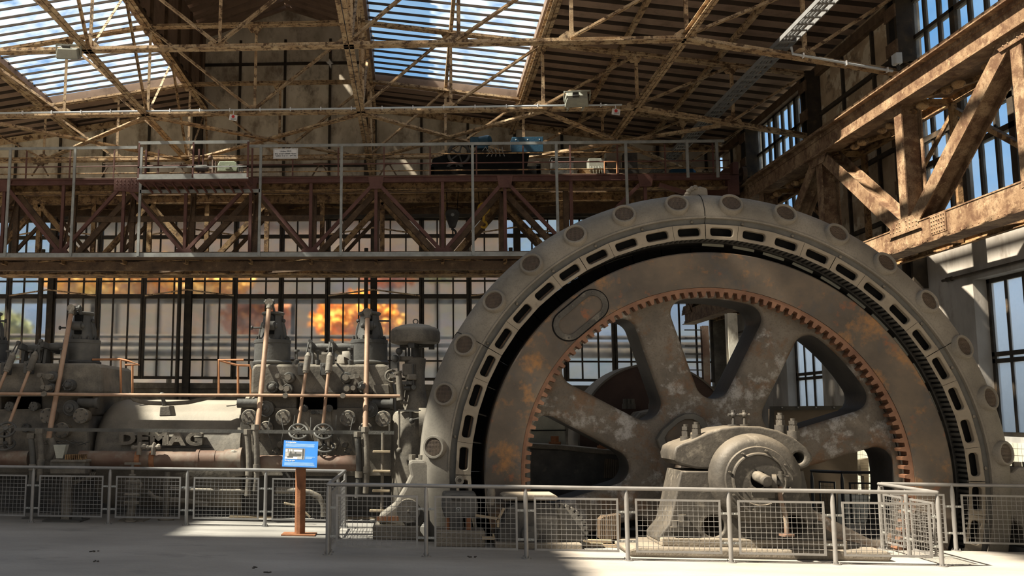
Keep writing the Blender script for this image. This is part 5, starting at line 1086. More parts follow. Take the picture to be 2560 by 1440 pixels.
cap_o = [(1684, 1135), (1690, 1117), (1706, 1108), (1735, 1098), (1768, 1082), (1805, 1070), (1850, 1065), (1900, 1066), (1945, 1076), (1985, 1094), (2015, 1118), (2031, 1136), (2032, 1150), (2022, 1165), (2008, 1172), (1790, 1174), (1740, 1172), (1700, 1162), (1686, 1150)]
solid_with_holes('bearing_cap', P(cap_o, BY), [ell_px(1997, 1145, 14, 14, BY)], BY, 0.80, M_BEAR, bt, 0.035)
ped_o = [(1702, 1177), (2010, 1177), (2018, 1215), (2030, 1262), (2052, 1312), (2092, 1340), (2092, 1352), (1648, 1352), (1648, 1340), (1672, 1310), (1684, 1262), (1694, 1215)]
solid_with_holes('pedestal', P(ped_o, BY), [ell_px(1785, 1316, 27, 27, BY), ell_px(1985, 1316, 34, 27, BY)], BY, 0.80, M_BEAR, bt, 0.03)
cb = onY(1884, 1196, BY)
def cpx(r): return r / pxm(BY)
b = MB(); b.lathe([(cpx(88), 0.45), (cpx(106), 0.45), (cpx(106), 0.0), (cpx(104), -0.12), (cpx(96), -0.22), (cpx(84), -0.27), (cpx(70), -0.27), (cpx(66), 0.3)], cb, (0, 1, 0), 64, cap=False); b.build('bearing_boss', M_BEAR, bt, smooth=35)
ce = onY(1898, 1200, BY - 0.30)
b = MB(); b.lathe([(0.50, 0.10), (0.515, 0.02), (0.50, -0.01), (0.42, -0.01), (0.405, -0.045), (0.385, -0.05), (0.37, -0.02), (0.135, -0.02), (0.13, 0.0), (0.13, 0.09)], ce, (0, 1, 0), 64, cap=False); ec = b.build('end_cover', M_BEAR, bt, smooth=35)
b = MB(); b.lathe([(0.0, 0.08), (0.13, 0.08)], ce, (0, 1, 0), 24, cap=False); b.build('cover_bore', M_BLACK, ec)
for k in range(8):
    a = radians(22.5 + 45 * k + 8); p = ce + V((0.46 * cos(a), -0.01, 0.46 * sin(a))); b = MB(); b.stud(p, (0, -1, 0), 0.022, 0.09 if k in (1, 2, 3) else 0.05); b.build('cover_stud', M_BEAR, ec)
b = MB(); c1 = onY(1893, 1190, BY - 0.32); c2 = onY(1918, 1203, BY - 0.62); b.tube(c1, c2, 0.085, 20); b.lathe([(0.085, -0.02), (0.088, 0), (0.07, 0.02), (0.0, 0.03)], c2, c2 - c1, 20); b.build('oil_pump_body', M_BEAR, bt)
b = MB(); c3 = onY(1930, 1203, BY - 0.5); b.tube(c3, c3 + V((0.06, -0.02, 0)), 0.105, 20); b.tube(c3 + V((0.06, 0, -0.02)), c3 + V((0.18, 0, -0.02)), 0.04, 12); b.build('pump_flange', M_BEAR, bt)
b = MB(); c4 = onY(1952, 1196, BY - 0.5); b.tube(c4 + V((0, 0, -0.12)), c4 + V((0, 0, 0.06)), 0.05, 12); b.bolt(c4 + V((0, 0, 0.06)), (0, 0, 1), 0.035, 0.04); b.tube(c4 + V((0, 0, 0.03)), c4 + V((0.12, 0, 0.03)), 0.012, 8); b.build('oil_valve', M_BEAR, bt)
b = MB(); b.box(onY(1905, 1222, BY - 0.45), (0.42, 0.06, 0.02)); b.box(onY(1908, 1237, BY - 0.4), (0.34, 0.05, 0.09)); b.build('pump_bracket', M_BEAR, bt, smooth=0, bevel=0.012)
b = MB(); b.path([onY(x, y, BY - 0.42) for x, y in ((1950, 1212), (1950, 1238), (1955, 1262), (1963, 1285), (1966, 1310), (1967, 1338))], 0.035, 10); b.lathe([(0.11, 0), (0.11, 0.025), (0.0, 0.03)], onY(1967, 1340, BY - 0.42), (0, 0, 1), 20); b.build('drain_pipe', M_PIPE, bt)
for x, y, dY in ((1716, 1107, 0.40), (1742, 1102, 0.15), (1952, 1078, 0.55), (1984, 1093, 0.30)):
    c = onY(x, y, BY + dY); b = MB(); b.tube(c + V((0, 0, -0.06)), c + V((0, 0, 0.10)), 0.095, 20); b.bolt(c + V((0, 0, 0.10)), (0.001, 0, 1), 0.07, 0.085); b.tube(c + V((0, 0, 0.185)), c + V((0, 0, 0.20)), 0.05, 14); b.bolt(c + V((0, 0, 0.20)), (0.001, 0, 1), 0.062, 0.06); b.tube(c + V((0, 0, 0.26)), c + V((0, 0, 0.30)), 0.038, 12); b.build('cap_bolt', M_BEAR, bt, smooth=30)
for x, m in ((1834, M_DARK), (1862, M_BEAR)):
    c = onY(x, 1064, BY + 0.35); b = MB(); b.tube(c, c + V((0, 0, 0.02)), 0.09, 16); b.tube(c, c + V((0, 0, 0.12)), 0.028, 10); b.sphere(c + V((0, 0, 0.17)), 0.05, 10); b.tube(c + V((-0.08, 0, 0.17)), c + V((0.08, 0, 0.17)), 0.025, 8); b.tube(c + V((0, 0, 0.2)), c + V((0, 0, 0.25)), 0.03, 8); b.build('oil_cock', m, bt)
x0, x1 = onY(1650, 1350, BY).x, onY(2112, 1350, BY).x
b = MB(); b.box2((x0, BY - 0.1, 0.14), (x1, BY + 0.9, 0.27)); b.build('base_plate', M_CORTEN if False else M_CONC, bt, smooth=0, bevel=0.02)
b = MB(); b.prism([(-1.92, 0), (1.92, 0), (1.98, 0.08), (1.90, 0.145), (-1.84, 0.145), (-1.97, 0.1)], ((x0 + x1) / 2, BY - 0.30, 0), (1, 0, 0), (0, 0, 1), (0, 1.35, 0)); b.build('sole_block', M_CONC, bt, smooth=0, bevel=0.035)
for x, y in ((1707, 1308), (1690, 1322), (2046, 1325)):
    b = MB(); c = onY(x, y, BY - 0.03); b.box(c, (0.18, 0.14, 0.06)); b.bolt(c + V((0, 0, 0.03)), (0, 0, 1), 0.065, 0.10); b.build('foot_bolt', M_BEAR, bt, smooth=0)

# ------------------------------------------------------------------ what shows behind the spokes
t = thing('flywheel_guard', 'dark half-round sheet guard behind the spokes, with pale rim', 'guard', onY(1645, 1235, 20.4))
c = onY(1642, 1102, 20.4); R = 185 / pxm(20.4)
b = MB(); b.lathe([(0.0, 0.02), (R - 0.02, 0.02), (R - 0.02, 1.25), (0.0, 1.25)], c, (0, 1, 0), 64); b.build('guard_face', M_RED if False else mat('dark_red_sheet', [(0.3, (0.045, 0.024, 0.018)), (0.7, (0.075, 0.042, 0.032))], 2.0, 0.6), t, smooth=35)
b = MB(); b.lathe([(R - 0.02, 0.0), (R + 0.02, 0.0), (R + 0.02, 1.3), (R - 0.02, 1.3)], c, (0, 1, 0), 64, cap=False); b.build('guard_rim', M_SHELL, t, smooth=35, label='dusty pale rim')
b = MB(); c5 = onY(1603, 925, 20.9); b.torus(c5 + V((0, 0, 0.02)), (0, 1, 0), 0.075, 0.018, 18, 6); b.build('lifting_eye', M_STEEL, t)
t = thing('crankcase', 'dark cast crankcase behind the lower left spokes, two large nuts on its ledge', 'machine', onY(1450, 1290, 19.6))
b = MB(); pxprism(b, [(1326, 1118), (1430, 1122), (1540, 1130), (1582, 1140), (1582, 1320), (1326, 1320)], 19.4, 0.95); b.build('case_body', M_DARK, t, smooth=0, bevel=0.05)
b = MB(); pxprism(b, [(1320, 1108), (1400, 1112), (1500, 1122), (1560, 1128), (1560, 1138), (1480, 1134), (1400, 1124), (1320, 1120)], 19.3, 1.05); b.build('case_ledge', M_STEEL, t, smooth=0, bevel=0.02)
for x, y in ((1387, 1112), (1508, 1122)):
    c = onY(x, y, 19.55); b = MB(); b.tube(c, c + V((0, 0, 0.06)), 0.12, 16); b.bolt(c + V((0, 0, 0.05)), (0, 0, 1), 0.085, 0.12); b.build('ledge_nut', M_CORTEN, t, smooth=0)
b = MB(); pxprism(b, [(1512, 1146), (1552, 1150), (1564, 1164), (1564, 1195), (1510, 1195)], 19.36, 0.03); b.build('tread_plate', M_TREAD, t, smooth=0)
t = thing('crank_cover', 'beige sheet metal crank cover behind the lowest left spoke', 'cover', onY(1372, 1110, 20.2))
b = MB(); pxprism(b, [(1318, 1042), (1395, 1036), (1412, 1050), (1416, 1118), (1318, 1118)], 20.1, 1.0); b.build('cover_sheet', M_LAMP, t, smooth=0, bevel=0.03)
b = MB(); pxprism(b, [(1318, 1075), (1415, 1074), (1415, 1077), (1318, 1078)], 20.08, 0.03); b.build('sheet_seam', M_BLACK, t, smooth=0)
t = thing('crank_bearing', 'dusty bearing cap with nuts behind the hub of the wheel', 'bearing', onY(1640, 1230, 19.6))
b = MB(); pxprism(b, [(1560, 1128), (1575, 1060), (1600, 1030), (1650, 1020), (1720, 1030), (1760, 1060), (1775, 1130), (1775, 1320), (1560, 1320)], 19.7, 0.7); b.build('cap_body', M_SHELL, t, smooth=0, bevel=0.06)
for x in (1563, 1572, 1582, 1628, 1636):
    c = onY(x, 1022, 19.9); b = MB(); b.bolt(c, (0, 0, 1), 0.06, 0.10); b.tube(c, c + V((0, 0, 0.2)), 0.04, 10); b.build('cap_stud', M_STEEL, t, smooth=0)
t = thing('instrument_panel', 'broad flat brown panel standing behind the right-hand spokes', 'panel', onY(2040, 1280, 21.0))
b = MB(); pxprism(b, [(1932, 1022), (2142, 1020), (2146, 1290), (1932, 1290)], 21.0, 0.25); b.build('panel_board', mat('brown_panel', [(0.3, (0.16, 0.125, 0.09)), (0.7, (0.22, 0.175, 0.13))], 1.2, 0.7), t, smooth=0)
b = MB(); pxprism(b, [(1926, 1016), (2148, 1014), (2148, 1024), (1936, 1026), (1938, 1290), (1926, 1290)], 20.95, 0.06); b.box2((onY(1932, 1290, 21).x, 20.95, 0), (onY(1946, 1290, 21).x, 21.2, 0.3)); b.box2((onY(2130, 1290, 21).x, 20.95, 0), (onY(2146, 1290, 21).x, 21.2, 0.3)); b.build('panel_frame', M_BAND, t, smooth=0)
b = MB()
for x in (1955, 1995, 2040, 2085, 2130): b.sphere(onY(x, 1019, 20.93), 0.02, 6).cut()
b.each('frame_rivet', M_GALV, t)
t = thing('cable_pole', 'rusty pole with step irons behind the upper spokes', 'pole', onZ(1858, 1290, 0) * 1.0)
Yp = 30.0; t.location = (onY(1860, 900, Yp).x, Yp, 0)
b = MB(); x = onY(1764, 900, Yp).x; b.ibar((x, Yp, 0), (x, Yp, onY(1764, 815, Yp).z), 0.2, 0.2, 0.02, (0, 1, 0)); b.build('pole_shaft', M_PIPE, t, smooth=0)
b = MB()
for k in range(7): z = onY(1740, 825 + 20 * k, Yp).z; b.tube((x - 0.6, Yp, z), (x, Yp, z), 0.02, 6).cut()
b.each('step_iron', M_DARK, t)
t = thing('side_column', 'pale steel column with flanges behind the right-hand hub spokes', 'column', (onY(1832, 900, 33).x, 33, 0))
b = MB(); x = onY(1832, 900, 33).x; b.ibar((x, 33, 0), (x, 33, 5.6), 0.32, 0.3, 0.03, (0, 1, 0)); b.build('column_shaft', M_PLASTER, t, smooth=0)
# tread-plate machine guards at the foot of the wheel
# ================================================================== the large gas engine
YE = 19.95
et = thing('gas_engine', 'long dusty cast-iron gas engine with valve towers and push rods, left of the ring generator', 'engine', onZ(430, 1300, 0) * 1.0)
et.location = (onY(430, 1200, 21).x, 21.0, 0)
M_TOWER = mat('dark_valve_tower_iron', [(0.30, (0.045, 0.044, 0.042)), (0.55, (0.085, 0.082, 0.076)), (0.78, (0.14, 0.13, 0.112))], 2.0, 0.6, 0.1, 0.25)
def epart(name, pts, Y, dep, m=M_STEEL, bev=0.05, parent=None, **k):
    b = MB(); pxprism(b, pts, Y, dep); return b.build(name, m, parent or et, smooth=0, bevel=bev, **k)
def ez(px_, py_, Y): return onY(px_, py_, Y)
# castings
epart('cylinder_block', [(629, 920), (637, 911), (964, 911), (974, 920), (986, 986), (627, 986)], 20.05, 2.3, bev=0.07)
epart('cylinder_block', [(-60, 908), (244, 908), (253, 918), (256, 985), (-60, 985)], 20.05, 2.3, bev=0.07)
for pts in ([(640, 986), (742, 986), (742, 1040), (605, 1040), (612, 1008)], [(842, 986), (984, 986), (986, 1040), (842, 1040)], [(102, 985), (236, 985), (226, 1040), (102, 1040)], [(-60, 985), (2, 985), (2, 1040), (-60, 1040)]):
    epart('block_web', pts, 20.15, 2.0, bev=0.05)
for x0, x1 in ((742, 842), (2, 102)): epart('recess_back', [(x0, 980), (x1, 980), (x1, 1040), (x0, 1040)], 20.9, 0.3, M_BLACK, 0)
epart('lower_casing', [(602, 1020), (742, 1020), (742, 1024), (842, 1024), (842, 1020), (985, 1020), (985, 1190), (596, 1190)], 20.0, 2.3, bev=0.08)
epart('lower_casing', [(-60, 1024), (215, 1020), (226, 1190), (-60, 1190)], 20.0, 2.3, bev=0.08)
epart('cover_panel', [(775, 1024), (828, 1024), (832, 1110), (770, 1110)], 19.97, 0.1, bev=0.015)
for x in (783, 793.5, 804): b = MB(); b.bolt(ez(x, 1031, 19.97), (0, -1, 0), 0.045, 0.06); b.build('cover_nut', M_DARK, et, smooth=0)
epart('engine_bed', [(-60, 1180), (985, 1180), (985, 1300), (-60, 1300)], 20.35, 2.4, M_DARK, 0.05)
epart('bed_ledge', [(-60, 1176), (985, 1176), (985, 1186), (-60, 1186)], 20.2, 2.6, M_DARK, 0.02)
# intermediate housing with the raised maker's lettering
x0, x1 = ez(224, 1050, 19.95).x, ez(600, 1050, 19.95).x
b = MB(); b.lathe([(0.0, x0 - 0.02), (0.85, x0), (1.12, x0 + 0.07), (1.24, x0 + 0.20), (1.30, x0 + 0.42), (1.30, x1 - 0.25), (1.34, x1 - 0.12), (1.34, x1), (0.0, x1)], (0, 21.22, 1.12), (1, 0, 0), 72); b.build('intermediate_housing', M_STEEL, et, smooth=40)
epart('housing_foot', [(240, 1120), (600, 1120), (600, 1190), (232, 1190)], 20.05, 2.0, M_DARK, 0.05)
for px_ in (598,): b = MB(); b.lathe([(1.30, 0), (1.40, 0.01), (1.40, 0.09), (1.30, 0.1)], (ez(px_, 1050, 19.95).x - 0.05, 21.22, 1.12), (1, 0, 0), 72, cap=False); b.build('housing_flange', M_STEEL, et)
zb0 = ez(400, 1111, 19.86).z; zt1 = ez(400, 1081, 19.86).z; xl = ez(298, 1100, 19.86).x; xr = ez(506, 1100, 19.86).x
text_mesh('DEMAG', (zt1 - zb0) / 0.70, 0.09, 'raised_lettering', M_STEEL, et, V((xl, 19.92, zb0)), (1, 0, 0), (0, 0, 1), 'LEFT', 0.018, xr - xl, 1.12)
epart('inspection_slot', [(340, 1112), (520, 1112), (530, 1120), (330, 1120)], 19.93, 0.1, M_DARK, 0.01)
# bolted round lids
def lid(px_, py_, rp, dep=0.30, Y=19.72, n=6, m=M_STEEL, dot=True, nm='inspection_lid'):
    c = ez(px_, py_, Y); r = rp / pxm(Y); b = MB()
    b.lathe([(r * 0.86, dep), (r * 0.86, 0.07), (r, 0.06), (r, 0.012), (r - 0.012, 0.0), (r * 0.62, 0.0), (r * 0.60, -0.006), (0.0, -0.006)], c, (0, 1, 0), 36, cap=False)
    if dot: b.lathe([(0.0, -0.03), (0.014, -0.025), (0.016, 0)], c, (0, 1, 0), 8)
    o = b.build(nm, m, et, smooth=35); b = MB()
    for k in range(n):
        a = 2 * pi * k / n + 0.35; b.bolt(c + V((r * 0.80 * cos(a), 0, r * 0.80 * sin(a))), (0, -1, 0), 0.022, 0.03).cut()
    b.each('lid_bolt', M_TOWER, o, smooth=0)
for x, y, r in ((623, 1043, 20), (708, 1044, 20), (870, 1046, 20), (958, 1047, 20), (665, 1070, 17), (914, 1073, 17), (118, 1040, 20), (201, 1040, 20), (153, 1076, 20)): lid(x, y, r)
for x, y, r in ((23, 1016, 12), (83, 1016, 12), (63, 1070, 11), (761, 1021, 9), (823, 1021, 9)): lid(x, y, r, 0.22, 19.85, 4, M_TOWER)
for x, y in ((175, 1020), (664, 1022), (925, 1024)):
    c = ez(x, y, 19.75); b = MB(); b.lathe([(0.16, 0.5), (0.16, 0.1), (0.14, 0.02), (0.09, 0.0), (0.09, -0.05), (0.03, -0.06), (0.025, -0.16), (0.0, -0.17)], c, (0, 1, 0), 20); b.torus(c + V((0, 0.03, 0)), (0, 1, 0), 0.15, 0.02, 20, 6); b.build('relief_valve', M_TOWER, et)
for x, y in ((216, 1007), (951, 1010), (614, 1008)):
    c = ez(x, y, 19.95); b = MB(); b.tube(c + V((-0.17, 0, 0)), c + V((0.2, 0, 0)), 0.10, 16); b.tube(c + V((0.2, 0, 0)), c + V((0.26, 0, 0)), 0.12, 16); b.build('side_cylinder', M_TOWER, et)
# valve towers
def tower(cx_, dz=0.0, lean=0.0, side=-1, hi=762):
    Y = 20.85; c = ez(cx_, 880, Y); zz = lambda y: ez(cx_, y, Y).z
    b = MB(); O = (c.x, Y, 0)
    b.lathe([(0.38, zz(912)), (0.43, zz(911)), (0.44, zz(906)), (0.41, zz(903)), (0.40, zz(902)), (0.395, zz(860)), (0.405, zz(859)), (0.405, zz(851)), (0.38, zz(850)), (0.0, zz(850))], O, (0, 0, 1), 40)
    tw = b.build('valve_tower', M_TOWER, et, smooth=35)
    b = MB(); b.lathe([(0.30, zz(850)), (0.285, zz(842)), (0.25, zz(820)), (0.215, zz(800)), (0.205, zz(790)), (0.245, zz(787)), (0.255, zz(783)), (0.23, zz(781)), (0.0, zz(781))], O, (0, 0, 1), 28); b.build('tower_neck', M_TOWER, tw, smooth=40)
    b = MB()
    for k in range(12): a = 2 * pi * k / 12 + 0.2; b.stud((c.x + 0.345 * cos(a), Y + 0.345 * sin(a), zz(850)), (0, 0, 1), 0.034, 0.08).cut()
    b.each('tower_bolt', M_DARK, tw, smooth=0)
    b = MB()
    for s in (-1, 1): b.prism([(s * 0.16, zz(848)), (s * 0.31, zz(848)), (s * 0.285, zz(822)), (s * 0.24, zz(806)), (s * 0.20, zz(806))], (c.x, Y - 0.1, 0), (1, 0, 0), (0, 0, 1), (0, 0.2, 0)).cut()
    b.each('tower_rib', M_TOWER, tw, smooth=0, bevel=0.015)
    b = MB(); b.box2((c.x - 0.075, Y - 0.32, zz(838)), (c.x + 0.075, Y - 0.1, zz(790))); b.build('lever_slot_shade', M_BLACK, tw, smooth=0)  # solid black block gives the shade of an open slot
    b = MB(); pf = V((c.x - 0.02, Y - 0.42, zz(hi)))
    for s in (-1, 1): b.bar(pf + V((s * 0.055, 0, 0.03)), V((c.x + s * 0.055, Y - 0.1, zz(hi + 26))), 0.03, 0.12, (0, 1, 0)); b.lathe([(0.0, -0.02), (0.07, -0.02), (0.07, 0.02), (0.0, 0.02)], pf + V((s * 0.075, 0, 0)), (1, 0, 0), 16)
    b.tube(pf + V((-0.12, 0, 0)), pf + V((0.12, 0, 0)), 0.035, 12); b.build('fork_lever', M_TOWER, tw)
    b = MB(); q = V((c.x, Y - 0.36, zz(818)))
    b.lathe([(0.0, -0.10), (0.10, -0.10), (0.10, 0.10), (0.0, 0.10)], q, (1, 0, 0), 18); b.sphere(q + V((-0.12, 0, 0)), 0.06, 10); b.sphere(q + V((0.12, 0, 0)), 0.06, 10); b.build('pivot_boss', M_TOWER, tw)
    b = MB(); q2 = V((c.x + side * 0.2, Y - 0.25, zz(822 if side < 0 else 805))); b.tube(q2, q2 + V((side * 0.24, 0, 0)), 0.02, 8); b.lathe([(0.0, 0), (0.045, 0), (0.045, 0.03), (0.0, 0.03)], q2 + V((side * 0.24, 0, 0)), (1, 0, 0), 12); b.sphere(V((c.x - side * 0.24, Y - 0.05, zz(803))), 0.05, 8); b.build('set_screw', M_DARK, tw)
    return pf
pf = [tower(204, side=-1, hi=776), tower(681, side=-1), tower(923, side=1, hi=786), tower(-28, side=1, hi=776)]
b = MB(); q = ez(172, 775, 20.4); b.tube(q, q + V((0.2, 0, 0)), 0.02, 8); b.lathe([(0.0, -0.03), (0.05, -0.03), (0.05, 0.03), (0.0, 0.03)], q, (1, 0, 0), 10); b.build('set_screw', M_DARK, et)
# long push rods
for p, (x, y) in ((pf[0] + V((-0.09, 0, 0)), (121, 1098)), (pf[1], (643, 1080)), (pf[2], (913, 1085)), (pf[3], (-75, 1098))):
    q = ez(x, y, 19.45); b = MB(); b.tube(p, q, 0.050, 16, 0.056); pr_ = b.build('push_rod', M_ROD, et)
    b = MB(); b.tube(p + V((0, -0.08, 0)), p + V((0, 0.08, 0)), 0.085, 16); d = (q - p).normalized(); b.tube(p, p + d * 0.15, 0.066, 14); b.build('rod_eye', M_STEEL, pr_)
    b = MB(); b.tube(q, q + d * 0.12, 0.07, 12); b.box(q + d * 0.16, (0.10, 0.10, 0.10)); b.build('rod_foot', M_STEEL, pr_)
# short valve rods with spring sleeves and rockers on the block
for xt, yt, xb, yb in ((766, 920, 745, 1068), (822, 920, 807, 1068), (20, 918, -14, 1000), (77, 916, 22, 1062)):
    p, q = ez(xt, yt, 19.75), ez(xb, yb, 19.5); d = (q - p).normalized(); b = MB(); b.tube(p, q, 0.034, 12); vr = b.build('valve_rod', M_ROD, et)
    dx = xt - xb; ux = dx * 0.06
    s0 = p - d * 0.03; b = MB(); b.tube(s0 - d * 0.22, s0 + d * 0.10, 0.072, 16); b.tube(s0 - d * 0.30, s0 - d * 0.22, 0.035, 12, 0.072); b.tube(s0 + d * 0.10, s0 + d * 0.14, 0.06, 14); b.build('spring_sleeve', M_STEEL, vr)
    b = MB(); top = s0 - d * 0.55
    for s in (-1, 1): b.bar(s0 - d * 0.28 + V((s * 0.045, 0, 0)), top + V((s * 0.02, 0.02, 0)), 0.018, 0.025)
    b.lathe([(0.0, -0.04), (0.04, -0.04), (0.04, 0.04), (0.0, 0.04)], top + V((0, 0.02, 0)), (0, 1, 0), 12); b.build('rod_link', M_TOWER, vr)
    b = MB(); e = top + V((0.02, 0.15, -0.06))
    b.bar(e + V((-0.05, 0, 0.0)), e + V((0.1, 0.6, -0.12)), 0.10, 0.12); b.lathe([(0.0, -0.2), (0.07, -0.2), (0.09, 0.0), (0.07, 0.2), (0.0, 0.2)], e + V((0.18, 0.25, -0.04)), (1, 0, 0), 14)
    zt2 = ez(xt, 910, 20.1).z
    for s in (-1, 1): b.prism([(-0.16, 0), (0.16, 0), (0.07, e.z - zt2), (-0.07, e.z - zt2)], (e.x + 0.18 + s * 0.20 - 0.03, e.y + 0.25, zt2), (0, 1, 0), (0, 0, 1), (0.06, 0, 0))
    b.build('valve_rocker', M_TOWER, et, smooth=30)
    b = MB()
    for s, h_ in ((-0.33, 0.26), (0.36, 0.30)):
        g = V((e.x + s, e.y + 0.1, zt2)); b.tube(g, g + V((0, 0, h_)), 0.022, 8); b.lathe([(0.0, 0), (0.06, 0), (0.06, 0.04), (0.0, 0.04)], g + V((0, 0, h_)), (0, 0, 1), 12); b.lathe([(0.0, 0), (0.05, 0.0), (0.06, 0.08), (0.0, 0.1)], g, (0, 0, 1), 12).cut()
    b.each('grease_cup', M_TOWER, et)
    b = MB(); b.box(s0 + V((-0.12, 0.18, -0.05)), (0.14, 0.28, 0.26)); b.bolt(s0 + V((-0.12, 0.04, 0.02)), (0, -1, 0), 0.03, 0.03); b.build('sleeve_bracket', M_TOWER, et, smooth=0, bevel=0.015)
c = ez(870, 910, 20.9); b = MB(); b.lathe([(0.0, 0.32), (0.15, 0.28), (0.24, 0.15), (0.25, 0.0), (0.0, 0.0)], c, (0, 0, 1), 24); b.build('domed_cover', M_STEEL, et)
c = ez(795, 910, 21.1); b = MB(); b.box(c + V((0, 0.2, 0.12)), (0.5, 0.6, 0.26)); b.build('rocker_base', M_STEEL, et, smooth=0, bevel=0.04)
# cranked valve gear on the block face
def capc(x, y, r=15, Y=19.85):
    c = ez(x, y, Y); R = r / pxm(Y); b = MB(); b.lathe([(R, 0.25), (R, 0.05), (R * 0.9, 0.0), (R * 0.62, 0.0), (R * 0.55, -0.06), (R * 0.35, -0.10), (0.0, -0.11)], c, (0, 1, 0), 28, cap=False)
    for k in range(6): a = 2 * pi * k / 6; b.bolt(c + V((R * 0.8 * cos(a), 0.0, R * 0.8 * sin(a))), (0, -1, 0), 0.02, 0.03)
    b.build('gland_cap', M_TOWER, et, smooth=35)
for x, y in ((680, 968), (908, 968), (170, 963), (-40, 963)): capc(x, y)
def gear(x, y, s):
    o = V((0, 0, 0)); A = ez(x, y, 19.80); B = ez(x - s * 3, y + 28, 19.80); C = ez(x - s * 28, y - 4, 19.68); D = ez(x - s * 18, y + 26, 19.70)
    b = MB()
    for c, r in ((A, 14), (B, 13)): R = r / pxm(19.8); b.lathe([(R, 0.3), (R, 0.03), (R * 0.85, 0.0), (R * 0.5, 0.0), (R * 0.45, -0.05), (0.0, -0.06)], c, (0, 1, 0), 26, cap=False)
    g = b.build('cam_disc', M_TOWER, et, smooth=35)
    b = MB(); up = (0, 1, 0)
    b.bar(A + V((0, -0.08, 0)), C, 0.085, 0.05, up); b.bar(C, D + V((0, 0.0, 0)), 0.05, 0.05, up); b.bar(D, B + V((0, -0.08, 0)), 0.075, 0.05, up)
    for c, r in ((A, 0.065), (B, 0.06), (C, 0.05), (D, 0.05)): b.lathe([(0.0, -0.14), (r, -0.14), (r, 0.02), (0.0, 0.02)], V((c.x, 19.75, c.z)), (0, 1, 0), 14)
    b.build('crank_link', M_STEEL, g, smooth=30)
gear(722, 944, 1); gear(865, 944, -1); gear(129, 942, 1)
epart('name_plate', [(934, 962), (972, 961), (974, 985), (933, 986)], 20.0, 0.06, M_STEEL, 0.015)
b = MB(); b.bar(ez(842, 909, 19.9), ez(872, 944, 19.8), 0.03, 0.03); b.build('tie_lever', M_TOWER, et, smooth=0)
# oil rail, flat handrail and orange gallery rails
b = MB(); b.path([ez(x, y, 19.55) for x, y in ((-30, 984), (110, 985), (250, 987), (500, 988), (640, 988), (1000, 990))], 0.034, 10); rl = b.build('oil_rail', M_ROD, et)
b = MB()
for x, y in ((110, 985), (713, 989), (857, 989)): c = ez(x, y, 19.5); b.lathe([(0.0, -0.03), (0.055, -0.03), (0.055, 0.05), (0.0, 0.05)], c, (0, 1, 0), 12).cut()
b.each('rail_joint', M_STEEL, rl)
epart('ledge_strip', [(-60, 985), (986, 986), (986, 991), (-60, 991)], 19.9, 0.25, M_STEEL, 0.01)
b = MB(); b.bar(ez(38, 1073, 19.3), ez(985, 1082, 19.3), 0.03, 0.068, (0, 0, 1)); b.build('flat_guard_bar', M_BAND, et, smooth=0)
b = MB()
for x, y0, y1 in ((955, 1082, 1130), (973, 1082, 1060), (420, 1078, 1110)): b.bar(ez(x, y0, 19.32), ez(x, y1, 19.32), 0.03, 0.05, (0, 1, 0)).cut()
b.each('guard_stay', M_STEEL, et, smooth=0)
for pts in ([(231, 899), (300, 898), (322, 903), (347, 911), (313, 912)], [(302, 898), (302, 986)], [(331, 911), (331, 986)], [(609, 900), (547, 900), (547, 986)], [(547, 900), (570, 907), (595, 913), (624, 914), (627, 925), (627, 986)], [(595, 913), (595, 986)]):
    b = MB(); b.path([ez(x, y, 20.6) for x, y in pts], 0.026, 8); b.build('gallery_rail', M_ORANGE, et)
b = MB(); b.path([ez(x, y, 20.0) for x, y in ((322, 985), (335, 999), (365, 1007), (420, 1009), (470, 1006), (510, 997), (538, 990))], 0.045, 10); b.build('sagging_pipe', M_STEEL, et)
epart('lever_block', [(400, 1016), (424, 1014), (429, 1040), (398, 1041)], 19.75, 0.4, M_STEEL, 0.02)
b = MB(); b.tube(ez(412, 1014, 19.9), ez(406, 992, 19.8), 0.05, 12, 0.035); b.sphere(ez(405, 988, 19.8), 0.065, 12); b.build('hand_lever', M_TOWER, et)
# pipes along the foot of the engine
def pipe(pts, r, m=M_PIPE, nm='gas_pipe', Y=19.35):
    b = MB(); b.path([ez(x, y, Y) for x, y in pts], r, 16); return b.build(nm, m, et)
pipe([(-40, 1147), (74, 1147)], 0.165); pipe([(200, 1147), (492, 1150)], 0.165); pipe([(640, 1158), (892, 1158)], 0.155)
b = MB()
for xa, xb, r in ((492, 500, 0.20), (500, 540, 0.185), (540, 562, 0.175), (562, 570, 0.20), (570, 598, 0.21), (598, 606, 0.24)): b.tube(ez(xa, 1149, 19.35), ez(xb, 1149, 19.35), r, 20)
b.build('pipe_coupling', M_PIPE, et)
epart('valve_body', [(572, 1128), (585, 1124), (604, 1132), (612, 1190), (576, 1192), (566, 1160)], 19.2, 0.4, M_STEEL, 0.05)
for x in (347, 383):
    c = ez(x, 1149, 19.35); b = MB(); b.tube(c + V((-0.05, 0, 0)), c + V((0.05, 0, 0)), 0.185, 20); cl = b.build('pipe_clamp', M_CORTEN, et)
    b = MB(); t0 = ez(x, 1137, 19.15); b.tube(t0, t0 + V((0, 0, 0.14)), 0.05, 10); b.tube(t0 + V((-0.12, 0, 0.14)), t0 + V((0.14, 0, 0.17)), 0.035, 8); b.tube(t0 + V((0, 0, 0.14)), t0 + V((0.02, 0, 0.24)), 0.05, 10, 0.03); b.sphere(t0 + V((-0.12, 0, 0.14)), 0.05, 8); b.sphere(t0 + V((0.10, 0, 0.16)), 0.06, 8); b.build('drain_cock', M_STEEL, cl)
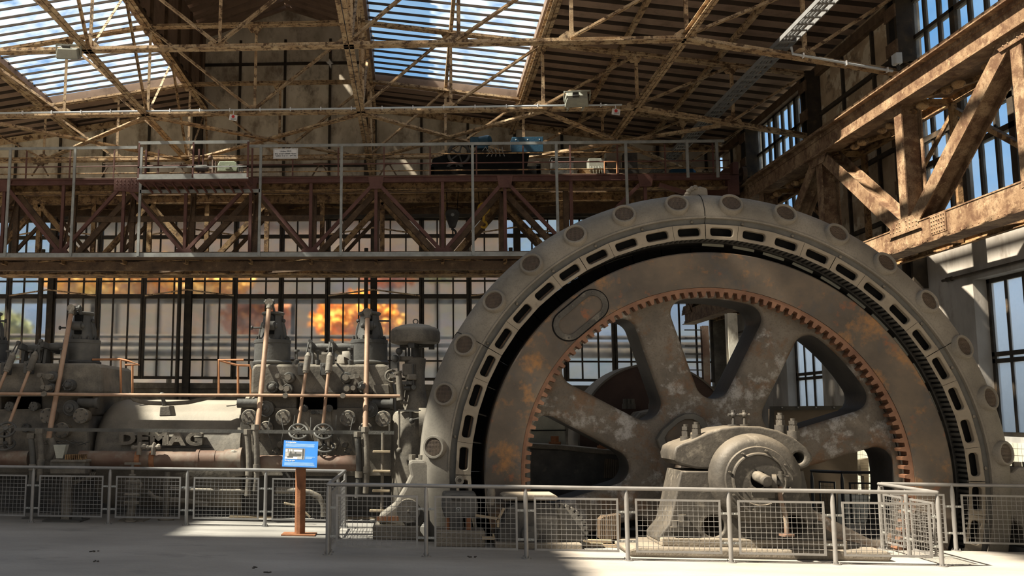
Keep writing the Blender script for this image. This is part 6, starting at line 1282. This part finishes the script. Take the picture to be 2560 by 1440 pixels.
def hoses(x, y0, y1, m1, m2, w_=13):
    for k, (dx, m) in enumerate(((0, m1), (w_ + 8, m2))):
        pts = [(x + dx + w_ * 0.55 * sin(k_ * 0.42 + 0.3) - 5, y0 + (y1 - y0) * k_ / 6 - (12 if k else 0)) for k_ in range(7)]
        b = MB(); b.path([ez(px_, py_, 19.15) for px_, py_ in pts], 0.062, 12); h = b.build('flexible_hose', m, et)
        b = MB(); p = ez(*pts[0], 19.15); b.bolt(p, (0, 0, 1), 0.085, 0.10).cut(); q = ez(*pts[4], 19.15); b.tube(q, q + V((0, 0, 0.12)), 0.078, 12).cut(); b.each('hose_fitting', M_STEEL, h)
hoses(80, 1096, 1215, M_BAND, M_STEEL); hoses(622, 1086, 1240, M_STEEL, M_STEEL, 11); hoses(897, 1092, 1245, M_DARK, M_STEEL, 11)
b = MB(); b.path([ez(x, y, 19.4) for x, y in ((125, 1098), (131, 1112), (128, 1130), (118, 1150))], 0.09, 12); b.build('rod_elbow', M_STEEL, et)
def handwheel(x, y, rp, Y, tilt, nm='hand_wheel', sq=None, m=M_TOWER, parent=None):
    c = ez(x, y, Y); r = rp / pxm(Y); ax = V((0.1, -sin(tilt), cos(tilt))).normalized(); b = MB(); b.torus(c, ax, r, 0.024, 28, 8); X_, Y_, d = b.frame(ax)
    for k in range(4): a = pi / 4 + pi * k / 2; b.tube(c, c + (X_ * cos(a) + Y_ * sin(a)) * r, 0.016, 8)
    b.tube(c - d * 0.05, c + d * 0.05, 0.05, 12); return b.build(nm, m, parent or et)
for x, y in ((746, 1079), (809, 1079), (15, 1074)):
    handwheel(x, y, 23, 19.35, 0.85); handwheel(x - 2 if x < 100 else x + 2, y + 37, 23, 19.35, 0.6)
    c = ez(x + 1, y + 8, 19.45); b = MB(); b.box(c + V((0, 0, -0.07)), (0.25, 0.16, 0.34)); yk = b.build('valve_yoke', M_STEEL, et, smooth=0, bevel=0.02)
    b = MB(); b.box(c + V((0.0, -0.085, -0.06)), (0.035, 0.02, 0.28)); b.build('yoke_slot_shade', M_BLACK, yk, smooth=0)  # black strip colours in the shade of a slot
    b = MB(); b.tube(c + V((0, 0, -0.62)), c + V((0, 0, 0.16)), 0.04, 10); b.build('yoke_stem', M_STEEL, yk)
b = MB(); rr = random.Random(9)
for k in range(9):
    x = 640 + 34 * k + rr.uniform(-6, 6); b.path([ez(x, 1040 + rr.uniform(-6, 6), 19.6), ez(x + rr.uniform(-8, 12), 1075, 19.5), ez(x + rr.uniform(-10, 14), 1105, 19.55), ez(x + rr.uniform(-6, 20), 1128, 19.6)], 0.010, 5).cut()
for k in range(6): b.path([ez(95 + 20 * k, 1106 + rr.uniform(0, 8), 19.6), ez(125 + 20 * k, 1100 + rr.uniform(0, 10), 19.55), ez(160 + 14 * k, 1112, 19.6)], 0.010, 5).cut()
b.each('oil_line', M_TOWER, et)
b = MB()
for k in range(7): c = ez(700 + 27 * k, 1112 + 4 * (k % 2), 19.7); b.lathe([(0.0, -0.05), (0.05, -0.05), (0.07, 0.02), (0.07, 0.2), (0.0, 0.2)], c, (0, 1, 0), 14).cut()
b.each('oil_pump_element', M_STEEL, et)
for x in (690, 870, 760): lid(x, 1128, 9, 0.3, 19.8, 4, M_STEEL, False, 'pump_cap')
# crosshead housing beside the ring
c0 = ez(1022, 1100, 20.0); zt3 = ez(1022, 1026, 20.0).z
b = MB(); b.lathe([(0.0, 0.0), (0.36, 0.0), (0.36, zt3 - 0.12), (0.34, zt3 - 0.04), (0.28, zt3), (0.0, zt3)], (c0.x, 20.05, 0), (0, 0, 1), 40); b.build('end_housing', M_STEEL, et, smooth=40)
b = MB(); zz = ez(1060, 1085, 19.75).z; b.tube((ez(1047, 1060, 19.8).x, 19.85, ez(1057, 1057, 19.8).z), (ez(1068, 1060, 19.8).x, 19.85, ez(1057, 1057, 19.8).z), 0.30, 32); b.build('side_flange', M_STEEL, et)
b = MB(); b.tube(ez(998, 1022, 19.6), ez(998, 1125, 19.6), 0.022, 8); b.sphere(ez(998, 1126, 19.6), 0.06, 10); b.build('oil_drip_pipe', M_STEEL, et)
b = MB(); b.box(ez(1025, 1027, 19.7), (0.42, 0.06, 0.04)); b.tube(ez(1027, 1030, 19.65), ez(1027, 1050, 19.65), 0.03, 8); b.sphere(ez(1029, 1052, 19.62), 0.06, 10); b.tube(ez(1029, 1050, 19.6), ez(1047, 1046, 19.6), 0.02, 8); b.build('drain_lever', M_DARK, et)
# governor on the end housing
Yg = 20.1; gv = lambda x, y, d=0.0: ez(x, y, Yg + d)
gx = gv(1038, 900).x; gz = lambda y: gv(1038, y).z
b = MB(); b.lathe([(0.27, gz(1026)), (0.255, gz(1018)), (0.20, gz(960)), (0.20, gz(930)), (0.22, gz(905)), (0.22, gz(897)), (0.12, gz(893)), (0.0, gz(893))], (gx, Yg, 0), (0, 0, 1), 32); gc = b.build('governor_column', M_STEEL, et, smooth=40)
b = MB(); b.lathe([(0.0, gz(862)), (0.40, gz(861)), (0.50, gz(857)), (0.52, gz(850)), (0.52, gz(832)), (0.49, gz(824)), (0.42, gz(819)), (0.38, gz(819)), (0.33, gz(815)), (0.18, gz(811)), (0.0, gz(810))], (gx, Yg, 0), (0, 0, 1), 56); gd = b.build('governor_drum', M_STEEL, et, smooth=40)
b = MB(); b.lathe([(0.0, -0.03), (0.07, -0.03), (0.07, 0.05), (0.0, 0.05)], gv(993, 832, -0.33), V((0.7, 1, 0)), 18); b.build('drum_plug', M_STEEL, gd)
b = MB(); b.torus(gv(1039, 804), (0, 1, 0), 0.05, 0.013, 16, 6); b.build('eye_bolt', M_STEEL, gd)
b = MB()
for a in (0.3, 2.4, 4.5):
    d = V((cos(a), sin(a), 0)); p = V((gx, Yg, gz(868))); b.bar(p, p + d * 0.36 + V((0, 0, 0.04)), 0.16, 0.05); b.box(p + d * 0.36 + V((0, 0, 0.03)), (0.12, 0.12, 0.14))
b.tube((gx, Yg, gz(897)), (gx, Yg, gz(860)), 0.085, 16)
for dx in (-0.13, 0.13): b.tube((gx + dx, Yg, gz(897)), (gx + dx, Yg, gz(866)), 0.022, 8)
b.build('governor_spindle', M_DARK, gd)
b = MB(); b.box(gv(1012, 897, -0.1), (0.36, 0.2, 0.10)); b.box(gv(1022, 925, -0.2), (0.26, 0.16, 0.26)); b.box(gv(1030, 943, -0.28), (0.2, 0.14, 0.12)); b.build('governor_bracket', M_STEEL, gc, smooth=0, bevel=0.03)
b = MB(); b.sphere(gv(998, 878, -0.25), 0.075, 12); b.sphere(gv(988, 897, -0.25), 0.08, 12); b.bar(gv(1000, 880, -0.25), gv(994, 908, -0.25), 0.04, 0.05); b.tube(gv(996, 905, -0.25), gv(996, 930, -0.25), 0.02, 8); b.box(gv(985, 912, -0.22), (0.14, 0.12, 0.14)); b.tube(gv(1032, 910, -0.3), gv(1034, 972, -0.3), 0.022, 8); b.lathe([(0.0, 0), (0.05, 0), (0.05, 0.05), (0.0, 0.05)], gv(1034, 968, -0.32), (0, 1, 0), 12); b.build('governor_linkage', M_TOWER, gc)
b = MB(); b.tube(gv(996, 930, -0.3), gv(1001, 996, -0.3), 0.062, 18, 0.07); b.tube(gv(995, 928, -0.3), gv(996, 934, -0.3), 0.08, 18); b.tube(gv(1001, 994, -0.3), gv(1002, 1000, -0.3), 0.085, 18); b.tube(gv(1002, 1000, -0.3), gv(1003, 1008, -0.3), 0.02, 8); b.tube(gv(1003, 1007, -0.3), gv(1018, 1007, -0.25), 0.035, 10); b.build('dashpot', M_STEEL, gc)
handwheel(979, 941, 15, Yg - 0.2, 1.35, 'governor_hand_wheel', m=M_STEEL, parent=gc)
b = MB(); b.box(gv(1016, 957, -0.25), (0.24, 0.14, 0.07)); b.tube(gv(1010, 970, -0.25), gv(1026, 970, -0.25), 0.05, 10); b.build('cam_roller', M_TOWER, gc)

# ================================================================== loose things around the engine
t = thing('pole_ladder', 'narrow single-pole ladder with wooden rungs left of the ring housing foot', 'ladder', (ez(955, 1290, 18.9).x, 18.95, 0))
b = MB(); b.tube((ez(955, 1100, 18.95).x, 18.95, 0.0), ez(957, 1082, 18.95), 0.032, 10); b.build('ladder_pole', M_STEEL, t)
for x, y in ((954, 1129), (954, 1178), (953, 1227), (946, 1277)):
    c = ez(x, y, 18.9); b = MB(); b.box(c, (0.34, 0.10, 0.045)); b.build('rung', M_WOOD, t, smooth=0, bevel=0.01)
# switch box with funnel on a post, behind the left railing
def gpt(x, Y): return V((ez(x, 1290, Y).x, Y, 0))
YJ = 19.0
t = thing('switch_post', 'dark switch box with tin funnel on a steel post behind the left railing', 'switch box', gpt(166, YJ))
epx = lambda pts, Y, dep, nm, m, par, bev=0.01: (lambda b: b.build(nm, m, par, smooth=0, bevel=bev))(pxprism(MB(), pts, Y, dep))
epx([(125, 1152), (212, 1152), (212, 1185), (125, 1185)], YJ - 0.12, 0.3, 'box_body', M_STEEL, t, 0.015); epx([(126, 1150), (214, 1150), (214, 1156), (126, 1156)], YJ - 0.16, 0.38, 'box_lid', M_STEEL, t)
epx([(133, 1112), (165, 1112), (156, 1146), (140, 1146)], YJ - 0.08, 0.18, 'tin_funnel', M_LAMP, t, 0.005)
b = MB()
for k in range(11): b.box(ez(167 + 4.6 * k, 1142, YJ), (0.02, 0.16, 0.10)).cut()
b.each('cooling_fin', M_CRANE, t, smooth=0)
b = MB(); p = gpt(166, YJ); b.ibar(p, p + V((0, 0, ez(166, 1186, YJ).z)), 0.17, 0.17, 0.02, (0, 1, 0)); b.build('post_shaft', M_CORTEN if False else M_STEEL, t, smooth=0)
b = MB(); b.box(p + V((0, 0, 0.015)), (0.75, 0.6, 0.03))
for dx in (-0.22, 0.22): b.bar(p + V((dx, 0, 0.03)), p + V((dx, 0, 0.16)), 0.04, 0.2)
b.build('foot_plate', M_BAND, t, smooth=0)
t = thing('flexible_cables', 'bundle of pale cables hanging beside the switch post', 'cable', ez(210, 1290, 19.25)); t.location.z = 0
for k in range(3): b = MB(); b.path([ez(x + 5 * k, y, 19.3) for x, y in ((228, 1180), (224, 1192), (212, 1198), (196, 1200))] + [ez(178, 1205 + 4 * k, 19.2)], 0.022, 8); b.build('cable', M_STEEL, t)
YV = 18.95
t = thing('floor_valve', 'dusty spindle valve standing on its pipe behind the left railing', 'valve', gpt(327, YV)); p = gpt(327, YV)
zv = lambda y: ez(327, y, YV).z
b = MB(); b.lathe([(0.11, 0), (0.11, 0.02), (0.085, 0.03), (0.085, zv(1262)), (0.15, zv(1260)), (0.15, zv(1254)), (0.10, zv(1252)), (0.10, zv(1244)), (0.16, zv(1241)), (0.16, zv(1236)), (0.12, zv(1232)), (0.15, zv(1222)), (0.13, zv(1212)), (0.17, zv(1208)), (0.17, zv(1202)), (0.07, zv(1200)), (0.07, zv(1186)), (0.0, zv(1184))], p, (0, 0, 1), 24); b.build('valve_body', M_STEEL, t, smooth=35)
b = MB(); b.tube(p + V((0, 0, zv(1190))), p + V((0, 0, zv(1160))), 0.03, 10); b.box(p + V((0, 0, zv(1159))), (0.32, 0.06, 0.04)); b.build('tee_handle', M_STEEL, t, smooth=30)
b = MB(); b.path([ez(345, 1225, 19.0), ez(352, 1212, 19.1), ez(345, 1202, 19.2)], 0.04, 8); b.build('side_branch', M_STEEL, t)
t = thing('pipe_run', 'dusty horizontal pipe on a stand behind the left railing mesh', 'pipe', gpt(500, 19.3)); t.location.z = 0
b = MB(); b.path([ez(x, y, 19.3) for x, y in ((425, 1222), (480, 1225), (612, 1228))], 0.045, 12); b.build('upper_pipe', M_STEEL, t)
b = MB(); b.path([ez(x, y, 19.4) for x, y in ((370, 1230), (385, 1244), (410, 1250), (470, 1252), (520, 1260))], 0.05, 12); b.build('lower_pipe', M_STEEL, t)
b = MB(); p = gpt(415, 19.35); b.tube(p, p + V((0, 0, ez(415, 1180, 19.35).z)), 0.06, 12); b.lathe([(0.16, 0), (0.16, 0.03), (0.0, 0.03)], p, (0, 0, 1), 16); b.build('pipe_stand', M_STEEL, t)
t = thing('curved_pipe', 'dusty pipe bending down to the floor right of the blue info board', 'pipe', gpt(760, 19.3)); t.location.z = 0
b = MB(); b.path([ez(x, y, 19.3) for x, y in ((690, 1226), (740, 1227), (775, 1231), (797, 1242), (808, 1262), (810, 1292))], 0.06, 12); b.build('pipe_bend', M_STEEL, t)
b = MB(); b.path([ez(x, y, 19.0) for x, y in ((710, 1258), (735, 1262), (760, 1278), (775, 1293))], 0.022, 8); b.build('thin_tube', M_WOOD, t)
t = thing('small_valve', 'small dark valve with round wheel on the engine bed behind the info board', 'valve', ez(722, 1188, 19.9))
b = MB(); c = ez(722, 1188, 19.95); b.tube(c + V((0, 0.5, 0)), c, 0.05, 10); b.lathe([(0.0, 0), (0.11, 0), (0.11, 0.05), (0.0, 0.05)], c, (0, -1, 0), 16); b.build('valve_stub', M_DARK, t); b = MB(); b.torus(c + V((0, -0.1, 0)), (0, 1, 0), 0.10, 0.016, 18, 6); b.build('valve_wheel', M_TOWER, t)
for px_, py_, w_, d_, m, lab in ((330, 1303, 0.5, 0.55, M_CONC, 'thin floor plate beneath the spindle valve'), (105, 1300, 0.9, 0.25, M_BAND, 'dark floor plate in front of the switch post'), (625, 1296, 0.9, 0.3, M_WOOD, 'thin pale floor plate behind the middle of the left railing'), (905, 1298, 0.9, 0.35, M_WOOD, 'pale plank floor cover beside the pole ladder')):
    c = onZ(px_, py_, 0.0); b = MB(); b.box((c.x, c.y + 0.2, 0.015), (w_, d_, 0.03)); tag(b.build('floor_plate', m, None, smooth=0), lab, 'plate', 'plates lying on the floor')
# ================================================================== railings
def railing(name, label, runs, m=M_RAIL, mesh=True, h=1.06):
    """runs: list of [post points] along straight lines; panels fill the gaps between neighbours"""
    p0 = V(runs[0][0]); t = thing(name, label, 'railing', p0)
    for ri, run in enumerate(runs):
        run = [V(p) for p in run]
        b = MB(); b.tube(run[0] + V((0, 0, h)), run[-1] + V((0, 0, h)), 0.030, 14); b.sphere(run[0] + V((0, 0, h)), 0.0305, 14); b.sphere(run[-1] + V((0, 0, h)), 0.0305, 14); b.build('handrail', m, t)
        for i, p in enumerate(run):
            if ri and i == 0: continue
            b = MB(); b.lathe([(0.033, 0.0), (0.033, 0.90), (0.030, 0.97), (0.018, 1.035), (0.016, h)], p, (0, 0, 1), 14); po = b.build('railing_post', m, t)
            b = MB(); b.lathe([(0.075, 0.0), (0.075, 0.012), (0.0, 0.012)], p, (0, 0, 1), 18)
            for k in range(4): a = pi / 4 + pi * k / 2; b.stud(p + V((0.056 * cos(a), 0.056 * sin(a), 0.012)), (0, 0, 1), 0.011, 0.03)
            b.build('base_plate', m, po, smooth=30)
        for a, c in zip(run, run[1:]):
            d = (c - a); L_ = d.length; d.normalize(); n = V((d.y, -d.x, 0)); g = 0.125
            if L_ < 0.5: continue
            z0, z1 = 0.135, 0.895; q0, q1 = a + d * g, c - d * g; b = MB(); w_ = 0.030
            for z in (z0, z1): b.bar(q0 + V((0, 0, z)), q1 + V((0, 0, z)), 0.025, w_)
            for q in (q0 + d * w_ / 2, q1 - d * w_ / 2): b.bar(q + V((0, 0, z0 + 0.015)), q + V((0, 0, z1 - 0.015)), w_, 0.025, n)
            fr = b.build('infill_panel', m, t, smooth=0)
            b = MB(); LW = (q1 - q0).length - 2 * w_; nx = max(4, round(LW / 0.075)); nz = 10
            for k in range(1, nx): x = q0 + d * (w_ + LW * k / nx); b.bar(x + V((0, 0, z0)), x + V((0, 0, z1)), 0.006, 0.006, n)
            for k in range(1, nz): z = z0 + (z1 - z0) * k / nz; b.bar(q0 + V((0, 0, z)) + n * 0.006, q1 + V((0, 0, z)) + n * 0.006, 0.006, 0.006)
            b.build('wire_mesh', m, fr, smooth=0)
            b = MB()
            for z in (0.28, 0.71):
                for s, e in ((a, q0), (c, q1)):
                    b.bar(s + V((0, 0, z)), e + V((0, 0, z)), 0.008, 0.035); mid = s + (e - s) * 0.62 + V((0, 0, z)); b.lathe([(0.015, 0), (0.015, 0.012), (0.0, 0.016)], mid + n * 0.004, n, 10); b.cut()
            b.each('panel_bracket', M_GALV, fr, smooth=30)
    return t
FY = 15.05; XF = [-1.354 + 1.508 * k for k in range(7)]
railing('railing', 'long grey mesh railing in front of the bearing and the wheel', [[(x, FY, 0) for x in XF], [(XF[-1], FY, 0), (XF[-1], FY + 0.93, 0), (XF[-1], FY + 1.80, 0)]])
BYR = 18.57
railing('railing', 'grey mesh railing along the gas engine, behind the blue info board', [[(-1.35 - 1.523 * k, BYR, 0) for k in range(6, -1, -1)], [(-1.35, BYR, 0), (-1.352, 16.95, 0), (-1.354, FY + 0.28, 0)]])
railing('railing', 'grey mesh railing at the right edge, behind the corner of the front one', [[(7.76, 16.90, 0), (8.84, 16.82, 0), (10.34, 16.75, 0), (11.84, 16.70, 0)]])
YD = 19.9
xd = [ez(x, 1200, YD).x for x in (2030, 2086, 2195)]
railing('railing', 'dark anthracite railing glimpsed between the bearing and the right spokes', [[(xd[0], YD, 0), (xd[1], YD - 0.35, 0)], [(xd[1], YD - 0.35, 0), (xd[2] + 0.3, YD - 0.35, 0)]], M_DRAIL, h=1.10)
t = thing('white_board', 'pale board leaning behind the dark railing at right', 'board', (ez(2135, 1300, 20.6).x, 20.6, 0))
b = MB(); pxprism(b, [(2096, 1235), (2172, 1238), (2172, 1318), (2096, 1318)], 20.6, 0.03); b.build('board_sheet', M_GREYBOX, t, smooth=0)
t = thing('wooden_stand', 'small wooden stand against the tiled wall behind the right spokes', 'stand', (onY(2160, 1200, 26.0).x, 26.0, 0))
b = MB(); pxprism(b, [(2150, 1150), (2172, 1145), (2172, 1290), (2166, 1290), (2160, 1190), (2154, 1190)], 26.0, 0.2); b.build('stand_frame', M_WOOD, t, smooth=0)

# ================================================================== info board
bp = onZ(748, 1337, 0); t = thing('info_board', 'bright blue information board on a rusty post in front of the left railing', 'sign', bp)
YS = bp.y
b = MB(); b.box((bp.x, YS, 0.012), (0.60, 0.40, 0.024)); b.build('base_plate', M_CORTEN, t, smooth=0, bevel=0.004)
zc_ = onY(750, 1168, YS).z
b = MB(); pl = onY(737, 1250, YS).x; pr2 = onY(764, 1250, YS).x; w2 = (pr2 - pl) / 2; cx2 = (pl + pr2) / 2
b.prism([(-w2, 0.03), (-w2 * 0.55, -0.07), (w2 * 0.15, -0.085), (w2, 0.0), (w2 * 0.6, 0.085), (-w2 * 0.5, 0.085)], (cx2, YS, 0.02), (1, 0, 0), (0, 1, 0), (0, 0, zc_ + 0.05)); b.build('post', M_CORTEN, t, smooth=0, bevel=0.006)
A = onY(705, 1166, YS - 0.16); B = onY(792, 1169, YS - 0.13); C_ = onY(797, 1105, YS + 0.06); D_ = onY(715, 1101, YS + 0.03)
ex = (B - A); wl = ex.length; ex.normalize(); ey = (D_ - A); ey = (ey - ex * ey.dot(ex)); hl = ey.length; ey.normalize(); ez_ = ex.cross(ey); ez_.normalize()
sk = ((D_ - A).dot(ex) + (C_ - B).dot(ex)) / 2
def sp(u, v, o=0.0): return A + ex * (u * wl) + ey * (v * hl) + ez_ * o
b = MB(); b.add([sp(0, 0), sp(1, 0), sp(1, 1), sp(0, 1), sp(0, 0, -0.02), sp(1, 0, -0.02), sp(1, 1, -0.02), sp(0, 1, -0.02)], [(0, 1, 2, 3), (7, 6, 5, 4), (0, 4, 5, 1), (1, 5, 6, 2), (2, 6, 7, 3), (3, 7, 4, 0)]); pn = b.build('sign_panel', M_SIGNBLUE, t, smooth=0, label='blue printed panel')
def patch(nm, m, rects, o=0.002):
    b = MB()
    for u0, v0, u1, v1 in rects: b.add([sp(u0, v0, o), sp(u1, v0, o), sp(u1, v1, o), sp(u0, v1, o)], [(0, 1, 2, 3)])
    return b.build(nm, m, pn, smooth=0)
text_mesh('Die Großgasmaschine', 0.034, 0.001, 'title_lettering', M_WHITE, pn, sp(0.06, 0.915, 0.002), ex, ey, 'LEFT', 0.0008, 0.30 * wl)
text_mesh('The large gas engine', 0.034, 0.001, 'title_lettering', M_WHITE, pn, sp(0.06, 0.215, 0.002), ex, ey, 'LEFT', 0.0008, 0.30 * wl)
rs = random.Random(4); rows = []
for k in range(6): rows += [(0.06, 0.76 + 0.022 * k, 0.93 + rs.uniform(-0.05, 0.01), 0.772 + 0.022 * k)]
for k in range(6): rows += [(0.06, 0.045 + 0.022 * k, 0.93 + rs.uniform(-0.05, 0.01), 0.057 + 0.022 * k)]
for k in range(4): rows += [(0.655, 0.315 + 0.022 * k, 0.93 + rs.uniform(-0.1, 0.01), 0.327 + 0.022 * k)]
patch('body_text_lines', M_SIGNPALE, rows)
M_PH = [flat('print_white', (0.75, 0.75, 0.73)), flat('print_grey', (0.22, 0.21, 0.20)), flat('print_dark', (0.07, 0.07, 0.065)), flat('print_mid', (0.42, 0.40, 0.37))]
patch('printed_photo', M_PH[1], [(0.06, 0.29, 0.63, 0.71)])
patch('photo_highlights', M_PH[0], [(0.07, 0.56, 0.13, 0.66), (0.17, 0.58, 0.20, 0.66), (0.22, 0.58, 0.25, 0.66), (0.27, 0.58, 0.29, 0.66), (0.31, 0.58, 0.55, 0.65), (0.06, 0.29, 0.42, 0.38)], 0.003)
patch('photo_midtones', M_PH[3], [(0.42, 0.29, 0.62, 0.42), (0.07, 0.40, 0.16, 0.54)], 0.003)
patch('photo_darks', M_PH[2], [(0.18, 0.40, 0.52, 0.50), (0.20, 0.50, 0.24, 0.58), (0.34, 0.50, 0.38, 0.56), (0.13, 0.34, 0.30, 0.40), (0.56, 0.30, 0.60, 0.70)], 0.004)

# ================================================================== barring gear and fittings at the foot of the wheel
YM = 16.3
def fx(pts, Y, dep, nm, m, par, bev=0.015): return pxprism(MB(), pts, Y, dep).build(nm, m, par, smooth=0, bevel=bev)
t = thing('barring_motor', 'dark boxy barring motor on a concrete plinth behind the front railing', 'motor', onZ(1140, 1372, 0))
fx([(1108, 1232), (1190, 1232), (1196, 1268), (1192, 1296), (1112, 1296), (1104, 1268)], YM, 0.5, 'motor_body', M_TOWER, t, 0.04)
fx([(1124, 1290), (1158, 1290), (1158, 1332), (1124, 1332)], YM - 0.02, 0.4, 'motor_stand', M_DARK, t)
for x in (1116, 1166): fx([(x, 1285), (x + 12, 1285), (x + 12, 1340), (x, 1340)], YM + 0.02, 0.4, 'stand_leg', M_CORTEN, t)
c = onY(1146, 1274, YM - 0.01); b = MB(); b.lathe([(0.04, 0), (0.045, -0.02), (0.03, -0.03), (0.025, 0)], c, (0, 1, 0), 16, cap=False); b.tube(c + V((0, 0.02, 0)), c, 0.02, 10); b.build('gauge_ring', M_GALV, t)
fx([(1128, 1239), (1160, 1239), (1160, 1250), (1128, 1250)], YM - 0.05, 0.06, 'terminal_cover', M_DARK, t)
b = MB(); x0, x1 = onY(1088, 1340, YM).x, onY(1212, 1340, YM).x; b.box2((x0, YM - 0.1, 0), (x1, YM + 0.45, 0.26)); b.build('plinth', M_CONC, t, smooth=0, bevel=0.02)
t = thing('barring_gearbox', 'dark barring gearbox with domed cover, toothed wheel and pale levers behind the front railing', 'gearbox', onZ(1330, 1385, 0))
fx([(1258, 1290), (1270, 1268), (1290, 1255), (1370, 1255), (1392, 1270), (1402, 1300), (1404, 1378), (1240, 1378), (1244, 1330)], YM - 0.1, 0.6, 'gear_case', M_DARK, t, 0.05)
fx([(1256, 1240), (1266, 1236), (1385, 1236), (1396, 1242), (1396, 1252), (1256, 1252)], YM - 0.15, 0.6, 'top_cover', M_STEEL, t, 0.03)
c = onY(1325, 1336, YM - 0.12); b = MB(); b.lathe([(0.15, 0.1), (0.15, 0.0), (0.13, -0.03), (0.06, -0.03), (0.06, -0.08), (0.0, -0.08)], c, (0, 1, 0), 24); b.build('shaft_cover', M_TOWER, t)
b = MB(); c = onY(1398, 1330, YM + 0.05); R = 0.40; b.lathe([(0.0, -0.06), (R, -0.06), (R, 0.06), (0.0, 0.06)], c, (0, 1, 0), 40)
for k in range(30): a = 2 * pi * k / 30; b.bar(c + V((cos(a), 0, sin(a))) * R, c + V((cos(a), 0, sin(a))) * (R + 0.06), 0.05, 0.12, (0, 1, 0))
b.build('toothed_wheel', M_TOWER, t, smooth=30)
b = MB()
for pts in ([(1188, 1288), (1246, 1297)], [(1246, 1297), (1260, 1270)], [(1246, 1297), (1245, 1318)]): b.bar(onY(*pts[0], YM - 0.2), onY(*pts[1], YM - 0.2), 0.04, 0.035, (0, 1, 0))
b.build('pale_lever', M_WOOD, t, smooth=0)
b = MB(); b.bar(onY(1205, 1345, YM - 0.1), onY(1236, 1345, YM - 0.1), 0.05, 0.05); b.bar(onY(1233, 1335, YM - 0.1), onY(1236, 1348, YM - 0.1), 0.03, 0.03); b.build('pedal', M_WOOD, t, smooth=0)
b = MB(); c = onY(1228, 1232, YM); b.lathe([(0.0, 0.12), (0.05, 0.10), (0.07, 0.0), (0.05, -0.2), (0.0, -0.2)], c, (0, 0, 1), 14); b.build('grease_pot', M_STEEL, t)
b = MB(); x0, x1 = onY(1238, 1380, YM - 0.2).x, onY(1455, 1380, YM - 0.2).x; b.box2((x0, YM - 0.25, 0), (x1, YM + 0.45, 0.10)); b.build('gear_base', M_CONC, t, smooth=0, bevel=0.015)
t = thing('tread_step', 'rusty ribbed step box behind the third railing panel from the left corner', 'step', onZ(1522, 1352, 0))
fx([(1500, 1300), (1508, 1292), (1552, 1286), (1552, 1348), (1500, 1348)], YM + 0.15, 0.25, 'step_box', M_TREAD, t, 0.004)
t = thing('planks', 'two pale planks lying on the floor behind the front railing', 'plank', onZ(1500, 1360, 0))
for k in range(2): b = MB(); c = onZ(1505, 1352 + 9 * k, 0.04); b.box((c.x, c.y, 0.03 + 0.0), (0.62, 0.17, 0.05), Matrix.Rotation(-0.06, 3, 'Z')); b.build('plank', M_WOOD, t, smooth=0)
rg = random.Random(11)
M_DEBRIS = flat('dark_debris', (0.05, 0.045, 0.04), 0.9)
for px_, py_ in ((245, 1404), (640, 1420), (675, 1431), (235, 1379), (1180, 1393)):
    c = onZ(px_, py_, 0); b = MB()
    for k in range(5): b.box(c + V((rg.uniform(-0.06, 0.06), rg.uniform(-0.05, 0.05), 0.006)), (rg.uniform(0.015, 0.05), rg.uniform(0.01, 0.03), 0.012), Matrix.Rotation(rg.uniform(0, 3), 3, 'Z'))
    b.build('dirt_crumbs', M_DEBRIS, None, smooth=0, kind='stuff')['label'] = 'dark dirt crumbs scattered on the concrete floor'
